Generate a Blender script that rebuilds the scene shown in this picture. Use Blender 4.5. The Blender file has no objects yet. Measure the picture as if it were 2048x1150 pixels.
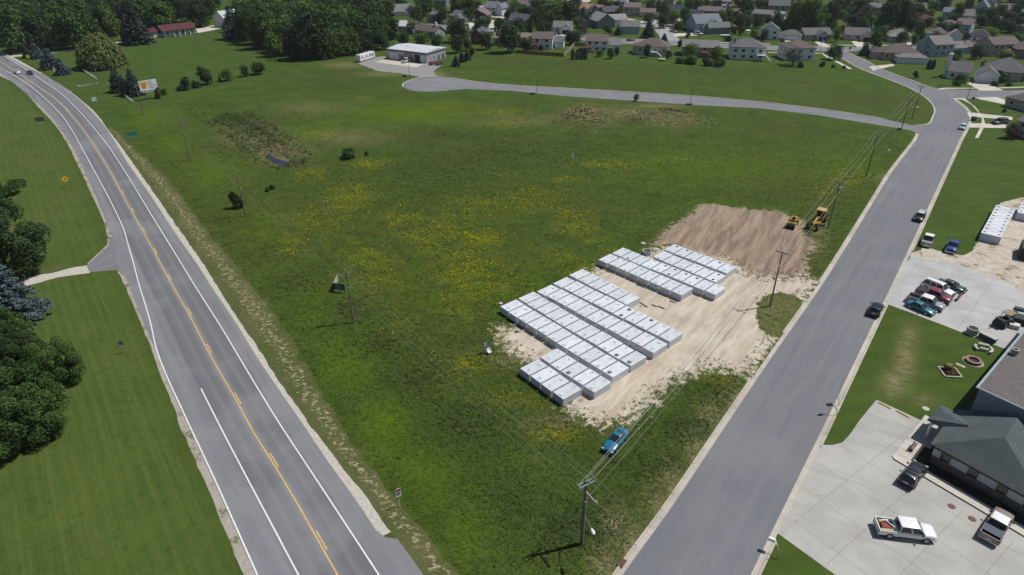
import bpy, bmesh, math, random
import numpy as np
from mathutils import Vector, Matrix
from mathutils.geometry import tessellate_polygon
random.seed(7)
RNG = np.random.default_rng(11)
SC = bpy.context.scene
COL = SC.collection
PI = math.pi

# ------------------------------------------------------------------ camera, sky, sun, exposure
CAM_H, PITCH, FPX = 60.0, math.radians(30.0), 1310.0
cam_data = bpy.data.cameras.new('camera'); cam_data.sensor_width = 36.0
cam_data.lens = FPX / 2048.0 * 36.0
cam_data.clip_end = 9000.0; cam_data.clip_start = 0.5
cam = bpy.data.objects.new('camera', cam_data); COL.objects.link(cam)
cam.location = (0, 0, CAM_H); cam.rotation_euler = (PI / 2 - PITCH, 0, 0)
SC.camera = cam
SUN_EL = math.radians(59.0)
SUN_DIR = Vector((0.96 * math.cos(SUN_EL), 0.27 * math.cos(SUN_EL), math.sin(SUN_EL))).normalized()
world = bpy.data.worlds.new('World'); SC.world = world; world.use_nodes = True
wn = world.node_tree.nodes; wl = world.node_tree.links
bg = wn['Background']; sky = wn.new('ShaderNodeTexSky'); sky.sky_type = 'NISHITA'
sky.sun_disc = False; sky.sun_elevation = SUN_EL
sky.sun_rotation = math.atan2(SUN_DIR.x, SUN_DIR.y)
sky.air_density = 1.0; sky.dust_density = 1.0; sky.ozone_density = 1.0
wl.new(sky.outputs[0], bg.inputs[0]); bg.inputs[1].default_value = 0.068
sun_data = bpy.data.lights.new('sun', 'SUN'); sun_data.energy = 4.8
sun_data.angle = math.radians(0.53); sun_data.color = (1.0, 0.98, 0.945)
sun = bpy.data.objects.new('sun', sun_data); COL.objects.link(sun)
sun.rotation_euler = SUN_DIR.to_track_quat('Z', 'Y').to_euler()
sun.location = (60, 40, 200)
SC.view_settings.view_transform = 'Standard'
try: SC.view_settings.look = 'None'
except Exception: pass
SC.view_settings.gamma = 1.0; SC.view_settings.use_curve_mapping = False
SC.view_settings.exposure = -0.08
HAZE = 0.00007

# ------------------------------------------------------------------ survey helpers (photo point -> point on the ground)
_F = Vector((0, math.cos(PITCH), -math.sin(PITCH))); _U = Vector((0, math.sin(PITCH), math.cos(PITCH)))
def G(px, py, z=0.0):
    d = _F + Vector((1, 0, 0)) * ((px - 1024) / FPX) + _U * ((575 - py) / FPX)
    s = (z - CAM_H) / d.z
    return Vector((d.x * s, d.y * s, z))
def G2(px, py, z=0.0):
    g = G(px, py, z); return (g.x, g.y)
def proj(X, Y, Z=0.0):
    w = Y * _F.y + (Z - CAM_H) * _F.z
    return 1024 + FPX * X / w, 575 - FPX * (Y * _U.y + (Z - CAM_H) * _U.z) / w
def ppm(px, py):                       # photo pixels per metre at a ground point
    g = G(px, py); return FPX / (g.y * _F.y - CAM_H * _F.z)
def heading(a, b): return math.atan2(b[1] - a[1], b[0] - a[0])

# ------------------------------------------------------------------ objects and naming
def tag(o, label=None, cat=None, group=None, kind=None):
    if label: o['label'] = label
    if cat: o['category'] = cat
    if group: o['group'] = group
    if kind: o['kind'] = kind
    return o
def empty(name, loc, rz=0.0, label=None, cat=None, group=None):
    o = bpy.data.objects.new(name, None); COL.objects.link(o)
    o.empty_display_size = 0.5
    o.location = loc; o.rotation_euler = (0, 0, rz)
    return tag(o, label, cat, group)
def addobj(name, me, parent=None, loc=None, rz=None, scale=None):
    o = bpy.data.objects.new(name, me); COL.objects.link(o)
    if parent: o.parent = parent
    if loc is not None: o.location = loc
    if rz is not None: o.rotation_euler = (0, 0, rz)
    if scale is not None: o.scale = scale
    return o

class MB:
    """collects simple shapes and links them as one mesh"""
    def __init__(s): s.v = []; s.f = []; s.m = []; s.M = None
    def add(s, vs, fs, mi=0):
        n = len(s.v)
        if s.M is not None: vs = [tuple(s.M @ Vector(p)) for p in vs]
        s.v += [tuple(p) for p in vs]
        for f in fs: s.f.append([i + n for i in f]); s.m.append(mi)
        return s
    def box(s, x0, x1, y0, y1, z0, z1, mi=0):
        return s.add([(x0,y0,z0),(x1,y0,z0),(x1,y1,z0),(x0,y1,z0),(x0,y0,z1),(x1,y0,z1),(x1,y1,z1),(x0,y1,z1)],
              [(3,2,1,0),(4,5,6,7),(0,1,5,4),(1,2,6,5),(2,3,7,6),(3,0,4,7)], mi)
    def hexa(s, lo, hi, mi=0):             # two 4-point rings, bottom and top
        return s.add(list(lo) + list(hi), [(3,2,1,0),(4,5,6,7),(0,1,5,4),(1,2,6,5),(2,3,7,6),(3,0,4,7)], mi)
    def bar(s, p, q, w, h=None, mi=0):     # square bar between two points
        p = Vector(p); q = Vector(q); h = h or w; d = (q - p).normalized()
        a = d.cross(Vector((0,0,1)))
        a = Vector((1,0,0)) if a.length < 1e-4 else a.normalized()
        b = a.cross(d)
        r = [a*w/2 + b*h/2, -a*w/2 + b*h/2, -a*w/2 - b*h/2, a*w/2 - b*h/2]
        return s.add([p + k for k in r] + [q + k for k in r], [(0,1,2,3),(7,6,5,4),(0,4,5,1),(1,5,6,2),(2,6,7,3),(3,7,4,0)], mi)
    def cyl(s, p, q, r0, r1=None, n=8, mi=0, caps=True):
        p = Vector(p); q = Vector(q); r1 = r0 if r1 is None else r1; d = (q - p).normalized()
        a = d.cross(Vector((0,0,1)))
        a = Vector((1,0,0)) if a.length < 1e-4 else a.normalized()
        b = d.cross(a)
        vs = []
        for c, r in ((p, r0), (q, r1)):
            for i in range(n):
                t = 2*PI*i/n; vs.append(c + a*math.cos(t)*r + b*math.sin(t)*r)
        fs = [(i, (i+1) % n, n+(i+1) % n, n+i) for i in range(n)]
        if caps: fs += [tuple(range(n-1, -1, -1)), tuple(range(n, 2*n))]
        return s.add(vs, fs, mi)
    def loft(s, rings, mi=0, caps=True, closed=True):
        n = len(rings[0]); vs = [p for r in rings for p in r]; fs = []
        for k in range(len(rings) - 1):
            for i in range(n if closed else n - 1):
                j = (i + 1) % n
                fs.append((k*n+i, k*n+j, (k+1)*n+j, (k+1)*n+i))
        if caps: fs += [tuple(range(n-1, -1, -1)), tuple(range((len(rings)-1)*n, len(rings)*n))]
        return s.add(vs, fs, mi)
    def prism(s, poly, z0, z1, mi=0):       # vertical prism from plan polygon
        n = len(poly)
        return s.add([(x,y,z0) for x,y in poly] + [(x,y,z1) for x,y in poly],
              [tuple(range(n-1,-1,-1)), tuple(range(n,2*n))] + [(i,(i+1)%n,n+(i+1)%n,n+i) for i in range(n)], mi)
    def mesh(s, name, mats, smooth=False, sharp=40):
        me = bpy.data.meshes.new(name); me.from_pydata(s.v, [], s.f)
        for m in (mats if isinstance(mats, (list, tuple)) else [mats]): me.materials.append(m)
        if len(me.materials) > 1: me.polygons.foreach_set('material_index', s.m)
        bm = bmesh.new(); bm.from_mesh(me); bmesh.ops.recalc_face_normals(bm, faces=bm.faces); bm.to_mesh(me); bm.free()
        if smooth:
            me.polygons.foreach_set('use_smooth', [True]*len(me.polygons))
            me.set_sharp_from_angle(angle=math.radians(sharp))
        me.update(); return me
    def build(s, name, mats, parent=None, loc=None, rz=None, smooth=False, sharp=40):
        return addobj(name, s.mesh(name, mats, smooth, sharp), parent, loc, rz)

# ------------------------------------------------------------------ node helpers and materials
class NT:
    def __init__(s, name):
        s.mat = bpy.data.materials.new(name); s.mat.use_nodes = True
        s.t = s.mat.node_tree; s.n = s.t.nodes; s.l = s.t.links
        s.bsdf = s.n['Principled BSDF']; s.out = s.n['Material Output']
    def set(s, sock, v):
        if hasattr(v, 'is_output'): s.l.new(v, sock)
        elif isinstance(v, (tuple, list)) and len(v) == 3 and sock.type == 'RGBA': sock.default_value = (*v, 1)
        else: sock.default_value = v
    def coord(s, kind='Object'):
        if kind == 'World': return s.n.new('ShaderNodeNewGeometry').outputs['Position']
        return s.n.new('ShaderNodeTexCoord').outputs[kind]
    def mapping(s, vec, scale=(1,1,1), rot=(0,0,0), loc=(0,0,0)):
        m = s.n.new('ShaderNodeMapping'); s.l.new(vec, m.inputs[0])
        m.inputs['Scale'].default_value = scale; m.inputs['Rotation'].default_value = rot; m.inputs['Location'].default_value = loc
        return m.outputs[0]
    def along(s, vec, ang, sx, sy):          # x along a heading, y across it
        return s.mapping(s.mapping(vec, (1,1,1), (0,0,-math.radians(ang))), (sx, sy, 1))
    def noise(s, vec, scale, detail=3, rough=0.55, dist=0.0):
        m = s.n.new('ShaderNodeTexNoise'); s.l.new(vec, m.inputs['Vector'])
        m.inputs['Scale'].default_value = scale; m.inputs['Detail'].default_value = detail
        m.inputs['Roughness'].default_value = rough; m.inputs['Distortion'].default_value = dist
        return m.outputs['Fac']
    def wave(s, vec, scale, dist=0.0, det=2.0, dscale=1.0):
        m = s.n.new('ShaderNodeTexWave'); s.l.new(vec, m.inputs['Vector'])
        m.inputs['Scale'].default_value = scale; m.inputs['Distortion'].default_value = dist
        m.inputs['Detail'].default_value = det; m.inputs['Detail Scale'].default_value = dscale
        return m.outputs['Fac']
    def attr(s, name, out='Fac'):
        m = s.n.new('ShaderNodeAttribute'); m.attribute_name = name; return m.outputs[out]
    def objrand(s): return s.n.new('ShaderNodeObjectInfo').outputs['Random']
    def math(s, op, a, b=0.0, c=0.0, clamp=False):
        m = s.n.new('ShaderNodeMath'); m.operation = op; m.use_clamp = clamp
        s.set(m.inputs[0], a); s.set(m.inputs[1], b); s.set(m.inputs[2], c); return m.outputs[0]
    def ss(s, x, lo, hi):                    # smoothstep
        m = s.n.new('ShaderNodeMapRange'); m.interpolation_type = 'SMOOTHSTEP'
        s.set(m.inputs['Value'], x); m.inputs['From Min'].default_value = lo; m.inputs['From Max'].default_value = hi
        return m.outputs[0]
    def mix(s, f, a, b, mode='MIX'):
        m = s.n.new('ShaderNodeMix'); m.data_type = 'RGBA'; m.blend_type = mode
        s.set(m.inputs[0], f); s.set(m.inputs[6], a); s.set(m.inputs[7], b); return m.outputs[2]
    def bump(s, h, strength=0.4, dist=0.1):
        m = s.n.new('ShaderNodeBump'); s.set(m.inputs['Height'], h)
        m.inputs['Strength'].default_value = strength; m.inputs['Distance'].default_value = dist
        s.l.new(m.outputs[0], s.bsdf.inputs['Normal'])
    def done(s, col, rough=0.8, metal=0.0, spec=0.3):
        s.set(s.bsdf.inputs['Base Color'], col); s.set(s.bsdf.inputs['Roughness'], rough)
        s.bsdf.inputs['Metallic'].default_value = metal
        s.bsdf.inputs['Specular IOR Level'].default_value = spec
        return s.mat
def sc(c, k): return tuple(max(0.0, min(1.0, x*k)) for x in c)
_mc = {}
def pm(name, col, rough=0.7, metal=0.0, var=0.15, scale=3.0, spec=0.3, coat=0.0, orand=0.0, bump=0.0):
    if name in _mc: return _mc[name]
    n = NT(name); v = n.coord('Object')
    f = n.noise(v, scale, 4, 0.6)
    c = n.mix(n.ss(f, 0.3, 0.7), sc(col, 1-var), sc(col, 1+var))
    if orand:
        k = n.math('MULTIPLY_ADD', n.objrand(), 2*orand, 1-orand)
        m = n.n.new('ShaderNodeVectorMath'); m.operation = 'SCALE'; n.l.new(c, m.inputs[0]); n.l.new(k, m.inputs['Scale']); c = m.outputs[0]
    if bump: n.bump(f, bump, 0.02)
    n.done(c, rough, metal, spec)
    if coat: n.bsdf.inputs['Coat Weight'].default_value = coat; n.bsdf.inputs['Coat Roughness'].default_value = 0.08
    _mc[name] = n.mat; return n.mat
def paint(name, col): return pm('paint_' + name, col, 0.32, 0.0, 0.05, 1.5, 0.5, 0.6)
GLASS = pm('dark_glass', (0.015, 0.02, 0.024), 0.06, 0, 0.1, 1, 0.6)
TYRE = pm('tyre_rubber', (0.018, 0.018, 0.019), 0.85, 0, 0.2, 4)
CHROME = pm('bright_metal', (0.55, 0.56, 0.58), 0.3, 0.8, 0.1, 3)
RIM = pm('wheel_metal', (0.36, 0.37, 0.38), 0.4, 0.6, 0.1, 8)
BLACK = pm('black_plastic', (0.022, 0.022, 0.024), 0.6, 0, 0.1, 5)
REDLENS = pm('red_lens', (0.30, 0.012, 0.01), 0.25, 0, 0.05, 5, 0.5)
CLEARLENS = pm('clear_lens', (0.6, 0.62, 0.63), 0.2, 0, 0.05, 5, 0.6)
STEEL = pm('galvanised_steel', (0.30, 0.31, 0.32), 0.5, 0.4, 0.15, 4)
WOODGREY = pm('weathered_timber', (0.15, 0.125, 0.10), 0.85, 0, 0.25, 3)
WHITEP = pm('white_trim', (0.72, 0.72, 0.70), 0.5, 0, 0.05, 2)
TIMBER = pm('brown_timber', (0.16, 0.085, 0.05), 0.8, 0, 0.2, 3)
CONC = pm('pale_concrete', (0.42, 0.40, 0.36), 0.85, 0, 0.12, 0.8)
# ------------------------------------------------------------------ line work helpers
def W(pts): return [G2(*p) for p in pts]
def smooth(pts, step=1.5):
    """Catmull-Rom through world points, resampled evenly"""
    P = [np.array(p, float) for p in pts]
    P = [2*P[0]-P[1]] + P + [2*P[-1]-P[-2]]
    out = []
    for i in range(1, len(P)-2):
        p0, p1, p2, p3 = P[i-1:i+3]
        d = np.linalg.norm(p2-p1); n = max(2, int(d/0.5))
        a0 = 0; a1 = np.linalg.norm(p1-p0)**.5 + a0 + 1e-6; a2 = np.linalg.norm(p2-p1)**.5 + a1 + 1e-6; a3 = np.linalg.norm(p3-p2)**.5 + a2 + 1e-6
        for k in range(n):
            t = a1 + (a2-a1)*k/n
            A1=(a1-t)/(a1-a0)*p0+(t-a0)/(a1-a0)*p1; A2=(a2-t)/(a2-a1)*p1+(t-a1)/(a2-a1)*p2; A3=(a3-t)/(a3-a2)*p2+(t-a2)/(a3-a2)*p3
            B1=(a2-t)/(a2-a0)*A1+(t-a0)/(a2-a0)*A2; B2=(a3-t)/(a3-a1)*A2+(t-a1)/(a3-a1)*A3
            out.append((a2-t)/(a2-a1)*B1+(t-a1)/(a2-a1)*B2)
    out.append(P[-2])
    return resample(out, step)
def resample(pts, step=None, n=None):
    a = np.array(pts, float); seg = np.linalg.norm(np.diff(a, axis=0), axis=1); s = np.concatenate([[0], np.cumsum(seg)])
    n = n or max(2, int(s[-1]/step)+1)
    t = np.linspace(0, s[-1], n)
    return np.stack([np.interp(t, s, a[:,0]), np.interp(t, s, a[:,1])], 1)
def normals(a):
    d = np.gradient(a, axis=0); d /= np.linalg.norm(d, axis=1)[:,None] + 1e-9
    return np.stack([-d[:,1], d[:,0]], 1)
def offset(a, d): return a + normals(a)*d
def ragged(a, amp, seed=0):
    r = np.random.default_rng(seed); n = len(a)
    j = r.normal(size=n); j = (j + np.roll(j,1) + np.roll(j,-1))/1.7
    return a + normals(a)*(j*amp)[:,None]
def strip(name, L, R, z, m, parent=None, n=None, attr=None, kind='structure'):
    n = n or max(len(L), len(R))
    L = resample(L, n=n); R = resample(R, n=n)
    vs = []; fs = []
    for k in range(n): vs += [(L[k][0], L[k][1], z), (R[k][0], R[k][1], z)]
    for k in range(n-1): fs.append((2*k, 2*k+1, 2*k+3, 2*k+2))
    me = bpy.data.meshes.new(name); me.from_pydata(vs, [], fs); me.materials.append(m)
    up(me)
    o = addobj(name, me, parent)
    if kind: o['kind'] = kind
    return o
def up(me):
    bm = bmesh.new(); bm.from_mesh(me)
    for f in bm.faces:
        if f.normal.z < 0: f.normal_flip()
    bm.to_mesh(me); bm.free(); me.update()
def sheet(name, pts, z, m, parent=None, kind='structure', rag=0.0, seed=1, step=1.0):
    a = np.array(list(pts) + [pts[0]], float)
    if rag: a = ragged(resample(a, step), rag, seed)[:-1]
    else: a = a[:-1]
    co = [Vector((p[0], p[1], z)) for p in a]
    me = bpy.data.meshes.new(name); me.from_pydata(co, [], [tuple(t) for t in tessellate_polygon([co])]); me.materials.append(m)
    up(me)
    o = addobj(name, me, parent)
    if kind: o['kind'] = kind
    return o
def sdf(X, Y, poly):
    """signed distance, positive inside"""
    p = np.array(poly, float); d = np.full(X.shape, 1e9); ins = np.zeros(X.shape, bool)
    for i in range(len(p)):
        a = p[i]; b = p[(i+1) % len(p)]; e = b-a
        t = np.clip(((X-a[0])*e[0] + (Y-a[1])*e[1])/(e@e + 1e-9), 0, 1)
        d = np.minimum(d, np.hypot(X-a[0]-t*e[0], Y-a[1]-t*e[1]))
        c = ((a[1] > Y) != (b[1] > Y))
        xi = a[0] + (Y-a[1])*e[0]/(e[1] if abs(e[1]) > 1e-9 else 1e-9)
        ins ^= c & (X < xi)
    return np.where(ins, d, -d)
def fall(X, Y, poly, feather): return np.clip(0.5 + sdf(X, Y, poly)/feather, 0, 1)

# ------------------------------------------------------------------ outlines measured on the photo
HW_C = [(-200,10),(-80,72),(0,122),(76,173),(114,200),(142,229),(165,257),(188,290),(225,351),(244,387),(265,425),(286,463),(310,506),(339,561),(376,625),(420,709),(475,805),(503,857),(547,928),(594,1006),(642,1091),(675,1150),(760,1300)]
HW_WR = [(-200,-6),(-80,52),(0,106.5),(43,132),(89,164),(122,187),(150,213),(178,244),(216,291),(254,349),(300,425),(345,498),(389,570),(444,657),(520,784),(561,850),(625,947),(690,1046),(758,1150),(856,1300)]
HW_WL = [(-200,26),(-80,88),(0,135),(51,165),(89,196),(122,229),(142,257),(158,285),(190,344),(221,402),(248,460),(256,488),(267,526),(277,565),(300,641),(313,698),(334,753),(363,816),(380,853),(431,962),(478,1067),(515,1150),(584,1300)]
HW_AR = [(-200,-10),(-80,47),(0,103),(51,132),(99,156),(150,192),(203,244),(234,290),(256,326),(300,389),(350,465),(396,531),(421,570),(470,643),(519,722),(607,850),(656,923),(709,996),(761,1074)]
HW_GR = [(-80,45),(0,100),(60,133),(101,157),(132,177),(162,200),(193,228),(215,258),(240,290),(274,338),(317,399),(368,473),(411,534),(433,570),(475,636),(519,700),(552,753),(604,826),(667,912),(709,965),(748,1017),(782,1064)]
HW_AL = [(-200,40),(-80,100),(0,146),(38,175),(71,203),(101,233),(132,274),(145,294),(165,333),(190,389),(216,453),(227,480),(236,530),(252,558),(277,620),(300,675),(315,708),(332,757),(360,817),(377,853),(427,962),(474,1067),(511,1150),(578,1300)]
HW_GL = [(-80,106),(0,152),(33,168),(74,211),(109,249),(130,279),(155,328),(183,389),(203,432),(215,472)]
HW_GL2 = [(234,541),(249,570),(277,636),(303,698),(324,758),(347,811),(361,852),(386,910),(418,983),(449,1059),(488,1150),(548,1300)]
ST_L = [(1131,1320),(1245,1150),(1339,1020),(1449,855),(1545,712),(1644,570),(1741,414),(1784,344),(1833,279),(1838,268)]
ST_R = [(1408,1340),(1501,1150),(1572,1005),(1646,855),(1718,705),(1786,565),(1830,472),(1870,385),(1919,280),(1932,256),(1939,241),(1940,228),(1928,214),(1907,198)]
FIELD = [(90,150),(240,240),(433,570),(628,860),(850,1150),(1100,1400),(1200,1150),(1428,866),(1634,570),(1829,281),(1800,262),(1500,222),(1254,205),(1020,185),(860,188),(800,175),(760,150),(700,128),(560,130),(380,170),(310,215),(240,225)]
SAND = [(1184,538),(1250,528),(1330,492),(1460,520),(1500,552),(1560,556),(1612,550),(1640,566),(1600,615),(1556,675),(1497,757),(1465,742),(1410,740),(1360,756),(1310,790),(1262,838),(1200,850),(1150,828),(1110,790),(1060,730),(1005,690),(992,655),(1040,655),(1150,600)]
DIRT = [(1300,492),(1345,448),(1412,409),(1480,415),(1560,424),(1608,440),(1618,470),(1626,492),(1616,520),(1612,556),(1540,560),(1490,566),(1462,535),(1340,486)]
ISLAND = [(1516,603),(1530,592),(1560,584),(1586,592),(1602,608),(1592,626),(1557,673),(1540,668),(1520,656),(1514,640)]
DITCH = [(388,212),(420,205),(455,212),(500,232),(545,258),(585,285),(608,315),(600,328),(560,335),(530,322),(490,290),(440,252),(405,236)]
LAWN_L = [(-400,60),(-80,106),(0,152),(60,200),(130,279),(183,389),(215,470),(200,510),(175,535),(234,541),(303,698),(361,852),(449,1059),(548,1300),(-300,1500),(-900,700)]
LAWN_N = [(-400,-60),(-100,45),(0,100),(162,200),(205,240),(240,235),(265,215),(330,195),(430,160),(560,125),(700,100),(760,80),(900,40),(700,-40)]
def ell(X, Y, items):
    r = np.zeros(X.shape)
    for (x, y, rx, ry, s) in items:
        q = ((X-x)/rx)**2 + ((Y-y)/ry)**2
        r = np.maximum(r, s*np.exp(-q*1.1))
    return r
FLOWER = [(880,470,90,40,.55),(745,520,50,25,.7),(930,540,70,50,.8),(955,478,50,22,.9),(1140,432,40,14,.85),(1150,458,40,14,.8),(800,440,60,25,.5),(700,395,50,30,.6),(985,560,50,50,.6),(930,610,60,35,.5),(1110,520,60,25,.35),(1130,360,40,8,.45),(735,330,30,10,.7),(620,350,30,12,.6),(690,415,30,20,.6),(585,490,25,25,.55),(900,215,60,10,.35),(1000,222,45,9,.6),(1010,248,40,8,.6),(722,197,20,6,.7),(640,268,25,8,.5),(1110,868,55,16,1.0),(930,730,60,25,.9),(1000,668,16,12,1.0),(1432,765,36,16,1.0),(1010,800,50,25,.5),(1090,800,30,14,.6),(860,740,40,40,.4),(1160,545,40,14,.8),(1080,590,50,15,.5),(790,650,40,30,.45),(1060,400,80,30,.4),(960,420,90,30,.4),(1330,320,40,12,.25),(1690,360,40,20,.4),(1650,385,30,20,.3),(760,560,60,40,.5),(640,440,60,30,.4),(1215,330,60,10,.4),(1020,690,12,10,.9),(1180,480,50,12,.3),(1220,500,20,8,.5)]
LIME = [(640,600,60,70,.6),(700,720,60,60,.9),(770,850,55,70,.9),(850,960,60,70,.7),(930,1080,60,60,.5),(440,335,70,45,.9),(350,290,40,30,.6),(530,470,60,70,.6),(820,228,120,24,.9),(870,215,70,14,.6),(1450,335,250,40,.45),(1700,330,90,40,.4),(700,480,80,60,.3),(900,600,150,60,.35),(300,235,50,30,.5),(610,260,60,30,.5)]
DARK = [(690,620,50,30,.8),(750,690,60,36,.9),(830,760,70,40,.9),(930,850,80,50,.8),(610,565,50,25,.7),(540,505,50,20,.6),(1150,1060,100,60,.9),(1020,1010,60,60,.6),(1620,500,22,50,.9),(1600,530,25,30,.9),(1380,860,70,24,.8),(1440,800,50,20,.7),(1300,930,80,40,.6),(560,240,60,25,.5),(680,170,120,30,.4),(1000,310,180,40,.45),(900,350,160,40,.35),(1150,300,120,30,.4),(1100,640,100,30,.3),(460,300,60,40,.7),(900,270,120,14,.6),(1450,145,90,10,.7),(1280,128,200,8,.5),(1100,125,120,8,.5),(1750,200,50,15,.5),(1200,245,120,20,.5)]
DRY = [(1165,235,44,16,.9),(1330,238,60,16,.6),(1260,225,60,8,.7),(1310,212,60,5,.6),(500,270,60,25,.5),(560,300,50,25,.8),(1230,1055,30,40,1.0),(1310,1000,25,40,.7),(1260,1080,25,40,.9),(1390,900,30,40,.7),(1460,800,30,30,.6),(1420,830,30,25,.8),(1340,965,20,40,.8),(1205,1120,30,40,.8),(1770,355,20,8,.8),(700,275,90,18,.4),(620,215,80,14,.35),(1060,240,120,14,.3),(1200,230,80,22,.4),(690,130,40,6,.6),(760,148,50,5,.5),(870,150,25,8,.7),(1640,470,15,40,.6),(1810,720,22,50,.75),(1790,765,30,30,.7),(1820,670,18,25,.6),(1850,800,30,12,.4),(1100,845,60,20,.5),(1010,720,30,18,.6)]

# ------------------------------------------------------------------ ground: one sheet to the horizon
def grid_axis(dense, rest):
    a = set()
    for lo, hi, st in dense: a |= set(np.round(np.arange(lo, hi, st), 3))
    return np.array(sorted(a | set(rest)))
xs = grid_axis([(-260,-70,2.5),(-70,90,0.8),(90,190,1.6)], [-4000,-2600,-1600,-1000,-700,-560,-460,-390,-340,-300,-280,215,240,270,310,360,420,500,640,900,1600,2600,4000])
ys = grid_axis([(30,132,0.8),(132,300,1.6),(300,380,3)], [-3000,-1500,-700,-300,-100,-30,5,20,395,420,450,490,540,600,700,900,1400,2400,4000,6000])
X, Y = np.meshgrid(xs, ys)
PX, PY = proj(X, np.maximum(Y, 20))
front = Y > 25
mask = {}
mask['flower'] = ell(PX, PY, FLOWER)
mask['lime'] = ell(PX, PY, LIME)
mask['tall'] = ell(PX, PY, DARK)
mask['wild'] = ell(PX, PY, [(760,470,330,170,1),(900,640,150,120,.7),(1000,400,200,80,.6)])
mask['dry'] = ell(PX, PY, DRY)
mask['sand'] = fall(X, Y, W(SAND), 9.0)*(1 - fall(X, Y, W(ISLAND), 1.5))
mask['sand'] = np.maximum(mask['sand'], 0.62*np.exp(-((PX-1280)/70)**2 - ((PY-800)/30)**2))
mask['dirt'] = fall(X, Y, W(DIRT), 6.5)
mask['lawn'] = np.maximum(fall(X, Y, W(LAWN_L), 3.0), 0)
inf = fall(X, Y, W(FIELD), 4.0)
mask['turf'] = np.where(front, (1-inf)*(1-mask['lawn']), 1.0)        # mown neighbourhood grass
isl = fall(X, Y, W(ISLAND), 2.0)
mask['dry'] = np.maximum(mask['dry'], isl*0.45)
for k in mask: mask[k] = np.where(front, mask[k], 1.0 if k == 'turf' else 0.0)
# mown strip between the field and the houses
back = fall(X, Y, W([(905,152),(880,146),(900,110),(1000,106),(1160,124),(1400,134),(1640,132),(1722,140),(1860,205),(1866,236),(1856,247),(1500,200),(1127,174),(960,162)]), 5)
mask['turf'] *= (1-back)
Z = np.zeros_like(X)
def bumpz(px, py, rx, ry, h):
    return h*np.exp(-((PX-px)/rx)**2 - ((PY-py)/ry)**2)
rough = RNG.normal(size=X.shape)*0.18
m1 = bumpz(1165,236,34,13,3.4); m2 = bumpz(1330,232,40,7,1.8) + bumpz(1290,246,26,7,1.6)
Z += np.where(front, m1 + m2 + rough*(m1+m2)*0.5, 0)
dd = sdf(X, Y, W(DITCH)); Z -= np.where(front, np.clip(dd/6+0.2, 0, 1)*1.3, 0)
Z += np.where(front, bumpz(1425,782,22,14,0.45), 0)
nx, ny = len(xs), len(ys)
idx = np.arange(nx*ny).reshape(ny, nx)
quads = np.stack([idx[:-1,:-1], idx[:-1,1:], idx[1:,1:], idx[1:,:-1]], -1).reshape(-1, 4)
gm = bpy.data.meshes.new('ground')
gm.from_pydata(np.stack([X, Y, Z], -1).reshape(-1, 3).tolist(), [], quads.tolist())
for k, a in mask.items():
    at = gm.attributes.new(k, 'FLOAT', 'POINT'); at.data.foreach_set('value', a.astype(np.float32).ravel())
def mask_at(name, x, y):
    i = np.clip(np.searchsorted(xs, x)-1, 0, nx-2); j = np.clip(np.searchsorted(ys, y)-1, 0, ny-2)
    return mask[name][j, i]

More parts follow.
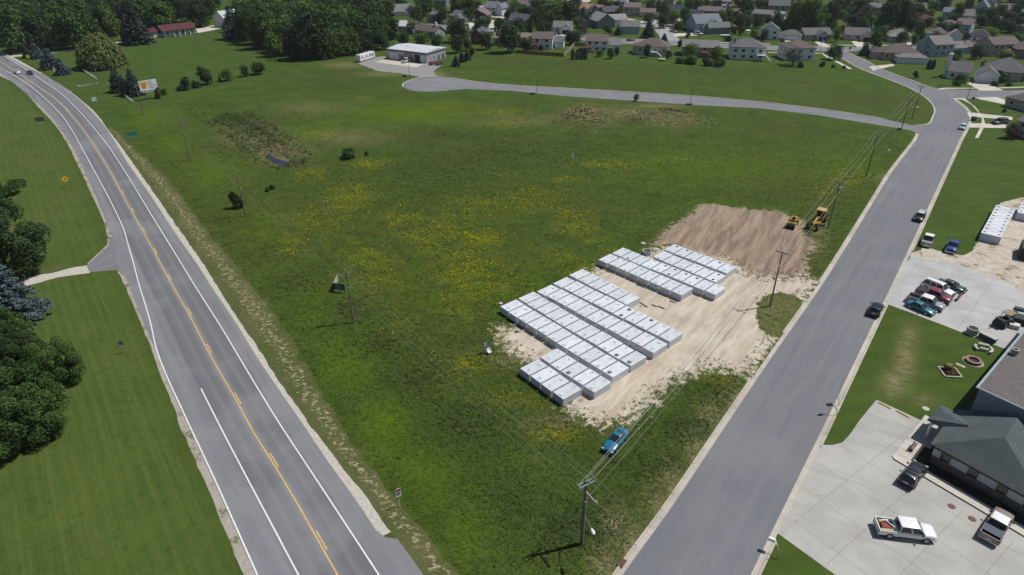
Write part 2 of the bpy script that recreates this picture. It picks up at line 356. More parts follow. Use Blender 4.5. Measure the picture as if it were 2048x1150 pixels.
# ------------------------------------------------------------------ ground material
def ground_material():
    n = NT('meadow_and_turf'); p = n.coord('World')
    big = n.noise(p, 0.02, 4); mid = n.noise(p, 0.13, 5, 0.6); fin = n.noise(p, 0.9, 5, 0.65); vf = n.noise(p, 4.0, 4, 0.7)
    stk = n.noise(n.along(p, -38, 0.45, 1.3), 1.1, 4, 0.65)
    f0 = n.mix(n.ss(mid, 0.32, 0.68), (0.040,0.076,0.012), (0.063,0.106,0.016))
    f0 = n.mix(n.ss(big, 0.45, 0.65), f0, (0.058,0.082,0.019))
    f0 = n.mix(n.math('MULTIPLY', n.ss(n.noise(n.along(p, -20, 0.25, 1.0), 0.16, 5, 0.7), 0.50, 0.66), 0.6), f0, (0.076,0.110,0.024))
    f0 = n.mix(n.math('MULTIPLY', n.ss(n.noise(n.along(p, 10, 0.3, 1.0), 0.22, 5, 0.7), 0.54, 0.68), 0.6), f0, (0.036,0.060,0.014))
    f0 = n.mix(n.math('MULTIPLY', n.ss(fin, 0.5, 0.72), 0.45), f0, (0.080,0.108,0.018))
    f0 = n.mix(n.math('MULTIPLY', n.ss(vf, 0.52, 0.35), 0.4), f0, (0.024,0.038,0.010))
    f0 = n.mix(n.math('MULTIPLY', n.attr('lime'), n.math('MULTIPLY_ADD', mid, 0.9, 0.35, clamp=True)), f0, (0.088,0.142,0.006))
    f0 = n.mix(n.math('MULTIPLY', n.attr('tall'), n.math('MULTIPLY_ADD', stk, 1.2, 0.1, clamp=True)), f0, (0.040,0.058,0.024))
    f0 = n.mix(n.math('MULTIPLY', n.attr('tall'), n.ss(stk, 0.55, 0.72)), f0, (0.080,0.090,0.040))
    wp = n.noise(p, 0.35, 5, 0.65)
    f0 = n.mix(n.math('MULTIPLY', n.attr('wild'), n.ss(wp, 0.42, 0.62)), f0, (0.048,0.062,0.017))
    fl = n.math('MULTIPLY', n.attr('flower'), n.ss(n.noise(p, 1.7, 5, 0.75), 0.47, 0.62))
    fl = n.math('MULTIPLY', fl, n.ss(n.noise(p, 0.18, 3), 0.36, 0.58))
    f0 = n.mix(n.math('MULTIPLY', n.attr('flower'), n.ss(n.noise(p, 0.3, 4), 0.35, 0.65)), f0, (0.105,0.118,0.008))
    f0 = n.mix(n.math('MULTIPLY', fl, 0.85), f0, (0.30,0.265,0.005))
    # mown turf, striped by the mower
    hw = n.along(p, 37.0, 1, 1)     # stripes run along the highway (x is across it)
    st = n.wave(hw, 0.20, 1.2, 2, 0.3)
    st2 = n.noise(n.along(p, 127, 0.035, 2.1), 0.9, 5, 0.7)
    l0 = n.mix(n.ss(mid, 0.3, 0.7), (0.049,0.085,0.017), (0.067,0.106,0.024))
    l0 = n.mix(n.math('MULTIPLY', n.ss(st2, 0.48, 0.66), 0.6), l0, (0.098,0.138,0.038))
    l0 = n.mix(n.math('MULTIPLY', st, 0.3), l0, (0.100,0.128,0.030))
    l0 = n.mix(n.math('MULTIPLY', n.ss(vf, 0.48, 0.72), 0.5), l0, (0.115,0.135,0.045))
    l0 = n.mix(n.math('MULTIPLY', n.ss(fin, 0.5, 0.3), 0.5), l0, (0.034,0.060,0.010))
    l0 = n.mix(n.math('MULTIPLY', n.ss(n.noise(p, 0.06, 3), 0.52, 0.68), 0.55), l0, (0.105,0.108,0.046))
    t0 = n.mix(n.ss(mid, 0.3, 0.7), (0.048,0.085,0.015), (0.066,0.106,0.021))
    t0 = n.mix(n.math('MULTIPLY', n.ss(fin, 0.5, 0.75), 0.4), t0, (0.09,0.115,0.03))
    st3 = n.wave(n.along(p, 100, 1, 1), 0.09, 1.0, 2, 0.3)
    t0 = n.mix(n.math('MULTIPLY', st3, 0.28), t0, (0.036,0.060,0.014))
    c = n.mix(n.attr('lawn'), f0, l0)
    c = n.mix(n.attr('turf'), c, t0)
    c = n.mix(1.0, c, (0.89,0.865,0.78), 'MULTIPLY')      # measured grass reflectance
    dry = n.math('MULTIPLY', n.attr('dry'), n.ss(n.math('MULTIPLY_ADD', stk, 0.55, n.math('MULTIPLY', vf, 0.45)), 0.36, 0.56))
    dcol = n.mix(n.ss(fin, 0.35, 0.65), (0.19,0.145,0.075), (0.27,0.215,0.125))
    c = n.mix(dry, c, dcol)
    # bare clay pad with track streaks
    ds = n.noise(n.along(p, 62, 0.08, 0.7), 1.0, 6, 0.7, 0.5)
    dcl = n.mix(n.ss(ds, 0.35, 0.65), (0.175,0.128,0.090), (0.300,0.235,0.172))
    dcl = n.mix(n.math('MULTIPLY', n.ss(fin, 0.55, 0.75), 0.5), dcl, (0.12,0.085,0.058))
    dm = n.ss(n.math('ADD', n.attr('dirt'), n.math('MULTIPLY_ADD', n.math('SUBTRACT', fin, 0.5), 1.5, n.math('MULTIPLY', n.math('SUBTRACT', mid, 0.5), 1.0))), 0.40, 0.60)
    c = n.mix(dm, c, dcl)
    # crushed limestone yard
    sn = n.math('MULTIPLY_ADD', n.math('SUBTRACT', fin, 0.5), 1.5, n.math('MULTIPLY', n.math('SUBTRACT', vf, 0.5), 0.9))
    sm = n.ss(n.math('ADD', n.attr('sand'), sn), 0.42, 0.62)
    s1 = n.noise(n.along(p, 55, 0.2, 1.0), 0.8, 5, 0.65, 0.5)
    sc1 = n.mix(n.ss(s1, 0.3, 0.7), (0.37,0.31,0.235), (0.52,0.455,0.365))
    sc1 = n.mix(n.math('MULTIPLY', n.ss(n.noise(p, 0.10, 3), 0.5, 0.7), 0.5), sc1, (0.32,0.285,0.225))
    sc1 = n.mix(n.math('MULTIPLY', n.ss(vf, 0.55, 0.8), 0.35), sc1, (0.25,0.21,0.15))
    c = n.mix(sm, c, sc1)
    h = n.math('MULTIPLY_ADD', fin, 0.7, n.math('MULTIPLY', vf, 0.5))
    n.bump(h, 0.55, 0.22)
    return n.done(c, 0.95, 0, 0.08)
gm.materials.append(ground_material()); gm.update()
ground = addobj('ground', gm); ground['kind'] = 'structure'

# ------------------------------------------------------------------ road materials
def asphalt(name, dark, light, dust=None, tracks=False, dirn=53.4):
    n = NT(name); p = n.coord('World')
    lv = n.along(p, dirn, 0.03, 0.9)
    a = n.noise(lv, 1.0, 4, 0.6); b = n.noise(p, 0.12, 4); v = n.noise(p, 9.0, 3, 0.7)
    c = n.mix(n.ss(a, 0.35, 0.65), dark, light)
    c = n.mix(n.math('MULTIPLY', n.ss(b, 0.45, 0.7), 0.35), c, sc(light, 1.1))
    c = n.mix(n.math('MULTIPLY', n.ss(v, 0.5, 0.8), 0.4), c, sc(light, 1.25))
    if tracks:                              # tyre polished lanes: distance from the centre line is stored on the mesh
        t = n.math('ABSOLUTE', n.attr('across'))
        lane = n.math('MULTIPLY', n.ss(t, 0.25, 0.8), n.ss(t, 3.9, 3.2))
        tr = n.math('MULTIPLY', lane, n.math('MULTIPLY_ADD', n.wave(n.mapping(n.attr('across','Vector'), (1,0,0)), 0.19, 0.0, 0), -0.25, 1.0))
        c = n.mix(n.math('MULTIPLY', tr, n.math('MULTIPLY_ADD', a, 0.7, 0.35)), c, sc(dark, 0.66))
        tk = n.math('MULTIPLY', n.ss(n.math('ABSOLUTE', n.math('SUBTRACT', t, 1.85)), 0.55, 0.1), n.ss(t, 0.2, 0.6))
        c = n.mix(n.math('MULTIPLY', tk, 0.45), c, sc(light, 1.0))
    if dust:
        dn = n.noise(n.along(p, dirn, 0.05, 0.5), 0.8, 5, 0.7, 0.6)
        c = n.mix(n.math('MULTIPLY', n.ss(dn, 0.52, 0.75), 0.55), c, dust)
    sp = n.noise(p, 1.3, 2, 0.5)
    c = n.mix(n.math('MULTIPLY', n.ss(sp, 0.73, 0.78), 0.5), c, sc(dark, 0.55))
    pt = n.noise(p, 0.05, 4, 0.6)
    c = n.mix(n.math('MULTIPLY', n.ss(pt, 0.5, 0.62), 0.35), c, sc(light, 1.22))
    cr = n.noise(p, 2.2, 2, 0.5, 3.0)
    c = n.mix(n.math('MULTIPLY', n.ss(cr, 0.28, 0.22), 0.35), c, sc(dark, 0.5))
    n.bump(v, 0.25, 0.01)
    return n.done(c, 0.85, 0, 0.25)
A_HWY = asphalt('highway_asphalt', (0.150,0.150,0.158), (0.185,0.184,0.190), None, True, 127)
A_ST = asphalt('street_asphalt', (0.130,0.134,0.146), (0.150,0.153,0.162), (0.215,0.20,0.18))
A_BACK = asphalt('estate_asphalt', (0.140,0.143,0.155), (0.175,0.177,0.185), (0.21,0.20,0.185), False, -15)
def gravelmat(name, c1, c2, grass=None, sc1=2.2):
    n = NT(name); p = n.coord('World')
    a = n.noise(p, sc1, 5, 0.7); b = n.noise(p, 0.3, 3); v = n.noise(p, 8.0, 3, 0.7)
    c = n.mix(n.ss(a, 0.35, 0.65), c1, c2)
    c = n.mix(n.math('MULTIPLY', n.ss(v, 0.55, 0.8), 0.5), c, sc(c1, 0.6))
    if grass: c = n.mix(n.ss(n.math('MULTIPLY_ADD', b, 0.5, n.math('MULTIPLY', a, 0.5)), 0.52, 0.60), c, grass)
    n.bump(v, 0.5, 0.03)
    return n.done(c, 0.95, 0, 0.1)
GRAVEL = gravelmat('pale_gravel', (0.36,0.33,0.285), (0.48,0.445,0.39))
GRAVEL2 = gravelmat('weedy_gravel', (0.27,0.24,0.20), (0.37,0.335,0.285), (0.13,0.125,0.06))
YARDG = gravelmat('yard_gravel', (0.36,0.31,0.25), (0.50,0.45,0.38), (0.20,0.17,0.10), 0.7)
def concmat(name, c1, c2, joint=None):
    n = NT(name); p = n.coord('World')
    a = n.noise(p, 0.16, 5, 0.6); v = n.noise(p, 5.0, 4, 0.7); s = n.noise(n.along(p, -30, 0.1, 1.1), 0.5, 4, 0.6)
    c = n.mix(n.ss(a, 0.35, 0.65), c1, c2)
    c = n.mix(n.math('MULTIPLY', n.ss(s, 0.50, 0.70), 0.45), c, sc(c1, 0.80))
    c = n.mix(n.math('MULTIPLY', n.ss(n.noise(p, 0.7, 3, 0.6), 0.66, 0.74), 0.4), c, sc(c1, 0.6))
    c = n.mix(n.math('MULTIPLY', n.ss(v, 0.5, 0.8), 0.3), c, sc(c2, 1.08))
    n.bump(v, 0.2, 0.01)
    return n.done(c, 0.9, 0, 0.2)
C_LOT = concmat('lot_concrete', (0.318,0.308,0.280), (0.385,0.375,0.345))
C_LOT2 = concmat('yard_concrete', (0.33,0.325,0.318), (0.41,0.40,0.39))
C_KERB = concmat('kerb_concrete', (0.36,0.32,0.27), (0.46,0.42,0.36))
C_WALK = concmat('walk_concrete', (0.42,0.39,0.34), (0.52,0.48,0.42))
LINE_W = pm('white_road_paint', (0.62,0.62,0.60), 0.7, 0, 0.14, 2.5)
LINE_Y = pm('yellow_road_paint', (0.56,0.36,0.10), 0.7, 0, 0.14, 2.5)

# ------------------------------------------------------------------ highway
hc = smooth(W(HW_C), 1.5); har = smooth(W(HW_AR), 1.5); hal = smooth(W(HW_AL), 1.5)
hwr = smooth(W(HW_WR), 1.5); hwl = smooth(W(HW_WL), 1.5)
har_full = np.concatenate([har, smooth(W([(762,1076),(782,1067),(813,1103),(847,1150),(960,1300)]), 1.5)])
def road_with_across(name, L, R, Cn, z, m):
    n = 420; k = 9
    L = resample(L, n=n); R = resample(R, n=n)
    T = np.linspace(0, 1, k)
    Pm = L[:,None,:]*(1-T)[None,:,None] + R[:,None,:]*T[None,:,None]
    Cn = resample(Cn, 1.0); nn = normals(Cn)
    flat = Pm.reshape(-1,2); ac = np.zeros(len(flat))
    for i0 in range(0, len(flat), 500):
        q = flat[i0:i0+500]; D = np.hypot(q[:,None,0]-Cn[None,:,0], q[:,None,1]-Cn[None,:,1]); j = D.argmin(1)
        ac[i0:i0+500] = ((q-Cn[j])*nn[j]).sum(1)
    vs = [(a, b, z) for a, b in flat]; ii = np.arange(n*k).reshape(n, k)
    fs = np.stack([ii[:-1,:-1], ii[:-1,1:], ii[1:,1:], ii[1:,:-1]], -1).reshape(-1,4).tolist()
    me = bpy.data.meshes.new(name); me.from_pydata(vs, [], fs); me.materials.append(m)
    at = me.attributes.new('across', 'FLOAT', 'POINT'); at.data.foreach_set('value', ac.astype(np.float32))
    up(me); o = addobj(name, me); o['kind'] = 'structure'; return o
highway = road_with_across('highway', hal, har_full, hc, 0.008, A_HWY)
def line(name, c, w, z, m, parent): return strip(name, offset(c, w/2), offset(c, -w/2), z, m, parent, kind=None)
line('edge_line', hwr, 0.17, 0.013, LINE_W, highway)
line('edge_line', hwl, 0.17, 0.013, LINE_W, highway)
line('turn_lane_line', smooth(W([(402,777),(444,860),(500,967),(550,1061),(597,1150),(676,1300)]), 1.5), 0.17, 0.013, LINE_W, highway)
line('centre_line', hc, 0.16, 0.013, LINE_Y, highway)
side = normals(hc)
sgn = 1 if (np.array(G2(520,850)) - np.array(G2(503,857))) @ side[-40] > 0 else -1
for q in [(134,218),(244,386),(265,422),(286,461),(310,504),(338,555),(374,620),(416,700),(471,797),(545,922),(636,1072)]:
    w = np.array(G2(*q)); j = int(np.hypot(*(hc-w).T).argmin())
    seg = hc[max(0,j-1):j+2]
    if len(seg) > 1: line('lane_dash', offset(seg, sgn*0.32), 0.15, 0.013, LINE_Y, highway)
strip('gravel_shoulder', smooth(W(HW_AR[1:]), 0.6), ragged(smooth(W(HW_GR), 0.6), 0.05, 3), 0.004, GRAVEL)
gl = smooth(W(HW_GL), 0.6)
strip('gravel_shoulder', ragged(gl, 0.05, 5), smooth(W(HW_AL[1:12]), 0.6), 0.004, GRAVEL2)
gl2 = smooth(W(HW_GL2), 0.5)
strip('gravel_shoulder', ragged(gl2, 0.045, 6), smooth(W(HW_AL[12:]), 0.5), 0.004, GRAVEL2)
sheet('drive_apron', W([(224,470),(216,492),(198,509),(173,531),(179,544),(234,540),(262,560),(262,500)]), 0.006, asphalt('apron_asphalt', (0.135,0.135,0.14), (0.17,0.168,0.17)), rag=0.05)
sheet('gravel_driveway', W([(176,530),(182,545),(140,551),(110,557),(70,566),(20,580),(-60,600),(-60,585),(10,563),(60,553),(105,546),(150,534)]), 0.005, GRAVEL, rag=0.14, seed=9)
sheet('gravel_driveway', W([(216,475),(230,487),(221,498),(202,510),(178,531),(172,529),(196,507),(214,490)]), 0.005, GRAVEL2, rag=0.06, seed=3)
# drilled straw verge beside the shoulder
def verge_material():
    n = NT('straw_verge'); p = n.coord('World')
    a = n.noise(n.along(p, 0, 0.85, 1.35), 1.5, 5, 0.68, 0.5); b = n.noise(p, 0.12, 3); f = n.noise(p, 2.6, 4, 0.7)
    gr = n.mix(n.ss(f, 0.35, 0.65), (0.050,0.070,0.016), (0.085,0.092,0.034))
    gr = n.mix(n.math('MULTIPLY', n.ss(b, 0.4, 0.7), 0.6), gr, (0.115,0.105,0.048))
    w = n.attr('band')
    m = n.math('MULTIPLY', n.ss(n.math('ADD', a, n.math('MULTIPLY', n.math('SUBTRACT', w, 0.5), 0.16)), 0.575, 0.66), n.ss(w, 0.1, 0.6))
    c = n.mix(m, gr, n.mix(n.ss(f, 0.3, 0.7), (0.22,0.18,0.10), (0.33,0.28,0.175)))
    n.bump(f, 0.5, 0.05)
    return n.done(c, 0.95, 0, 0.1)
vl = smooth(W(HW_GR[7:] + [(813,1103),(847,1150),(960,1300)]), 0.8)
vwid = [(225,255),(272,300),(310,335),(345,368),(392,432),(430,480),(470,528),(500,566),(545,625),(590,690),(630,760),(672,835),(715,900),(765,962),(800,1006),(876,1098),(925,1165),(1020,1300)]
vr = smooth(W(vwid), 0.8)
def verge():
    n = 300; k = 6
    L = resample(offset(vl, 0), n=n); R = ragged(resample(vr, n=n), 0.25, 8); T = np.linspace(0,1,k)
    Pm = L[:,None,:]*(1-T)[None,:,None] + R[:,None,:]*T[None,:,None]
    ii = np.arange(n*k).reshape(n,k); fs = np.stack([ii[:-1,:-1], ii[:-1,1:], ii[1:,1:], ii[1:,:-1]], -1).reshape(-1,4).tolist()
    me = bpy.data.meshes.new('verge'); me.from_pydata([(a,b,0.002) for a,b in Pm.reshape(-1,2)], [], fs); me.materials.append(verge_material())
    at = me.attributes.new('band','FLOAT','POINT'); w = np.array([0,.35,.8,1,.75,.1])
    at.data.foreach_set('value', np.tile(w, n).astype(np.float32)); up(me)
    o = addobj('verge', me); o['kind'] = 'structure'
verge()

# ------------------------------------------------------------------ streets
stl = smooth(W(ST_L), 1.0); str_ = smooth(W(ST_R), 1.0)
LOOP = W([(1824,262),(1829,251.5),(1856,249),(1866.6,235.5),(1870.6,219),(1861,203),(1845,190),(1821,176.6),(1767.6,155),(1722,138),(1682,115),(1684,103),(1690,102),(1727.5,120),(1767.6,140.5),(1821,160.5),(1875,178),(1963,182),(2120,179),(2120,195),(1907,198)])
street = sheet('street', [tuple(p) for p in stl] + LOOP + [tuple(p) for p in str_[::-1]], 0.008, A_ST)
SS_T = [(1829,251.5),(1767.6,238),(1687,225),(1580,211),(1500,202),(1381,192),(1254,184),(1127,176.5),(1000,169),(940,162),(906,156.5)]
SS_B = [(1826,261.5),(1767.6,251.5),(1634,230),(1520,216.5),(1381,209.5),(1254,200.6),(1127,192),(1020,181.5),(931.6,178),(906,180)]
side_street = sheet('side_street', W(SS_T + [(873,154.5),(843,155),(820,161),(808,168),(809,175),(820,180.5),(838,183),(868,183.5)] + SS_B[::-1]), 0.010, A_BACK)
BS_T = [(1684,94),(1610,92.5),(1535,91.5),(1436,87),(1361,81.5),(1263,78),(1170,72),(1090,64),(1000,57),(940,55),(880,50),(815,44),(770,41)]
BS_B = [(1684,103),(1610,101.5),(1535,99.5),(1436,95),(1361,91),(1263,88),(1170,81),(1090,72),(1000,64),(940,61.5),(880,57),(815,50),(770,47)]
back_street = sheet('back_street', W(BS_T + BS_B[::-1]), 0.010, A_BACK)
sheet('back_street', W([(1682,94),(1800,93),(1900,88),(2110,79),(2110,87),(1900,95),(1830,99),(1740,101.5),(1682,103.5)]), 0.009, A_BACK)
sheet('court', W([(1321,82),(1320,74),(1311,61),(1300,56),(1270,52),(1278,45),(1296,42),(1330,40),(1352,43),(1356,49),(1345,57),(1342,60),(1350,70),(1362,82)]), 0.012, concmat('court_concrete', (0.24,0.24,0.245), (0.30,0.295,0.29)))
sheet('far_street', W([(2035,2),(2060,2),(2075,18),(2075,30),(2030,26)]), 0.010, A_BACK)
sheet('far_street', W([(1120,-6),(1178,-3),(1184,5),(1125,3)]), 0.010, concmat('far_concrete', (0.34,0.33,0.31), (0.42,0.40,0.37)))
def kerb(line_, sgn_, openings, road, gut=0.62):
    """cast gutter plus kerb stones laid end to end"""
    a = resample(line_, 3.0)
    strip('gutter', resample(line_, 1.0), offset(resample(line_, 1.0), sgn_*gut), 0.012, C_KERB, road, kind=None)
    o1 = offset(a, sgn_*(gut+0.005)); o2 = offset(a, sgn_*(gut+0.26))
    rr = random.Random(5)
    for k in range(len(a)-1):
        mid = (a[k]+a[k+1])/2
        if any(np.hypot(mid[0]-c[0], mid[1]-c[1]) < r for c, r in openings): continue
        t = 0.012; hgt = 0.13 + rr.uniform(-0.015, 0.015); mb = MB()
        q = [o1[k]*(1-t)+o1[k+1]*t, o1[k]*t+o1[k+1]*(1-t), o2[k]*t+o2[k+1]*(1-t), o2[k]*(1-t)+o2[k+1]*t]
        mb.prism([tuple(p) for p in q], -0.05, hgt); mb.build('kerb_stone', C_KERB, road)
def opn(p, q):
    a = np.array(G2(*p)); b = np.array(G2(*q)); return (((a+b)/2), np.linalg.norm(a-b)/2)
kerb(stl, 1, [opn((1497,757),(1562,670)), opn((1606,612),(1640,566))], street)
kerb(resample(W(ST_R), 1.0), -1, [opn((1776,608),(1826,500)), opn((1642,893),(1548,1075)), opn((1938,245),(1940,226))], street)
def lowkerb(pts, sgn_, road, w=0.5):
    a = smooth(W(pts), 1.5)
    L = a; R = offset(a, sgn_*w); mb = MB()
    n = len(a)
    rings = [[(L[k][0],L[k][1],0.0),(L[k][0],L[k][1],0.11),(R[k][0],R[k][1],0.11),(R[k][0],R[k][1],0.0)] for k in range(n)]
    mb.loft(rings); mb.build('kerb', C_KERB, road)
lowkerb(SS_T[1:] + [(873,154.5),(843,155),(820,161),(807,168.5),(808,175)], 1 if False else -1, side_street)
lowkerb([(1829,251.5),(1856,249),(1866.6,235.5),(1870.6,219),(1861,203),(1845,190),(1821,176.6),(1767.6,155),(1722,138),(1682,115)], 1, street)
lowkerb([(1690,103),(1727.5,120),(1767.6,140.5),(1821,160.5),(1875,178),(1963,182)], 1, street)
lowkerb(BS_T, -1, back_street); lowkerb(BS_B[1:], 1, back_street)

# ------------------------------------------------------------------ lots, drives and walks
lot_yard = sheet('yard_gravel_lot', W([(1806,545),(1824,503),(1848,496),(1882,504),(1925,511),(1943,500),(1957,477),(1975,455),(1990,430),(2005,410),(2030,395),(2140,395),(2140,640),(1960,575)]), 0.004, YARDG, rag=0.3, seed=12)
lot_upper = sheet('concrete_lot', W([(1791,560),(1822,512),(1850,517),(1905,525),(1965,545),(2015,567),(2070,595),(2140,640),(2140,745),(2000,694),(1859,640),(1770,606)]), 0.010, C_LOT2, rag=0.05)
lot_lower = sheet('concrete_lot', W([(1753,799.5),(1867,852),(1950,900),(2150,960),(2150,1420),(1880,1300),(1672,1151),(1552,1064),(1595,978),(1637,890),(1666,890),(1684.6,885),(1698,871),(1706,860),(1718,842)]), 0.010, C_LOT)
JOINTM = pm('slab_joint_filler', (0.215,0.21,0.195), 0.9)
def joints(lot, poly, z, step, ang0):
    P_ = np.array(W(poly))
    for ang in (ang0, ang0+90):
        d = np.array([math.cos(math.radians(ang)), math.sin(math.radians(ang))]); nn = np.array([-d[1], d[0]]); t0 = P_ @ nn; c = P_.mean(0)
        for t in np.arange(t0.min()+step*.6, t0.max(), step):
            s = np.arange(-60, 60, .5); q = c + nn*(t - c@nn) + s[:,None]*d; ok = sdf(q[:,0], q[:,1], P_) > .1; q = q[ok]
            if len(q) > 6 and q[0][0] < 75: mb = MB(); mb.bar((*q[0], z), (*q[-1], z), .05, .004); mb.build('slab_joint', JOINTM, lot)
joints(lot_lower, [(1753,799.5),(1867,852),(1900,880),(1830,900),(1780,920),(1975,1040),(2048,1090),(2048,1180),(1880,1250),(1672,1151),(1557,1068),(1600,980),(1642,893),(1684.6,885),(1706,860)], 0.012, 5.2, 36)
joints(lot_upper, [(1800,562),(1824,516),(1850,519),(1905,527),(1965,547),(2015,569),(2048,590),(2048,715),(2000,692),(1859,639),(1779,608)], 0.012, 6.0, 45)
shop_lot = sheet('parking_lot', W([(716,127),(735,120),(754,114),(768,112),(774,116),(852,126.5),(872,124.5),(886,129.5),(866,142),(876,155),(843,155),(805,147),(754,142)]), 0.010, gravelmat('worn_asphalt', (0.20,0.19,0.185), (0.27,0.26,0.25)), rag=0.3)
sheet('concrete_apron', W([(769,118),(848,127.5),(832.6,135),(749,124)]), 0.014, concmat('apron_concrete', (0.42,0.38,0.31), (0.50,0.46,0.38)))
DRIVES = [[(1928.5,164),(1967,163),(2007,181),(1961.5,181.5)],[(1951,195),(1992,194),(2010,199),(2010,209),(1959,198.5)],
 [(1934,224),(2025,234),(2025,240),(1938,233)],[(1937,246),(2012,249),(2012,256),(1938,255)],[(1627,82),(1640,81.6),(1664,94),(1642,94)],
 [(1569,80.6),(1595,82),(1590,91),(1578,91)],[(1702.6,82.5),(1728,82.5),(1724,94),(1714,94)],[(1785,128),(1790,131),(1746,141),(1738,133)],
 [(1345,67),(1395,66),(1395,71),(1350,73)],[(1286,32),(1300,33),(1312,42),(1296,43)],[(1345,40),(1362,36),(1368,39),(1352,47)],[(1240,37),(1250,36),(1290,43),(1280,47)],
 [(1925,41),(1948,40),(1945.5,48),(1938,46)],[(929,43),(950,46),(948,58),(933,53)],[(970,35),(980,38),(990,42),(988,56),(976,55),(981,42)],[(984,31),(1010,34),(1023,36),(1012,38),(978,33)],
 [(1119,68),(1142,68),(1150,73),(1124,72)],[(391,58),(426,50.5),(443,56),(428,60),(396,66)],[(738,23),(752,22),(762,30),(748,32)],[(1990,39),(2012,42),(2030,50),(2010,44)],
 [(1848,87),(1876,87),(1880,90),(1846,91)],[(1085,24),(1100,20),(1108,25),(1090,28)],[(1785,84),(1800,85),(1798,93),(1790,93)],[(1812,84),(1822,84),(1826,92),(1816,93)]]
for i, d in enumerate(DRIVES): sheet('driveway', W(d), 0.014 + 0.0003*i, C_WALK)
sheet('farm_track', W([(22,111),(55,108.5),(114,102.5),(176,95),(255,80),(300,78),(300,80),(258,82),(176,97),(114,105),(55,111.5),(24,114)]), 0.005, GRAVEL)
WALKS = [[(1907,196.5),(1928.5,196.5),(1951,214),(1967,236),(1971,249),(1957,276),(1950,276),(1961,253),(1964,239),(1957,225),(1943,209),(1924,199),(1909,199)],
 [(1875,177.5),(1888,175.7),(1962,175.7),(1962,177),(1892,177.4),(1880,180)],[(1996,175),(2120,171),(2120,172.8),(1998,176.8)],
 [(1640,104),(1660,114),(1700,135),(1704,138),(1698,138),(1652,114)],[(1536,104),(1640,106),(1640,107),(1536,105)],[(1436,84),(1540,88),(1540,89),(1436,85)],[(1690,90),(1800,90),(1800,91),(1690,91)],
 [(1992,30),(2018,34),(2022,31),(2018,27),(2036,8),(2040,8),(2024,30),(2016,40),(1996,37)],[(1640,88.5),(1700,90),(1700,91),(1640,89.5)]]
for i, d in enumerate(WALKS): sheet('sidewalk', W(d), 0.017 + 0.0003*i, C_WALK)
# water standing in the swale
WATER = NT('pond_water'); WATER = WATER.done((0.010,0.016,0.030), 0.04, 0, 0.6)
sheet('pond_water', W([(528,311),(538,303),(547,311),(562,316),(578,321),(570,329),(548,331),(534,325)]), -0.62, WATER)
sheet('pond_water', W([(440,253),(452,250),(456,254),(446,257)]), -0.9, WATER)
sheet('pond_water', W([(497,280),(520,281),(524,284),(502,284)]), -0.9, WATER)
# ------------------------------------------------------------------ foliage
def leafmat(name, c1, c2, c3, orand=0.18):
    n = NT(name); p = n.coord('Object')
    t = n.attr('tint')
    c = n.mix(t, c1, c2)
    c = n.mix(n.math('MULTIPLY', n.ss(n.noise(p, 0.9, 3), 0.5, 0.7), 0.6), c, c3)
    k = n.math('MULTIPLY_ADD', n.objrand(), 2*orand, 1-orand)
    m = n.n.new('ShaderNodeVectorMath'); m.operation = 'SCALE'; n.l.new(c, m.inputs[0]); n.l.new(k, m.inputs['Scale'])
    n.done(m.outputs[0], 0.75, 0, 0.12)
    tr = n.n.new('ShaderNodeBsdfTranslucent'); n.l.new(m.outputs[0], tr.inputs[0])
    mx = n.n.new('ShaderNodeMixShader'); mx.inputs[0].default_value = 0.22
    n.l.new(n.bsdf.outputs[0], mx.inputs[1]); n.l.new(tr.outputs[0], mx.inputs[2]); n.l.new(mx.outputs[0], n.out.inputs[0])
    return n.mat
LEAF = leafmat('broad_leaves', (0.036,0.068,0.018), (0.076,0.130,0.030), (0.052,0.105,0.022), 0.3)
LEAF_DK = leafmat('dark_leaves', (0.028,0.054,0.020), (0.058,0.096,0.032), (0.042,0.080,0.022), 0.2)
LEAF_LT = leafmat('light_leaves', (0.062,0.110,0.018), (0.108,0.175,0.032), (0.080,0.140,0.022), 0.2)
LEAF_YW = leafmat('willow_leaves', (0.100,0.128,0.034), (0.170,0.200,0.062), (0.13,0.16,0.045), 0.1)
LEAF_WH = leafmat('blossom_leaves', (0.06,0.085,0.03), (0.30,0.29,0.16), (0.10,0.12,0.05), 0.1)
LEAF_RD = leafmat('purple_leaves', (0.041,0.030,0.028), (0.083,0.058,0.052), (0.055,0.041,0.039), 0.15)
LEAF_GY = leafmat('grey_twigs', (0.083,0.086,0.069), (0.131,0.131,0.108), (0.103,0.110,0.083), 0.1)
SPRUCE = leafmat('spruce_needles', (0.025,0.044,0.028), (0.055,0.086,0.058), (0.039,0.063,0.041), 0.25)
SPRUCE_BL = leafmat('blue_spruce_needles', (0.050,0.075,0.075), (0.120,0.160,0.165), (0.08,0.11,0.11), 0.12)
BARK = pm('tree_bark', (0.075,0.06,0.05), 0.9, 0, 0.3, 3)

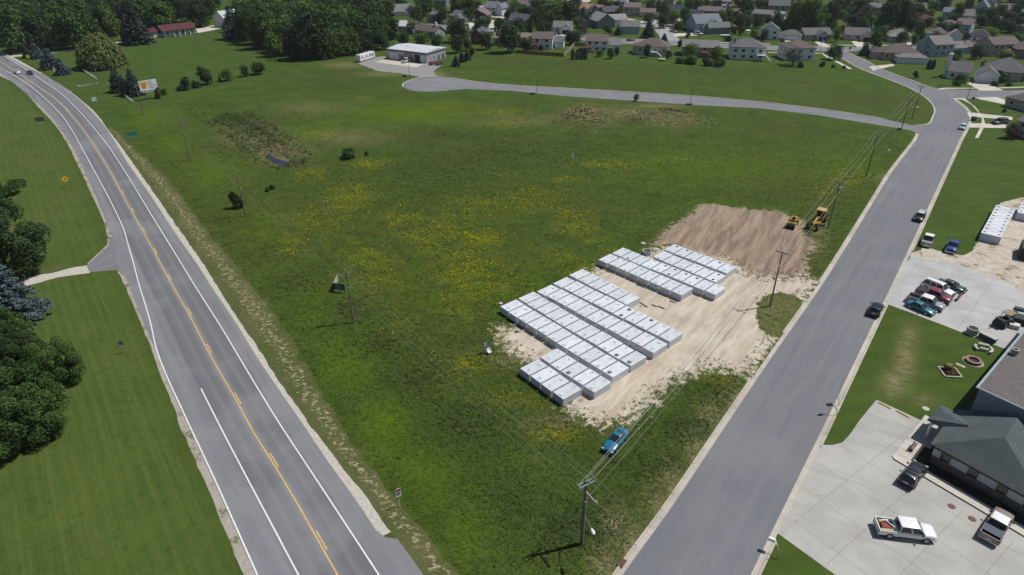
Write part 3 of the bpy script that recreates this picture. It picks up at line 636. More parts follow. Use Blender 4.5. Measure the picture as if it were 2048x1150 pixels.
def leafcards(cen, nrm, size, tint, rng, aspect=0.6):
    """one diamond-shaped leaf clump at each point"""
    n = len(cen)
    r = rng.normal(size=(n,3)); nn = nrm*0.8 + r*0.55; nn /= np.linalg.norm(nn, axis=1)[:,None]
    u = np.cross(nn, rng.normal(size=(n,3))); u /= np.linalg.norm(u, axis=1)[:,None]+1e-9
    w = np.cross(nn, u)
    s = size[:,None]; a = aspect
    V = np.stack([cen - u*s, cen - w*s*a + nn*s*0.18, cen + u*s, cen + w*s*a + nn*s*0.18], 1).reshape(-1,3)
    F = np.arange(4*n).reshape(n,4)
    return V, F, np.repeat(tint, 4)
def foliage_mesh(name, V, F, T, m):
    me = bpy.data.meshes.new(name)
    me.vertices.add(len(V)); me.vertices.foreach_set('co', V.astype(np.float32).ravel())
    me.loops.add(F.size); me.loops.foreach_set('vertex_index', F.astype(np.int32).ravel())
    me.polygons.add(len(F)); k = F.shape[1]
    me.polygons.foreach_set('loop_start', np.arange(0, F.size, k, dtype=np.int32))
    me.polygons.foreach_set('loop_total', np.full(len(F), k, np.int32))
    at = me.attributes.new('tint', 'FLOAT', 'POINT'); at.data.foreach_set('value', T.astype(np.float32))
    me.materials.append(m); me.update(calc_edges=True); return me
def crown_round(seed, n, lobes, leaf, m, squash=1.0, low=0.12, spread=0.72, big=False):
    """crown of unit radius and about 2*squash tall; lobes of leaf clumps with gaps between"""
    rng = np.random.default_rng(seed); cs = []
    for i in range(lobes):
        t = rng.uniform(0, 2*PI); zz = -0.75 + 1.7*((i+0.5)/lobes); rr = spread*math.sqrt(max(0.05, 1-(zz*0.85)**2))*(rng.uniform(0.72, 1.12) if big else rng.uniform(0.45, 1.0))
        cs.append((rr*math.cos(t), rr*math.sin(t), zz, rng.uniform(0.13, 0.30) if big else rng.uniform(0.24, 0.46), rng.uniform(0, 1)))
    kc = 0.66 if big else 1.0
    cs.append((0,0,0.0,0.62*kc,0.2)); cs.append((0,0,-0.35,0.5*kc,0.2)); cs.append((0.05,0.0,0.45,0.5*kc,0.4))
    cs = np.array(cs); w = cs[:,3]**2; k = rng.choice(len(cs), n, p=w/w.sum())
    d = rng.normal(size=(n,3)); d /= np.linalg.norm(d, axis=1)[:,None]
    d[:,2] = np.where((d[:,2] < -0.2) & (rng.random(n) < 0.5), -d[:,2], d[:,2])
    rad = cs[k,3]*np.where(rng.random(n) < 0.8, rng.uniform(0.86, 1.08, n), rng.uniform(0.3, 0.9, n))
    cen = cs[k,:3] + d*rad[:,None]
    nrm = d*0.6 + cen*0.4 + np.array([0,0,0.25])
    nrm /= np.linalg.norm(nrm, axis=1)[:,None]
    cen[:,:2] /= np.percentile(np.hypot(cen[:,0], cen[:,1]), 96)
    cen[:,2] = (cen[:,2]-np.percentile(cen[:,2], 1))/(np.percentile(cen[:,2], 99.3)-np.percentile(cen[:,2], 1))*2.0 - 1.0
    cen[:,2] = (cen[:,2]+1.0)*squash + low
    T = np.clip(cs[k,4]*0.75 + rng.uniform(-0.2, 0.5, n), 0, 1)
    V, F, TT = leafcards(cen, nrm, leaf*rng.uniform(0.6, 1.4, n), T, rng)
    return foliage_mesh('crown', V, F, TT, m)
def crown_spruce(seed, n, leaf, m, ratio=0.34):
    """cone of drooping branches, unit height"""
    rng = np.random.default_rng(seed); C_, N_, T_ = [], [], []
    lev = 15
    for L in range(lev):
        z = 0.06 + 0.92*(L/lev)**0.95; R = ratio*(1-L/lev)**0.85 + 0.015; nb = max(5, int(15*(1-L/lev)+4))
        ph = rng.uniform(0, 6)
        for b in range(nb):
            t = ph + 2*PI*b/nb + rng.uniform(-.2,.2); RR = R*rng.uniform(0.75, 1.12); k = max(4, int(n*RR/ (lev*12*ratio*0.5)))
            s = rng.uniform(0.08, 1, k)**0.75
            side = rng.normal(size=k)*0.16*RR*(1.15-s)
            x = np.cos(t)*s*RR - np.sin(t)*side; y = np.sin(t)*s*RR + np.cos(t)*side
            zz = z - 0.22*RR*s + 0.10*RR*s**3 + rng.normal(size=k)*0.008
            C_.append(np.stack([x,y,zz],1)); N_.append(np.tile([math.cos(t)*0.35, math.sin(t)*0.35, 0.9],(k,1)))
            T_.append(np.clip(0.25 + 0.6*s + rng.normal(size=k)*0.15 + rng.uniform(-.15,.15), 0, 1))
    cen = np.concatenate(C_); nrm = np.concatenate(N_); T = np.concatenate(T_)
    V, F, TT = leafcards(cen, nrm, leaf*rng.uniform(0.6, 1.3, len(cen)), T, rng, 0.45)
    return foliage_mesh('crown', V, F, TT, m)
def crown_column(seed, n, leaf, m):
    rng = np.random.default_rng(seed); z = rng.uniform(0, 1, n); t = rng.uniform(0, 2*PI, n)
    R = 0.17*np.minimum(1, (1-z)*2.2)**0.6*np.minimum(1, 0.6+z*3)*rng.uniform(0.75, 1.08, n)
    cen = np.stack([np.cos(t)*R, np.sin(t)*R, z], 1); nrm = np.stack([np.cos(t), np.sin(t), 0.4+0*t], 1); nrm /= np.linalg.norm(nrm,axis=1)[:,None]
    V, F, TT = leafcards(cen, nrm, leaf*rng.uniform(0.6,1.3,n), rng.uniform(0,1,n), rng)
    return foliage_mesh('crown', V, F, TT, m)
def crown_willow(seed, n, m):
    rng = np.random.default_rng(seed); ns = 330; C_=[]; N_=[]; T_=[]
    for i in range(ns):
        t = rng.uniform(0,2*PI); r = math.sqrt(rng.uniform(0.02,1))*0.98; top = 1.75*math.sqrt(max(0.02,1-(r*0.93)**2)) + rng.uniform(-.14,.10) + 0.12*math.sin(5*t+1)
        L = rng.uniform(0.45, 1.0)*(0.5+0.6*r); k = n//ns
        s = rng.uniform(0,1,k); x = r*math.cos(t)+rng.normal(size=k)*0.035*(1+s); y = r*math.sin(t)+rng.normal(size=k)*0.035*(1+s)
        C_.append(np.stack([x*(1+0.07*s),y*(1+0.07*s),np.maximum(0.03,top-L*s)],1)); N_.append(np.tile([math.cos(t)*0.7,math.sin(t)*0.7,0.55],(k,1)))
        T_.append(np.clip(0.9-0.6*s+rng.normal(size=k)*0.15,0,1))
    cen=np.concatenate(C_); V,F,TT = leafcards(cen, np.concatenate(N_), 0.055*rng.uniform(0.7,1.3,len(cen)), np.concatenate(T_), rng, 0.5)
    return foliage_mesh('crown', V, F, TT, m)
def trunk_mesh(seed, r=0.05, h=0.9, limbs=4, spread=0.55):
    rng = random.Random(seed); mb = MB()
    pts = [(0,0,-0.05,r*1.35),(0.01,0,0.12*h,r),(rng.uniform(-.03,.03),rng.uniform(-.03,.03),0.5*h,r*0.75),(rng.uniform(-.05,.05),rng.uniform(-.05,.05),h,r*0.35)]
    mb.loft([[(x+math.cos(k*PI/3.5)*q, y+math.sin(k*PI/3.5)*q, z) for k in range(7)] for x,y,z,q in pts])
    for i in range(limbs):
        t = 2*PI*i/limbs + rng.uniform(-.4,.4); z0 = h*rng.uniform(0.35,0.65); L = spread*rng.uniform(0.6,1)
        mb.cyl((0,0,z0), (math.cos(t)*L, math.sin(t)*L, z0+L*rng.uniform(0.6,1.0)), r*0.5, r*0.15, 5, caps=False)
    return mb.mesh('trunk', BARK)
TREE = {}
def variants(kind, fn, seeds, trunk):
    TREE[kind] = ([fn(s) for s in seeds], [trunk_mesh(s, *trunk) for s in seeds[:2]])
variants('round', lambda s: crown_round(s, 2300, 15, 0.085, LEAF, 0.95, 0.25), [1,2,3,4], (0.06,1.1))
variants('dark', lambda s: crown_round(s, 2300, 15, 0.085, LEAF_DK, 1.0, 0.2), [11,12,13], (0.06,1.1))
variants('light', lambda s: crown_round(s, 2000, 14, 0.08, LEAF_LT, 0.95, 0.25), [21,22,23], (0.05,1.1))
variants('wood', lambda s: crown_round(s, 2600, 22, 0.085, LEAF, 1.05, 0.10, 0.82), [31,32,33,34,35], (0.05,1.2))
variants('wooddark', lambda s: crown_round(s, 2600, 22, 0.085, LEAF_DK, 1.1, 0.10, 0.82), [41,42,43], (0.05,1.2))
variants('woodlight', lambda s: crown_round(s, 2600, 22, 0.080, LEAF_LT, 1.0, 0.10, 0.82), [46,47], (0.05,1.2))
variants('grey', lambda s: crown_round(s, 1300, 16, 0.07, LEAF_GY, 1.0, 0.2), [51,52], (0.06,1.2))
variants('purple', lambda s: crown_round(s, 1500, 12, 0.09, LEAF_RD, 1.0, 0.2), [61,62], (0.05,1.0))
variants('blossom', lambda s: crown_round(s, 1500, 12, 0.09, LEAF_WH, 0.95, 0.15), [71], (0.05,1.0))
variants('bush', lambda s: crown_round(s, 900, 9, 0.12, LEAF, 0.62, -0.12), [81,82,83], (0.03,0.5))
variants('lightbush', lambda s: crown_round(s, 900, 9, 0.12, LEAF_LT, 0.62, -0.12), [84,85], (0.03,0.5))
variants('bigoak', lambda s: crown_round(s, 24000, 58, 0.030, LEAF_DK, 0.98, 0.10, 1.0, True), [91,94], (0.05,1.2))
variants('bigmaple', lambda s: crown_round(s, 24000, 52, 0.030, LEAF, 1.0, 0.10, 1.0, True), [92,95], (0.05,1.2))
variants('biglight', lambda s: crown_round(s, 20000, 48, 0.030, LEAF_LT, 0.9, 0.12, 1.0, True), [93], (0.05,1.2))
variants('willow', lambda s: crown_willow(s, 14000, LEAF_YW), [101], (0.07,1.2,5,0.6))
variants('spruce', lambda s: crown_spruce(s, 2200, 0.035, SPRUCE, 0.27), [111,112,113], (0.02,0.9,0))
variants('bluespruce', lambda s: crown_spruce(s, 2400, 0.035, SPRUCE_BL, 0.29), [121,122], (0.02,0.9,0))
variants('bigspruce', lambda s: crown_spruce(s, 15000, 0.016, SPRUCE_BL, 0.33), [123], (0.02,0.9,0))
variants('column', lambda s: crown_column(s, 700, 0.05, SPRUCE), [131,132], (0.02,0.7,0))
CONE = ('spruce','bluespruce','bigspruce','column')
tree_no = 0
TREES = []
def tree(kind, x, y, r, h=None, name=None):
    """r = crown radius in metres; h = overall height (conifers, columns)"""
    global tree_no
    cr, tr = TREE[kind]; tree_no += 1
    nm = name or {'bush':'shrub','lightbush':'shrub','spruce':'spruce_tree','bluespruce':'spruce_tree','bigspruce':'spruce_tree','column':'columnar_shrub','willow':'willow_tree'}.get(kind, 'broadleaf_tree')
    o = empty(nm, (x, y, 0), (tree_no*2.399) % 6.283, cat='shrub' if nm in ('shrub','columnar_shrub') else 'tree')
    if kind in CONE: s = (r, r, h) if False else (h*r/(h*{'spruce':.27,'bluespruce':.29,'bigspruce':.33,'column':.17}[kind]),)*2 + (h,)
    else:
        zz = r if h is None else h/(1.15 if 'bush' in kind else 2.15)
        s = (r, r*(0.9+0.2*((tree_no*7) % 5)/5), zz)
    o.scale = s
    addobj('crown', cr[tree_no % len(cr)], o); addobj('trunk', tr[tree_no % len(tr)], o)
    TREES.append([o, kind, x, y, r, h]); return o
def tree_px(kind, cx, cy, w, h, ks=1.0):
    """crown seen in the photo as a box w by h centred on cx, cy -> base on the ground"""
    by = cy + h*0.5; g = G(cx, by); k = ppm(cx, by); elev = math.atan2(CAM_H, math.hypot(g.x, g.y))
    r = w/2/k
    H = h/k/math.cos(elev)
    if kind not in CONE: H = max(1.3*r, H - r*math.sin(elev)*0.7)
    else: H = H*0.97; r *= 1.18
    x, y = g.x, g.y
    return tree(kind, x, y, r*ks, H)
# ------------------------------------------------------------------ houses
def roofmat(name, col): return pm('shingles_' + name, col, 0.9, 0, 0.16, 1.6, 0.15, bump=0.3)
def wallmat(name, col): return pm('siding_' + name, col, 0.75, 0, 0.06, 0.6, 0.2)
ROOF = {k: roofmat(k, c) for k, c in dict(slate=(0.075,0.080,0.095), grey=(0.125,0.122,0.125), mid=(0.165,0.158,0.155), light=(0.24,0.232,0.225), tan=(0.20,0.16,0.125), brown=(0.125,0.10,0.092),
        orange=(0.30,0.165,0.105), red=(0.088,0.033,0.038), mauve=(0.155,0.118,0.125), blue=(0.155,0.17,0.20), dark=(0.055,0.058,0.068), green=(0.11,0.12,0.115), silver=(0.46,0.47,0.49)).items()}
WALL = {k: wallmat(k, c) for k, c in dict(white=(0.66,0.68,0.70), cream=(0.56,0.50,0.42), beige=(0.42,0.37,0.31), tan=(0.32,0.28,0.24), grey=(0.30,0.31,0.32), blue=(0.36,0.43,0.50), brick=(0.17,0.062,0.045), brown=(0.20,0.15,0.12),
        slate=(0.19,0.20,0.22), orange=(0.36,0.21,0.12), sage=(0.36,0.40,0.38)).items()}
DOORW = pm('garage_door_white', (0.66,0.66,0.66), 0.6, 0, 0.05, 2)
def win_meshes():
    f = MB(); w = 0.5; t = 0.08
    f.box(-w-t, w+t, -0.07, 0.03, -0.5-t, -0.5); f.box(-w-t, w+t, -0.07, 0.03, 0.5, 0.5+t)
    f.box(-w-t, -w, -0.07, 0.03, -0.5, 0.5); f.box(w, w+t, -0.07, 0.03, -0.5, 0.5)
    p = MB(); p.box(-w, w, -0.03, 0.02, -0.5, 0.5)
    return f.mesh('window', WHITEP), p.mesh('pane', GLASS)
WIN_F, WIN_P = win_meshes()
def garage_mesh(mt, name):
    g = MB()
    for k in range(4): g.box(-0.5, 0.5, -0.05 + 0.004*(k % 2), 0.02, k*0.25 + 0.006, (k+1)*0.25 - 0.006)
    return g.mesh(name, mt)
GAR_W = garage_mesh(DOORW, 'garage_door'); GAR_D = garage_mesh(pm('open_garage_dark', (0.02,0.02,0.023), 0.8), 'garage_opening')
DOOR_M = MB().box(-0.5, 0.5, -0.05, 0.02, 0, 1).mesh('door', pm('door_paint', (0.10,0.05,0.045), 0.5))
def wall_feature(parent, me, name, face, a, z, w, h, vol):
    """place a feature on a wall: face 'n' near, 's' far, 'l' left end, 'r' right end; a = distance along it"""
    u0, u1, v0, v1 = vol
    o = addobj(name, me, parent)
    e = 0.02
    if face == 'n': o.location = (u0+a, v0-e, z); r = 0
    elif face == 'r': o.location = (u1+e, v0+a, z); r = PI/2
    elif face == 'l': o.location = (u0-e, v1-a, z); r = -PI/2
    else: o.location = (u1-a, v1+e, z); r = PI
    o.rotation_euler = (0,0,r); o.scale = (w,1,h); return o
def window(parent, face, a, z, w, h, vol):
    f = wall_feature(parent, WIN_F, 'window', face, a, z, w, h, vol); addobj('pane', WIN_P, f); return f
def volume(parent, u0, u1, v0, v1, h, roof, rise, rc, wc, over=0.45, z0=0.0):
    mw = MB(); w = u1-u0; d = v1-v0
    if roof == 'x':
        mw.loft([[(u, v0, z0), (u, v0, h), (u, (v0+v1)/2, h+rise-0.12), (u, v1, h), (u, v1, z0)] for u in (u0, u1)])
    elif roof == 'y':
        mw.loft([[(u0, v, z0), (u0, v, h), ((u0+u1)/2, v, h+rise-0.12), (u1, v, h), (u1, v, z0)] for v in (v0, v1)])
    else: mw.box(u0, u1, v0, v1, z0, h)
    mw.build('wall', wc, parent)
    mr = MB(); o = over; t = 0.16
    if roof == 'x':
        s = rise/(d/2); q = [(v0-o, h-o*s+.05), ((v0+v1)/2, h+rise+.05), (v1+o, h-o*s+.05), (v1+o, h-o*s-t), ((v0+v1)/2, h+rise-t), (v0-o, h-o*s-t)]
        mr.loft([[(u, a, b) for a, b in q] for u in (u0-o, u1+o)])
    elif roof == 'y':
        s = rise/(w/2); q = [(u0-o, h-o*s+.05), ((u0+u1)/2, h+rise+.05), (u1+o, h-o*s+.05), (u1+o, h-o*s-t), ((u0+u1)/2, h+rise-t), (u0-o, h-o*s-t)]
        mr.loft([[(a, v, b) for a, b in q] for v in (v0-o, v1+o)])
    elif roof == 'h':
        k = min(w, d)/2; zb = h - 0.12
        E4 = [(u0-o,v0-o),(u1+o,v0-o),(u1+o,v1+o),(u0-o,v1+o)]
        if w >= d: R2 = [(u0+k*0.95,(v0+v1)/2),(u1-k*0.95,(v0+v1)/2)]; fs = [(0,1,5,4),(1,2,5),(2,3,4,5),(3,0,4)]
        else: R2 = [((u0+u1)/2, v0+k*0.95),((u0+u1)/2, v1-k*0.95)]; fs = [(0,1,4),(1,2,5,4),(2,3,5),(3,0,4,5)]
        vs = [(a,b,zb+.08) for a,b in E4] + [(a,b,h+rise) for a,b in R2] + [(a,b,zb-.14) for a,b in E4]
        mr.add(vs, fs + [(0,6,7,1),(1,7,8,2),(2,8,9,3),(3,9,6,0),(9,8,7,6)])
    elif roof == 'f': mr.box(u0-.1, u1+.1, v0-.1, v1+.1, h, h+0.22)
    r = mr.build('roof', rc, parent)
    return r
HOUSES = []
def house(label, short, p0, p1, depth, h, roof, rise, rc, wc, wings=(), rows=None, chim=None, deck=None, gdoor=None, nwin=None, door=None, sidewin=True, name='house', cat='house', group=None, over=0.45):
    g0 = G(*p0); g1 = G(*p1); w = (g1-g0).length; rz = heading(g0, g1)
    t = empty(name, g0, rz, label, cat, group)
    rcm, wcm = ROOF[rc], WALL[wc]; vol = (0, w, 0, depth)
    rf = volume(t, 0, w, 0, depth, h, roof, rise, rcm, wcm, over)
    if h > 2.0:
        # vents on the roof
        mb = MB(); mb.cyl((w*0.62, depth*0.62, h+rise*0.55), (w*0.62, depth*0.62, h+rise*0.8+0.5), 0.12, n=6); mb.build('roof_vent', STEEL, rf)
    rows = rows if rows is not None else ([1.6] if h < 4.2 else [1.5, 4.0])
    if gdoor:
        f, a, gw, opened = gdoor
        wall_feature(t, GAR_D if opened else GAR_W, 'garage_door', f, a, 0.02, gw, 2.2, vol)
    nn = nwin if nwin is not None else max(1, int(w/3.4))
    for zi, z in enumerate(rows):
        for k in range(nn):
            a = w*(k+0.5)/nn + ((zi*37+k*13) % 5-2)*0.12
            if gdoor and gdoor[0] == 'n' and abs(a-gdoor[1]) < gdoor[2]/2+0.8 and z < 2.6: continue
            if door and door[0] == 'n' and abs(a-door[1]) < 1.4 and z < 2.6: continue
            window(t, 'n', a, z, 1.5 if (k+zi) % 3 else 1.1, 1.15, vol)
        if sidewin:
            for f in ('r', 'l'):
                for k in range(2): window(t, f, depth*(0.3+0.4*k), z, 1.0, 1.1, vol)
    if door: wall_feature(t, DOOR_M, 'door', door[0], door[1], 0.05, 1.0, 2.05, vol)
    for q in wings:
        u0, u1, v0, v1, hh, rr, ri = q[:7]; ex = q[7] if len(q) > 7 else {}
        volume(t, u0*w if ex.get('frac') else u0, u1*w if ex.get('frac') else u1, v0, v1, hh, rr, ri, ROOF[ex.get('rc', rc)], WALL[ex.get('wc', wc)], 0.4)
        vv = (u0, u1, v0, v1)
        if ex.get('g'):
            f, a, gw, op = ex['g']; wall_feature(t, GAR_D if op else GAR_W, 'garage_door', f, a, 0.02, gw, 2.15, vv)
        for (f, a, z) in ex.get('win', ()): window(t, f, a, z, 1.2, 1.1, vv)
    if chim:
        cu, cv, ch, cw, cm = chim; mb = MB(); mb.box(cu-cw/2, cu+cw/2, cv-cw/2, cv+cw/2, 0, ch); mb.box(cu-cw/2-.06, cu+cw/2+.06, cv-cw/2-.06, cv+cw/2+.06, ch, ch+0.15); mb.box(cu-cw/4, cu+cw/4, cv-cw/4, cv+cw/4, ch+.15, ch+.4)
        mb.build('chimney', WALL[cm], t)
    if deck:
        du0, du1, dz, dm = deck; mb = MB(); mt = dm
        mb.box(du0, du1, -3.0, -0.03, dz-0.2, dz)
        for x in np.linspace(du0+.1, du1-.1, 4): mb.box(x-.07, x+.07, -2.95, -2.81, 0, dz-0.2)
        for x in np.linspace(du0, du1, 9): mb.box(x-.04, x+.04, -3.0, -2.92, dz, dz+0.95)
        mb.box(du0, du1, -3.02, -2.9, dz+0.95, dz+1.03)
        for x in (du0+.05, du1-.05):
            mb.box(x-.05, x+.05, -2.9, -0.1, dz+0.95, dz+1.03)
            for y in (-2.2,-1.5,-.8): mb.box(x-.04, x+.04, y-.04, y+.04, dz, dz+0.95)
        for k in range(8): mb.box(du1+0.02+k*0.3, du1+0.34+k*0.3, -2.9, -1.8, dz*(1-(k+1)/9)-0.15, dz*(1-(k+1)/9))
        mb.build('deck', mt, t)
    HOUSES.append((short, (p0[0]+p1[0])/2, (p0[1]+p1[1])/2 - 8))
    return t
REDWOOD = pm('red_deck_timber', (0.27,0.085,0.06), 0.8); WHITEDECK = pm('white_deck', (0.60,0.61,0.62), 0.7)
GH = 'houses backing onto the field'; GS = 'houses across the estate street'; GF = 'houses deep in the estate'; GR = 'houses right of the bend'
# row backing on the field, left to right
house('brick red house with blue grey roof right of the metal shop', 'the brick red house', (942,87.5), (966,88.5), 12, 4.4, 'y', 2.6, 'slate', 'brick', rows=[2.4], group=GH, sidewin=False, nwin=1)
house('long tan roofed house half hidden behind tall round trees', 'the tan roofed house', (986,91), (1062,95), 9, 4.0, 'x', 2.2, 'tan', 'cream', rows=[1.7], group=GH)
house('white house with grey roof, reddish deck and brown fence behind it', 'the white house with the brown fence', (1064,97.5), (1104,98.7), 10, 5.0, 'x', 2.4, 'brown', 'white', [(11.0,15.2,3.5,11,3.0,'x',2.0,{'rc':'grey'})], deck=(-1.5,2.6,2.6,TIMBER), chim=(8.8,7,8.0,.5,'slate'), group=GH)
house('white house with small red deck beside the four columnar evergreens', 'the small red deck', (1171.5,103), (1214.5,104), 10, 5.0, 'x', 2.4, 'brown', 'white', [(11.7,17.0,2.5,10.5,3.0,'x',2.2,{'rc':'mid'})], deck=(-0.8,2.4,2.5,REDWOOD), group=GH)
house('beige house with broad hip roof and white porch stairs', 'the hip roofed beige house', (1273,109), (1333,112.3), 11, 4.0, 'h', 3.0, 'brown', 'cream', [(-2.4,0.05,2.0,9,3.4,'h',1.2)], deck=(6.3,9.6,2.0,WHITEDECK), group=GH, rows=[2.4])
house('tan house with pale brown roof and a red deck with stairs', 'the tan house with the red deck', (1363,111.5), (1434,114.5), 11, 4.3, 'x', 2.3, 'mid', 'tan', deck=(8.5,12.0,2.4,REDWOOD), group=GH, rows=[1.4,3.4])
house('large white two storey house with grey hip roof and rear deck', 'the large white house', (1460,118.6), (1527,121), 12, 5.6, 'h', 3.0, 'grey', 'white', deck=(11.2,15.2,2.7,WHITEDECK), group=GH, chim=(1.5,6,8.2,0.9,'slate'))
house('pale two storey corner house with brown roof behind a grey green tree', 'the pale corner house', (1573,121), (1627,120.3), 11, 5.4, 'h', 2.7, 'brown', 'white', group=GH, nwin=3)
# across the back street
house('white house with dark open garage facing the street', 'the white house with the dark garage', (1106,66.5), (1142,67.5), 9, 3.4, 'x', 2.6, 'mid', 'white', [(4.2,10.6,-2.0,4,3.0,'y',2.2,{'g':('n',3.2,4.0,True)})], group=GS, sidewin=True, rows=[1.6], nwin=2)
house('slate sided house with wide pale gable roof on the corner', 'the slate gable house', (1195,57.5), (1229,55.5), 13, 4.2, 'y', 3.6, 'light', 'slate', [(11,22,5,13,3.6,'x',2.6,{'rc':'light','wc':'white'})], rows=[], group=GS, sidewin=False)
house('blue grey house with plain windowless side near the parked red car', 'the plain blue grey house', (1240,67.3), (1278,68.2), 8, 4.0, 'x', 2.6, 'mid', 'blue', rows=[], sidewin=False, group=GS)
house('beige two storey house with attached garage at the court end', 'the beige court house', (1247,32), (1279,33), 9, 5.6, 'x', 2.2, 'mauve', 'beige', [(11.5,20.0,-2,6,3.0,'x',2.0,{'g':('n',5.5,4.6,False),'wc':'beige'})], group=GS)
house('dark roofed house with white dormer and white rake trim', 'the dark roofed house', (1336,33), (1363,34.5), 10, 3.0, 'x', 3.6, 'dark', 'brown', group=GS, rows=[1.5])
house('dark roofed garage house with white gable end at the court', 'the white gabled dark roof house', (1374,38), (1393,41), 9, 3.0, 'x', 2.6, 'dark', 'white', group=GS, rows=[])
house('long low brick house with reddish brown roof', 'the long brick house', (1394,30), (1447,33), 9, 3.0, 'x', 2.3, 'mauve', 'brick', [(19,27,-3,6,3.0,'h',1.6,{'wc':'orange','rc':'mauve'})], group=GS, chim=(17,4.5,7.0,.6,'white'))
house('large pale blue house with many gabled blue grey roof', 'the large blue house', (1391,65), (1442,63), 13, 4.8, 'x', 4.0, 'blue', 'blue', [(3.5,15,-3.0,6,3.4,'y',3.2,{'rc':'blue'}),(4.0,16.6,-7.5,-2.8,3.6,'x',2.3,{'rc':'mid','wc':'slate','win':[('n',10,2)]})], group=GS, rows=[], sidewin=False)
house('white split level house with twin gable windows and wide garage', 'the white split level house', (1521,78.4), (1557,80), 10, 4.8, 'y', 3.0, 'green', 'white', [(10.1,20.5,0.5,9,2.7,'h',2.2,{'rc':'green','g':('n',5,7.5,False)})], group=GS, rows=[1.0,3.6], nwin=2, sidewin=False)
house('beige ranch house with gabled dark garage and dark blue car', 'the beige ranch house', (1608,81), (1662,80.4), 10, 3.0, 'x', 2.6, 'grey', 'beige', [(5.5,11.2,-3,4,3.0,'y',1.9,{'rc':'grey','g':('n',2.9,4.2,True)})], group=GS, rows=[1.6])
house('pale ranch house with grey roof and open dark garage', 'the pale ranch house', (1689,80), (1737,82), 10, 3.0, 'x', 2.8, 'grey', 'cream', [(7.4,13,-3,4,3.0,'y',1.9,{'rc':'grey','g':('n',2.8,4.2,True)})], chim=(13.6,7,6.6,0.8,'blue'), group=GS, rows=[1.6])
house('beige hip roofed house behind two round street trees', 'the hip roofed street house', (1773,82), (1821,84.5), 11, 3.0, 'h', 2.9, 'mid', 'beige', [(0.5,6,-3,3,2.9,'h',1.6,{'rc':'light'})], group=GS, rows=[1.6])
# right of the bend
house('beige ranch with long brown hip roof and low rear garage', 'the beige ranch by the bend', (1766,120), (1838,123), 12, 3.4, 'h', 3.2, 'brown', 'beige', [(-4.5,0.05,2,10,3.0,'h',1.8),(4.2,16.5,-6.6,-0.6,2.7,'h',1.3,{'rc':'mid','wc':'white','g':('l',3,4.4,False)})], group=GR, rows=[1.9], nwin=5)
house('blue white two storey house with chimney on its gable end', 'the two storey chimney house', (1864,114), (1903,112), 11, 5.6, 'x', 3.0, 'mid', 'blue', [(10.5,21,3,11,3.0,'x',2.3,{'rc':'mid'}),(21.1,30,4,12,3.0,'h',2.3,{'rc':'mauve'})], chim=(-0.75,5.5,10.0,1.3,'blue'), group=GR)
house('white house with tall white chimney and front garage by the junction', 'the white chimney house', (1893,157), (1936,161), 9.5, 3.2, 'x', 3.1, 'grey', 'white', [(9.8,17.2,-2.4,8,3.1,'y',2.6,{'rc':'grey','g':('n',3.7,4.9,False)})], chim=(-0.7,3.5,9.0,1.4,'white'), group=GR, rows=[1.6], door=('n',4.2))
house('dark grey brown house with large hip roof right of the driveway', 'the dark hip roofed house', (1974,157), (2050,163), 13, 3.6, 'h', 4.2, 'grey', 'brown', [(4.5,11,-1.5,5,3.4,'h',2.6,{'rc':'grey','wc':'beige'})], group=GR, rows=[1.7])
house('mauve roofed house at right edge below the side road', 'the mauve roofed edge house', (2008,212), (2062,226), 12, 3.2, 'h', 2.8, 'grey', 'beige', group=GR, rows=[1.7])
house('grey house with lilac roof beside the dark parked wagon', 'the lilac roofed house', (2026,270), (2080,284), 12, 4.6, 'x', 2.6, 'mauve', 'sage', [(-1,9,8,15,3.0,'h',2.2,{'rc':'mauve'})], group=GR, rows=[1.5,3.6])
# deeper in the estate, right
house('white house with reddish roof among trees', 'the reddish roofed white house', (1829,52), (1868,53.3), 9, 4.0, 'h', 2.1, 'red', 'white', group=GF, nwin=3, rows=[2.6])
house('pale blue walled house with brown roof and dark veranda', 'the pale blue walled house', (1907,63.5), (1938,66.5), 10, 4.4, 'x', 2.4, 'mauve', 'blue', [(-9,0,2,10,3.2,'h',2.2)], group=GF, rows=[1.8], nwin=2)
house('cream house with brown hipped roof and white gable wing', 'the cream gabled house', (1858,79), (1890,81), 10, 3.2, 'h', 2.6, 'mauve', 'cream', [(8,14.5,-2,6,3.2,'y',2.4,{'rc':'light','wc':'white'})], group=GF, rows=[1.6])
house('house with near black roof and white columns', 'the black roofed house', (1939,84), (1976,87), 11, 3.0, 'h', 3.2, 'dark', 'white', group=GF, rows=[1.6])
house('tan two storey house with lean-to rear porch', 'the tan two storey house', (1980,113), (2032,111), 10, 5.4, 'x', 2.5, 'brown', 'beige', [(5.5,11.0,-3.2,0,2.7,'h',0.9)], group=GF)
house('brown house cut off at right edge behind leafy trees', 'the brown edge house', (2028,117), (2075,119), 11, 4.2, 'h', 3.0, 'brown', 'brown', group=GF, rows=[2])
house('blue house partly behind a dark round tree', 'the small blue house', (1882,37), (1902,38.5), 8, 4.2, 'x', 2.2, 'blue', 'blue', group=GF, rows=[2.6])
house('grey roofed garage house with pale driveway', 'the pale driveway house', (1921,40.5), (1947,41.5), 9, 3.0, 'x', 3.0, 'mid', 'grey', group=GF, rows=[], gdoor=('n',6,4.5,False))
house('blue grey house with steep twin gables near top right', 'the steep gabled blue house', (1944,26), (1972,28), 12, 4.0, 'y', 4.2, 'blue', 'blue', [(11,22,2,11,3.6,'x',3.0,{'rc':'mid'})], group=GF, rows=[1.8])
house('pale roofed house above the steep gabled blue house', 'the topmost blue house', (1972,9), (2003,10), 10, 4.0, 'x', 3.0, 'blue', 'white', group=GF, rows=[2])
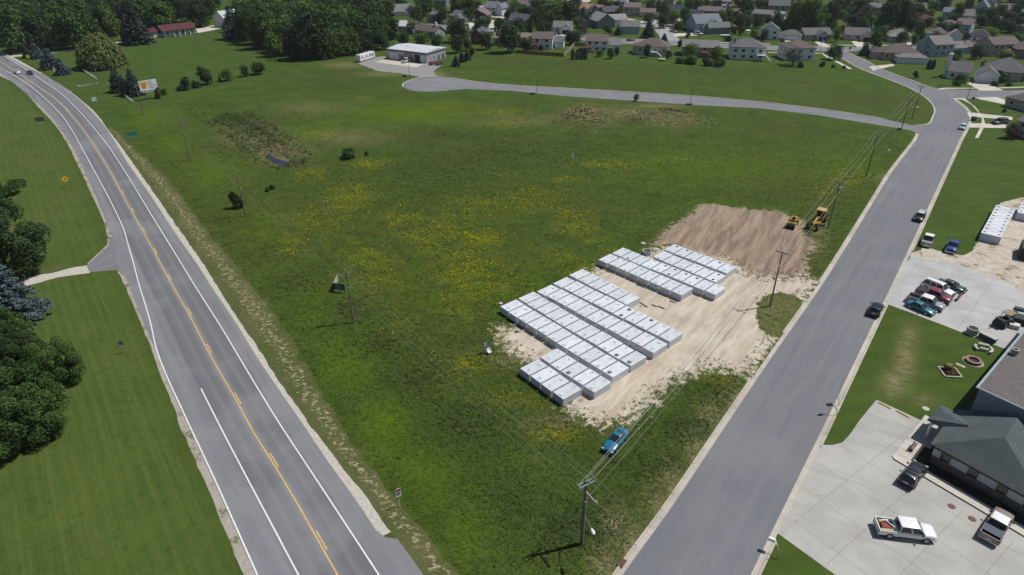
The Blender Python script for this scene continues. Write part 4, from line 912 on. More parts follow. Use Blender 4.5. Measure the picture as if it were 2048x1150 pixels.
house('dark grey house at far right edge among dark trees', 'the shaded edge house', (2024,66), (2070,70), 11, 4.2, 'x', 3.0, 'grey', 'slate', group=GF, rows=[2])
house('white house with blue roof above the pale ranch house', 'the blue roofed white house', (1731,27), (1765,30), 9, 4.4, 'x', 2.2, 'blue', 'white', group=GF, rows=[2.8])
house('white house with grey roof behind a slim dark tree', 'the far white house', (1816,26), (1849,27.5), 9, 3.6, 'x', 2.6, 'mid', 'white', group=GF, rows=[2])
house('green grey roofed long house with white rake at the top', 'the green roofed house', (1536,20), (1582,21.5), 10, 3.2, 'x', 3.0, 'green', 'grey', group=GF, rows=[1.6])
house('low house with pale grey roof between dark trees', 'the low pale roofed house', (1504,36), (1541,39), 9, 3.0, 'x', 1.9, 'mid', 'grey', group=GF, rows=[1.5])
house('small white shed house with sunlit peach wall', 'the peach walled shed', (1556,38), (1568,39), 6, 3.2, 'x', 1.0, 'light', 'cream', group=GF, rows=[], sidewin=False)
house('beige walled house at the top beside white boats', 'the topmost beige house', (1412,11), (1463,13), 10, 3.4, 'x', 2.4, 'mid', 'beige', group=GF, rows=[1.8])
house('pale roofed house at top right of the court tree', 'the pale top house', (1327,8), (1347,9), 9, 3.6, 'h', 2.4, 'light', 'beige', group=GF, rows=[1.8])
house('white walled house with orange brown roof', 'the orange roofed house', (1150,27.5), (1182,29), 9, 3.6, 'x', 2.4, 'orange', 'white', [(12,24,4,12,3.0,'x',2.2,{'rc':'orange'})], group=GF, rows=[2])
house('slate house with dark gable just above the pale gable roof', 'the slate gable', (1187,37), (1208,36), 11, 3.4, 'y', 3.0, 'slate', 'slate', [(8.5,20,3,11,3.4,'x',2.6,{'rc':'slate'})], group=GF, rows=[])
house('blue roofed house at the top near a driveway', 'the topmost blue roof', (1228,12), (1252,13), 9, 3.4, 'x', 2.4, 'blue', 'white', group=GF, rows=[1.8])
house('large white house with blue roof and twin gables', 'the twin gabled white house', (968,29), (994,31), 10, 4.6, 'x', 3.2, 'blue', 'white', [(10.4,14.5,-1.5,7,5.0,'y',2.4,{'rc':'blue'}),(-6.5,0,-1,7,3.0,'y',2.0,{'rc':'light','g':('n',3.2,4.2,False)})], group=GF)
house('blue grey house joined right of the twin gabled house', 'the blue grey house', (1003,26), (1029,27.5), 9, 4.0, 'x', 2.8, 'slate', 'blue', group=GF, rows=[2.4])
house('brick house with brown red roof and white garage', 'the brown roofed brick house', (940,38), (970,39.5), 11, 3.0, 'y', 3.0, 'mauve', 'brick', [(6.5,12,-1.2,5,2.9,'y',1.6,{'g':('n',2.7,4,False),'rc':'mauve'})], group=GF, rows=[1.6], nwin=2)
house('grey house with white gabled garage and pale chimney', 'the white garage house', (900,41), (927,45), 10, 3.0, 'x', 2.8, 'grey', 'grey', [(7.0,13,-3,4,2.9,'y',1.9,{'g':('n',3,4.2,False),'wc':'white','rc':'grey'})], chim=(11.5,7,7.2,0.8,'grey'), group=GF, rows=[1.6])
house('small blue grey house behind a big round tree', 'the small grey house', (862,43), (880,44.5), 8, 4.4, 'x', 1.8, 'blue', 'slate', group=GF, rows=[2.8])
house('blue grey long roofed house left of a slim round tree', 'the long blue roofed house', (1018,51), (1066,53), 10, 3.2, 'x', 2.9, 'slate', 'blue', [(12,18,-2,6,3.2,'y',2.0,{'rc':'slate','wc':'white'})], group=GF, rows=[1.6])
house('house with mauve roof at the top edge', 'the mauve top house', (1031,19), (1052,20), 9, 3.8, 'x', 2.8, 'mauve', 'slate', group=GF, rows=[2])
house('house with orange roof and white garage gable', 'the orange roofed garage house', (702,20), (738,23.5), 9, 3.0, 'x', 2.4, 'orange', 'slate', [(9.0,15,-2.8,4,3.0,'y',2.0,{'g':('n',3,4.2,False),'wc':'white','rc':'brown'})], group=GF, rows=[1.6])
house('small white gabled house by the wood', 'the small white gable', (677,11), (690,12.5), 8, 4.4, 'y', 2.2, 'orange', 'white', group=GF, rows=[], sidewin=False)
house('white split house with grey roof and low garage', 'the white split house', (790,31), (824,30), 10, 4.0, 'x', 2.4, 'mid', 'white', [(-0.5,6,-4,3,2.8,'x',1.8,{'g':('n',3.4,4.2,False)}),(8.0,13.5,-2,6,4.2,'y',2.2,{'rc':'mid'})], group=GF, rows=[2.6])
house('brown roofed house with white end chimney behind the shop', 'the brown roofed house behind the shop', (831,73), (870,77.5), 8.5, 3.6, 'x', 2.4, 'brown', 'grey', [], chim=(11.2,4.2,7.4,1.1,'white'), group=GF, rows=[2.0])
house('pale roofed house hidden behind the blossom tree', 'the house behind the blossom tree', (795,62), (822,64), 9, 3.0, 'x', 2.2, 'silver', 'white', group=GF, rows=[1.6])
house('grey house at the top edge above the white garage house', 'the grey top house', (862,13), (892,14), 9, 4.4, 'x', 3.0, 'slate', 'slate', group=GF, rows=[2.4])
# left, by the wood
farm = house('long white house with maroon roof and white porch columns', 'the maroon roofed house', (329.5,74.5), (391,67), 9, 3.4, 'x', 2.2, 'red', 'white', group=None, rows=[1.7], over=0.9)
mbp = MB(); 
for k in range(4):
    c_ = MB(); x = 5.0+k*2.9; c_.box(x-.2,x+.2,-1.5,-1.1,0.12,3.1); c_.box(x-.28,x+.28,-1.58,-1.02,0,0.12); c_.build('porch_column', WHITEP, farm)
mbp.box(3.5,16,-1.9,-0.9,3.1,3.28); mbp.build('porch_roof', ROOF['red'], farm)
house('white garage with maroon roof left of the long porch house', 'the maroon roofed garage', (301,76), (327,73), 8, 2.9, 'h', 1.7, 'red', 'white', rows=[2.0], nwin=2, sidewin=False, name='garage', cat='garage')
house('white barn with shiny metal roof beside the blue green spruce', 'the white barn', (432.5,53.2), (451,55.5), 14, 5.5, 'y', 3.2, 'silver', 'white', rows=[], sidewin=False, name='barn', cat='barn', nwin=0)
house('house with pinkish brown roof peeking over the wood', 'the house above the wood', (18,12), (46,14), 10, 5.0, 'h', 3.0, 'mauve', 'white', rows=[3.4], group=GF)

# ------------------------------------------------------------------ metal shop at the end of the cul-de-sac
sp = [G(774.5,115.6), G(852,126), G(893.6,111.5)]
ax = heading(G(775.6,99.8,4), G(852.5,108,4)); 
o0 = Vector((-57.2, 316.2, 0))
shop = empty('workshop', o0, math.radians(-29.6), 'low grey metal workshop with pale flat roof and garage bays', 'workshop')
HOUSES.append(('the metal workshop', 833, 105))
SW, SD, SH = 21.6, 15.2, 4.3
mb = MB(); mb.box(0,SW,0,SD,0,SH); mb.build('wall', WALL['grey'], shop)
mb = MB(); mb.loft([[(u,-.5,SH),(u,-.5,SH+.25),(u,SD/2,SH+1.0),(u,SD+.4,SH+.25),(u,SD+.4,SH)] for u in (-.4,SW+.4)]); rfo = mb.build('roof', ROOF['silver'], shop)
mb = MB(); mb.box(-.45,SW+.45,-.58,-.5,SH-.35,SH+.28); mb.build('fascia', pm('green_fascia',(0.05,0.12,0.12),0.6), shop)
vol = (0,SW,0,SD)
for a,w_,dk in ((1.8,2.8,0),(4.6,2.6,0),(16.6,2.6,1),(19.8,2.6,0)):
    f = wall_feature(shop, GAR_D if dk else GAR_W, 'garage_door', 'n', a, 0.02, w_, 3.2, vol)
for a,w_,h_ in ((8.0,1.0,2.1),(13.6,1.0,2.1)): wall_feature(shop, DOOR_M, 'door', 'n', a, 0.02, w_, h_, vol)
for a in (9.6,11.4): window(shop,'n',a,1.5,1.2,1.2,vol)
for nm,a,w_,h_,m_ in (('white_sign_board',7.3,3.0,1.0,WHITEP),('red_sign_board',12.0,2.2,0.8,pm('sign_red',(0.38,0.04,0.05),0.5))):
    mb = MB(); mb.box(a-w_/2,a+w_/2,-.14,-.03,2.75,2.75+h_); s_ = mb.build(nm, m_, shop)
    mb = MB()
    for k in range(2): mb.box(a-w_*0.38,a+w_*(0.30-0.2*k),-.15,-.135,2.75+h_*(0.55-0.33*k),2.75+h_*(0.72-0.33*k))
    mb.build('lettering', pm('sign_ink_dark',(0.05,0.12,0.09),0.6) if nm[0]=='w' else WHITEP, s_)
window(shop,'r',6.0,1.7,0.9,0.9,vol); wall_feature(shop, DOOR_M, 'door','r',9.6,0.02,1.0,2.1,vol); wall_feature(shop, GAR_D, 'side_opening','r',13.0,0.02,1.2,2.1,vol)
mb = MB(); mb.cyl((7,6,SH+.7),(7,6,SH+1.5),0.14); mb.build('roof_vent', STEEL, rfo)
# ------------------------------------------------------------------ trees
def near(kind, bx, by, r, h): g = G(bx, by); return tree(kind, g.x, g.y, r, h)
FIXED = {}
def fixed(o, label, group=None): FIXED[o.name] = 1; tag(o, label, group=group)
GL = 'trees along the left edge'
fixed(near('bigoak', 18, 545, 8.3, 14.5), 'large dark spreading tree above the gravel driveway at left', GL)
fixed(near('bigmaple', -48, 430, 6.5, 12), 'dark tree cut off by left edge above the spreading tree', GL)
fixed(near('bush', 18, 388, 3.2, 2.2), 'low green shrub at foot of the uppermost left edge tree')
fixed(near('bush', 36, 372, 2.2, 1.6), 'small dark shrub beside the mown bank at left edge')
fixed(near('bigspruce', 12, 648, 6.6, 15.5), 'big blue green spruce at left edge below the gravel driveway', GL)
fixed(near('biglight', 28, 712, 4.0, 8.0), 'yellow green leafy tree just below the blue spruce', GL)
fixed(near('bigmaple', 122, 762, 3.4, 7.2), 'olive green tree jutting furthest over the lawn at left', GL)
fixed(near('bigoak', 42, 752, 3.9, 9.0), 'dull green tree between the olive tree and left edge', GL)
fixed(near('bigmaple', 62, 868, 5.0, 9.2), 'dark glossy round tree casting shade on the left lawn', GL)
fixed(near('biglight', -14, 905, 4.6, 8.0), 'lowest tree at left edge with bright leaf tips', GL)
fixed(near('bigmaple', -70, 800, 6.0, 10.0), 'tree mostly outside the left edge behind the glossy tree', GL)
fixed(tree_px('willow', 207, 95, 84, 78), 'pale yellow green willow standing alone on the mown lawn')
fixed(tree_px('bluespruce', 76, 101, 26, 32), 'blue spruce furthest left in the row by the highway')
fixed(tree_px('spruce', 56, 101, 16, 30), 'dark slim spruce left of the blue roadside spruces')
fixed(tree_px('bluespruce', 104, 116, 36, 42), 'wide blue spruce in the middle of the roadside row')
fixed(tree_px('bluespruce', 127, 131, 28, 36), 'blue green spruce nearest the highway in the roadside row')
fixed(tree_px('spruce', 277, 52, 54, 70), 'broad dark spruce left of the maroon roofed house')
fixed(tree_px('spruce', 258, 56, 24, 50), 'narrow dark spruce behind the broad one by the maroon house')
fixed(tree_px('bluespruce', 468, 44, 40, 68), 'blue green spruce right of the white barn')
fixed(tree_px('spruce', 239, 158, 30, 52), 'dark spruce left in the clump behind the billboard')
fixed(tree_px('bluespruce', 253, 168, 20, 46), 'blue spruce in the middle of the clump behind the billboard')
fixed(tree_px('spruce', 271, 163, 34, 56), 'dark spruce right in the clump touching the billboard')
T = """dark 374 167 22 25;bush 361 176 12 12;bush 394 168 18 15;round 413 151 30 36;light 455 149 25 25;dark 491 142 19 22;round 519 136 28 25;lightbush 440 158 7 10;bush 329 183 13 13;bush 318 186 12 22;bush 475 399 24 34;bush 697 305 28 22;bush 733 306 9 9;bush 545 373 12 11;bush 535 378 9 9;
spruce 912 121 16 23;spruce 924 113 15 22;spruce 934 110 15 20;dark 944 104 13 16;dark 913 89 27 34;round 935 89 20 24;dark 917 63 42 44;round 875 82 26 26;dark 808 77 22 26;light 845 78 30 28;blossom 824 53 28 28;dark 972 82 27 34;round 1017 77 44 56;dark 1041 60 28 42;dark 1051 90 24 28;round 1058 55 21 32;round 1081 42 26 42;round 1090 57 30 28;light 1031 16 22 28;dark 1053 22 24 20;dark 938 30 24 26;dark 962 52 34 24;dark 973 42 16 14;dark 884 32 26 28;round 921 8 36 32;dark 996 47 20 20;grey 1009 46 16 18;bush 1083 95 11 11;
round 773 16 34 34;round 749 22 24 18;dark 833 31 26 30;round 848 14 42 34;dark 786 64 24 30;dark 770 60 26 34;grey 860 36 18 20;
light 1107 24 48 32;wooddark 1142 22 42 42;bluespruce 1166 27 22 30;spruce 1190 23 18 24;grey 1163 54 22 38;dark 1140 76 24 26;dark 1152 76 18 24;round 1216 58 19 21;spruce 1236 60 13 20;column 1145 109 6 20;column 1153.6 109 6 19;column 1162 109 6 19;column 1170 108 7 21;light 1200 106 16 15;round 1220 107 15 21;dark 1233 103 11 17;
round 1293 102 15 26;dark 1337 109 14 16;light 1381 105 28 36;light 1429 110 26 32;bush 1414 126 22 11;lightbush 1440 126 26 12;lightbush 1384 124 28 9;lightbush 1360 124 18 6;spruce 1296 56 22 38;spruce 1327.5 76 14 20;bush 1360 86 13 13;round 1356 52 21 21;round 1368 34 19 34;purple 1375 69 10 13;round 1326 20 21 32;spruce 1316 10 14 26;dark 1481 43 32 28;round 1482 61 13 17;bush 1457 78 16 8;dark 1491 15 32 34;dark 1466 60 14 16;
round 1487 43 30 26;dark 1515 45 19 24;dark 1537 43 20 22;spruce 1551 39 24 36;round 1567 54 19 15;woodlight 1594 28 48 62;woodlight 1622 30 46 66;dark 1656 33 30 50;dark 1527 71 15 22;light 1507 68 15 20;grey 1584 112 40 38;dark 1562 101 15 20;bush 1600 129 12 12;round 1667 104 30 30;light 1670 69 15 30;bush 1564.5 80 8 7;bush 1644 128 11 11;bush 1666 132 8 7;bush 1688 134 7 7;bush 1700 96 5 4;
wooddark 1682 14 48 38;wood 1712 12 40 34;purple 1706 40 40 32;dark 1730 40 30 28;wooddark 1782 30 44 56;wooddark 1810 34 38 50;dark 1760 41 20 26;dark 1687 59 16 15;round 1733 24 30 20;light 1763 66 15 28;round 1748 80 27 44;bluespruce 1728 97 20 28;round 1801 74 19 24;light 1827 80 17 22;dark 1834 60 19 30;round 1841 78 15 20;light 1748 50 15 15;
dark 1913 24 19 30;round 1881 40 14 14;round 1865 13 20 22;wooddark 1886 8 30 24;round 1935 10 19 26;dark 1959 42 24 26;dark 1978 34 24 34;dark 1988 46 20 26;dark 2016 9 24 28;round 1999 22 22 28;dark 2003 52 24 24;dark 2033 50 28 30;dark 2040 34 22 14;light 1976 69 28 24;light 2034 79 36 26;round 1871 70 22 17;dark 1949 105 22 26;dark 1909 112 22 22;round 1961 109 13 15;light 2009 111 34 24;purple 1931 74 17 11;lightbush 1857 26 17 11;
bush 1921 156 24 18;lightbush 2004 158 26 12;purple 1829.5 149 12 14;grey 1964 130 15 20;dark 1906 119 22 20;column 1856 129 7 18;column 1864 129 7 18;bush 2016 169 13 5;bush 1988 169 14 5;bush 1913 168 16 5;purple 2022 262 34 30;bush 2008 220 10 8;bush 1946 196 5 5;round 1272 195 11 14;round 1787 6 30 24;dark 1845 4 26 20;round 1735 6 26 20;dark 1555 6 30 18;dark 1520 8 26 20;round 1478 5 24 18;dark 1395 14 24 26;round 1378 10 22 24;dark 1300 14 22 26;round 1270 9 22 20;dark 1215 16 22 26;round 1205 8 20 18;dark 1075 10 26 22;dark 1120 8 24 20;round 1004 8 24 20;dark 957 12 20 20;dark 800 8 26 22;round 880 22 18 18;dark 1450 20 18 18;round 2010 96 16 16;round 2040 100 18 18;dark 1700 70 16 16;dark 1775 60 16 22;round 1660 52 16 18;dark 1855 45 14 18;round 1900 50 16 14;dark 1640 60 18 16;dark 1545 70 10 12;round 1420 46 14 16;dark 1240 26 16 18"""
TPX = {}
for it in T.replace('\n', '').split(';'):
    k, a, b, c, d = it.split(); o = tree_px(k, float(a), float(b), float(c)*(1.14 if float(b) < 78 and float(a) > 760 else 1.0), float(d)); TPX[o.name] = (k, float(a), float(b), float(c), float(d))
# back gardens further up the estate: leafy trees between the houses
rb = np.random.default_rng(17); nfill = 0
occ = [(h_[1], h_[2]+4) for h_ in HOUSES]; taken = [v[1:3] for v in TPX.values()]
STREETS = [W(BS_T + BS_B[::-1])] + [W(d) for d in DRIVES]
while nfill < 56:
    cx, cy = rb.uniform(900, 2040), rb.uniform(6, 62)
    if cy > 50 and cx < 1850: continue
    w = rb.uniform(17, 28)*(0.8 + cy/220); h = w*rb.uniform(.95, 1.2); by = cy + h/2
    if any(abs(cx-a) < 22 and -3 < by-b < 16 for a, b in occ) or any(abs(cx-a) < 13 and abs(cy-b) < 9 for a, b in taken): continue
    g = G(cx, by)
    if any(sdf(np.array([g.x]), np.array([g.y]), s_)[0] > -3 for s_ in STREETS): continue
    k = rb.choice(['dark','round','dark','light']); o = tree_px(k, cx, cy, w, h); TPX[o.name] = (k, cx, cy, w, h); taken.append((cx, cy)); nfill += 1
# the wood: front row measured, the rest scattered behind it
WOODG = 'broadleaf trees of the wood'
WOOD_A = W([(-60,2),(-60,97),(30,98),(70,98),(110,95),(165,88),(232,78),(300,56),(395,46),(425,34),(440,2)])
WOOD_B = W([(492,2),(486,60),(505,80),(530,98),(560,109),(600,116),(640,119),(690,107),(730,101),(775,94),(800,84),(770,62),(740,42),(690,30),(670,14),(640,2)])
rw = np.random.default_rng(5); pts = []
for poly, gap, n in ((WOOD_B, 9.0, 6000), (WOOD_A, 11.5, 6000)):
    a = np.array(poly); lo = a.min(0); hi = a.max(0)
    q = rw.uniform(lo, hi, (n, 2)); s_ = sdf(q[:,0], q[:,1], poly); q = q[s_ > 1.0]
    for p in q:
        if all((p[0]-b[0])**2+(p[1]-b[1])**2 > gap**2 for b in pts): pts.append(p)
pts.sort(key=lambda p: p[1])
front_w, deep_w = [], []
for p in pts: (front_w if proj(p[0], p[1])[1] > 46 and len(front_w) < 82 else deep_w).append(p)
for x, y in front_w:
    k = rw.choice(['wood','wooddark','wood','woodlight','wooddark','wood']); 
    if rw.random() < 0.03: k = 'grey'
    r = rw.uniform(5.2, 8.0); o = tree(k, x, y, r, r*rw.uniform(1.75, 2.3) + 1.5)
    fixed(o, 'leafy broadleaf tree inside the dense wood at upper left', WOODG)
def canopy(pts_, name, label):
    VV, FF, TT = [], [], []; nv = 0
    for i, (x, y) in enumerate(pts_):
        me = TREE[['wood','wooddark','wood','woodlight','wooddark'][i % 5]][0][i % 2]; n = len(me.vertices)
        v = np.empty(n*3, np.float32); me.vertices.foreach_get('co', v); v = v.reshape(-1,3)
        t = np.empty(n, np.float32); me.attributes['tint'].data.foreach_get('value', t)
        r = rw.uniform(5.2, 8.2); c, s = math.cos(i*2.4), math.sin(i*2.4)
        VV.append(np.stack([x+r*(v[:,0]*c-v[:,1]*s), y+r*(v[:,0]*s+v[:,1]*c), v[:,2]*r*rw.uniform(.88,1.12)+.8], 1)); FF.append(np.arange(n).reshape(-1,4)+nv); TT.append(np.clip(t*rw.uniform(.6,1.3),0,1)); nv += n
    o = addobj(name, foliage_mesh(name, np.concatenate(VV), np.concatenate(FF), np.concatenate(TT), LEAF)); tag(o, label, None, None, 'stuff')
canopy(deep_w, 'wood_canopy', 'closed green canopy of the wood behind its front trees')
FRONT = []
for (cx, cy, w, h, k) in ((600,84,56,70,'wooddark'),(640,78,58,76,'wood'),(665,86,44,60,'woodlight'),(556,88,44,48,'woodlight'),(525,62,46,70,'wood'),(492,50,34,64,'woodlight'),(700,84,44,50,'woodlight'),(735,82,36,44,'dark'),(765,80,30,38,'dark'),(560,30,60,50,'grey'),(590,108,24,26,'dark'),(712,100,16,14,'bush'),(150,60,70,76,'wood'),(40,60,70,86,'wood'),(90,62,60,70,'wooddark'),(330,35,60,56,'wood'),(400,28,50,50,'wooddark'),(215,40,50,60,'wooddark'),(20,50,44,80,'woodlight')):
    FRONT.append((cx, tree_px(k, cx, cy, w, h), k, cy))
FRONT.sort(key=lambda t: t[0])
WORDS = {'wood':'tall green tree','wooddark':'tall dark tree','woodlight':'pale green tree','dark':'low dark tree','grey':'thin grey tree','bush':'low bush'}
for part, lo, hi in (('behind the roadside spruces and willow', -99, 260), ('between maroon house and barn', 260, 450), ('on the wood edge between barn and workshop', 450, 900)):
    g_ = [t for t in FRONT if lo <= t[0] < hi]
    for w_ in set(t[2] for t in g_):
        h_ = [t for t in g_ if t[2] == w_]
        for i, t in enumerate(h_): fixed(t[1], '%s %s%s' % (WORDS[w_], part, '' if len(h_) == 1 else ', ' + (['leftmost','second from left','third from left','fourth from left','fifth from left'][i])), 'trees along the front of the wood')
# ------------------------------------------------------------------ concrete tanks
TANKM = NT('tank_concrete')
def _tank():
    n = TANKM; p = n.coord('Object'); r = n.objrand()
    off = n.n.new('ShaderNodeVectorMath'); off.operation = 'ADD'; n.l.new(p, off.inputs[0])
    cb = n.n.new('ShaderNodeCombineXYZ'); n.l.new(n.math('MULTIPLY', r, 97.0), cb.inputs[0]); n.l.new(n.math('MULTIPLY', r, 31.0), cb.inputs[1]); n.l.new(cb.outputs[0], off.inputs[1])
    a = n.noise(off.outputs[0], 0.9, 4, 0.6); b = n.noise(off.outputs[0], 6.0, 4, 0.7); s = n.noise(n.mapping(off.outputs[0], (2.5,2.5,0.25)), 1.5, 4, 0.6)
    c = n.mix(n.ss(a, 0.3, 0.7), (0.49,0.513,0.545), (0.57,0.593,0.625))
    c = n.mix(n.math('MULTIPLY', n.ss(s, 0.5, 0.75), 0.22), c, (0.40,0.40,0.395))
    c = n.mix(n.math('MULTIPLY', n.ss(b, 0.52, 0.8), 0.2), c, (0.45,0.45,0.45))
    k = n.math('MULTIPLY_ADD', r, 0.16, 0.90); m = n.n.new('ShaderNodeVectorMath'); m.operation = 'SCALE'; n.l.new(c, m.inputs[0]); n.l.new(k, m.inputs['Scale'])
    n.bump(b, 0.2, 0.01); return n.done(m.outputs[0], 0.85, 0, 0.2)
TANKC = _tank()
HOLE = pm('dark_opening', (0.012,0.012,0.013), 0.95)
def tank_mesh(L, W_, H):
    mb = MB(); e = 0.05      # slightly battered walls, lid slab proud of the box
    lo = [(e,e,0),(L-e,e,0),(L-e,W_-e,0),(e,W_-e,0)]; hi = [(0.01,0.01,H-.13),(L-.01,0.01,H-.13),(L-.01,W_-.01,H-.13),(0.01,W_-.01,H-.13)]
    mb.hexa(lo, hi); mb.hexa([(-.01,-.01,H-.125),(L+.01,-.01,H-.125),(L+.01,W_+.01,H-.125),(-.01,W_+.01,H-.125)], [(0.01,0.01,H),(L-.01,0.01,H),(L-.01,W_-.01,H),(0.01,W_-.01,H)])
    for x in (0.5*L,): mb.box(x-.1,x+.1,W_-.005,W_+.06,H*0.55,H*0.72)       # lug on the long side
    mb.box(-0.035, 0.06, W_*0.35, W_*0.65, H*0.60, H*0.68)
    return mb.mesh('tank_body', TANKC)
def lid_meshes():
    out = {}
    a = MB(); a.box(-.26,.26,-.26,.26,0.0,.05); a.box(-.20,.20,-.26,-.18,.05,.11); a.box(-.26,-.18,-.26,.1,.05,.11); out['lid'] = a.mesh('access_lid', TANKC)
    a = MB(); a.box(-.27,.27,-.27,-.20,0,.10); a.box(.20,.27,-.27,.20,0,.10); a.box(-.20,.2,-.2,.2,0,.03); out['open'] = a.mesh('access_lid', TANKC)
    a = MB(); a.box(-.28,.28,-.28,.28,0,.09); a.box(-.22,.22,-.22,.22,.09,.12); out['dark'] = a.mesh('access_lid', pm('dark_lid', (0.14,0.145,0.155), 0.8))
    a = MB(); a.cyl((0,0,0.003),(0,0,0.012),.27,n=14); out['hole'] = a.mesh('round_opening', HOLE)
    a = MB(); a.box(-.12,.12,-.03,.03,0,.09); out['handle'] = a.mesh('lifting_eye', pm('dark_eye', (0.10,0.10,0.105), 0.7))
    return out
LIDS = lid_meshes()
ORD = ['first','second','third','fourth','fifth','sixth','seventh','eighth','ninth','tenth','eleventh','twelfth','thirteenth']
TH = 1.28
def tank_strip(a, b, n, L, extra, labelfn, group, rng, flip=False, H=TH, gap=0.24):
    """n tanks side by side; a = near-left top corner of the first, b = where the strip ends"""
    A = G(*a, H); B = G(*b, H); d = (B-A); w = d.length/n; rz = math.atan2(d.y, d.x)
    me = tank_mesh(L, w-gap, H)
    for k in range(n):
        p = A + d*(k/n) + d.normalized()*(gap/2); p.z = 0
        jit = rng.uniform(-.10, .10)
        perp = Vector((-math.sin(rz), math.cos(rz), 0))
        # local x = long axis, local y = towards the start of the strip
        o = empty('septic_tank', p + perp*jit + d.normalized()*(w-gap), rz + PI/2, labelfn(k), 'concrete tank', group)
        addobj('tank_body', me, o)
        for e, x in enumerate((0.55, L-0.62)):
            kind = extra.get((k, e)) or rng.choice(['lid','open','open','handle'] if e else ['lid','open','lid','open'])
            l = addobj('round_opening' if kind == 'hole' else 'access_lid' if kind != 'handle' else 'lifting_eye', LIDS[kind], o, (x, (w-gap)*0.5 + rng.uniform(-.25,.1), H), rng.uniform(-.15,.15) + (PI/2 if kind == 'open' and e else 0), (1.0,1.0,1.0))
    return rz
rt = random.Random(3)
def z1(x, y): return (980 + x*0.31307, 460 + y*0.31307)
def z2(x, y): return (1180 + x*0.15656, 470 + y*0.15656)
GA = 'concrete tanks of the larger block'; GB = 'concrete tanks of the smaller block'; GC = 'concrete tanks stacked on the right hand yard'
bigrows = ['nearest row','second row','third row','fourth row','fifth row','sixth row','hindmost row']
def lab(row, block): return lambda k: 'concrete tank %s from left in the %s of the %s' % (ORD[k], row, block)
SA = [((190,880),(470,1086),4,{}),((315,812),(672,1042),5,{(2,0):'dark'}),((60,487),(786,945),11,{(10,0):'dark'}),((175,436),(905,872),11,{(10,0):'dark',(9,0):'dark'}),((300,389),(1049,788),11,{}),((402,339),(1154,716),11,{(8,1):'dark',(8,0):'lid',(6,1):'dark',(6,0):'dark'}),((502,286),(878,478),6,{})]
for i, (a, b, n, ex) in enumerate(SA): tank_strip(z1(*a), z1(*b), n, 3.58, ex, lab(bigrows[i], 'larger block'), GA, rt)
SB = [((105,310),(1180,775),8,{}),((275,230),(1608,770),10,{(1,0):'hole',(4,1):'hole',(5,0):'hole',(5,1):'hole',(6,1):'hole',(7,1):'hole'}),((800,275),(1606,607),6,{(5,1):'hole',(5,0):'hole'}),((945,183),(1752,494),6,{(0,1):'hole',(1,1):'hole',(4,1):'hole'})]
srows = ['nearest row','second row','third row','hindmost row']
for i, (a, b, n, ex) in enumerate(SB): tank_strip(z2(*a), z2(*b), n, 3.58, ex, lab(srows[i], 'smaller block'), GB, rt)
# right hand stack: strips run away from the camera
def right_stack(c0, c1, cb, n, block, H=1.75):
    A = G(*c0, H); E = G(*c1, H); Bk = G(*cb, H); u = (E-A); L = u.length; u.normalize(); v = Bk-A; w = v.length/n; v.normalize()
    me = tank_mesh(L, w-.07, H); rz = math.atan2(u.y, u.x)
    for k in range(n):
        p = A + v*(w*k); p.z = 0
        o = empty('septic_tank', p, rz, '%s dark lidded tank from the front in %s' % (ORD[k], block), 'concrete tank', GC)
        addobj('tank_body', me, o)
        for x in (0.55, L-.6): addobj('round_opening', LIDS['hole'], o, (x, w*0.5, H), 0, (1.15,0.95,1))
s5 = lambda x, y: (1930 + x*0.15650, 380 + y*0.15650)
right_stack(s5(205,545), s5(470,607), s5(402,188), 9, 'the tank stack on the right yard')
right_stack(s5(672,286), (2072,432), s5(735,160), 3, 'the stack cut by the right edge')

# loose timbers, well ring and rubble round the tanks
def baulk(p, q, label, r=0.1):
    a = G(*p); b = G(*q); mb = MB(); mb.box(-(b-a).length/2, (b-a).length/2, -r, r, 0, 0.14); o = mb.build('timber_baulk', WOODGREY, None, (a+b)/2, heading(a,b)); tag(o, label, 'timber', 'loose timbers on the limestone')
baulk(z1(955,462), z1(1005,495), 'long dark timber lying nearest the larger tank block')
baulk(z1(1032,478), z1(1068,492), 'short dark timber in the middle of the limestone aisle')
baulk(z1(1075,488), z1(1116,506), 'dark timber right of the short one on the limestone aisle')
baulk(z1(1146,452), z1(1185,468), 'thin timber lying below the right end of the smaller block', .06)
baulk(z1(735,256), z1(765,272), 'thin pale timber below the left end of the smaller block', .06)
baulk(z1(935,350), z1(990,372), 'thin timber in the shade of the smaller block', .06)
def ring(px, py, r, h, label, m=CONC, t=0.14):
    mb = MB(); n = 20; g = G(px, py)
    rr = [(r,0),(r,h),(r-t,h),(r-t,0.05)]
    mb.loft([[(math.cos(2*PI*i/n)*a, math.sin(2*PI*i/n)*a, z) for i in range(n)] for a, z in rr], caps=False)
    mb.add([(math.cos(2*PI*i/n)*(r-t), math.sin(2*PI*i/n)*(r-t), .06) for i in range(n)], [tuple(range(n))])
    o = mb.build('concrete_ring', m, None, g); tag(o, label, 'well ring'); return o
ring(1293.5, 508, 0.95, 0.8, 'pale concrete well ring lying behind the smaller tank block')
ring(1942.5, 667, 0.85, 1.1, 'pale concrete well ring at the grass edge of the yard')
ring(2002, 566, 0.6, 0.6, 'small concrete ring at the far edge of the yard') if False else None
def rock(px, py, s, label, m=None, cat='rubble', name='rubble_stone'):
    r = random.Random(int(px*7+py)); bm = bmesh.new(); bmesh.ops.create_icosphere(bm, subdivisions=2, radius=s)
    for v in bm.verts: v.co *= r.uniform(0.75, 1.15); v.co.z = max(-0.05, v.co.z*0.6)
    me = bpy.data.meshes.new(name); bm.to_mesh(me); bm.free(); me.materials.append(m or CONC)
    o = addobj(name, me, None, G(px, py)); tag(o, label, cat)
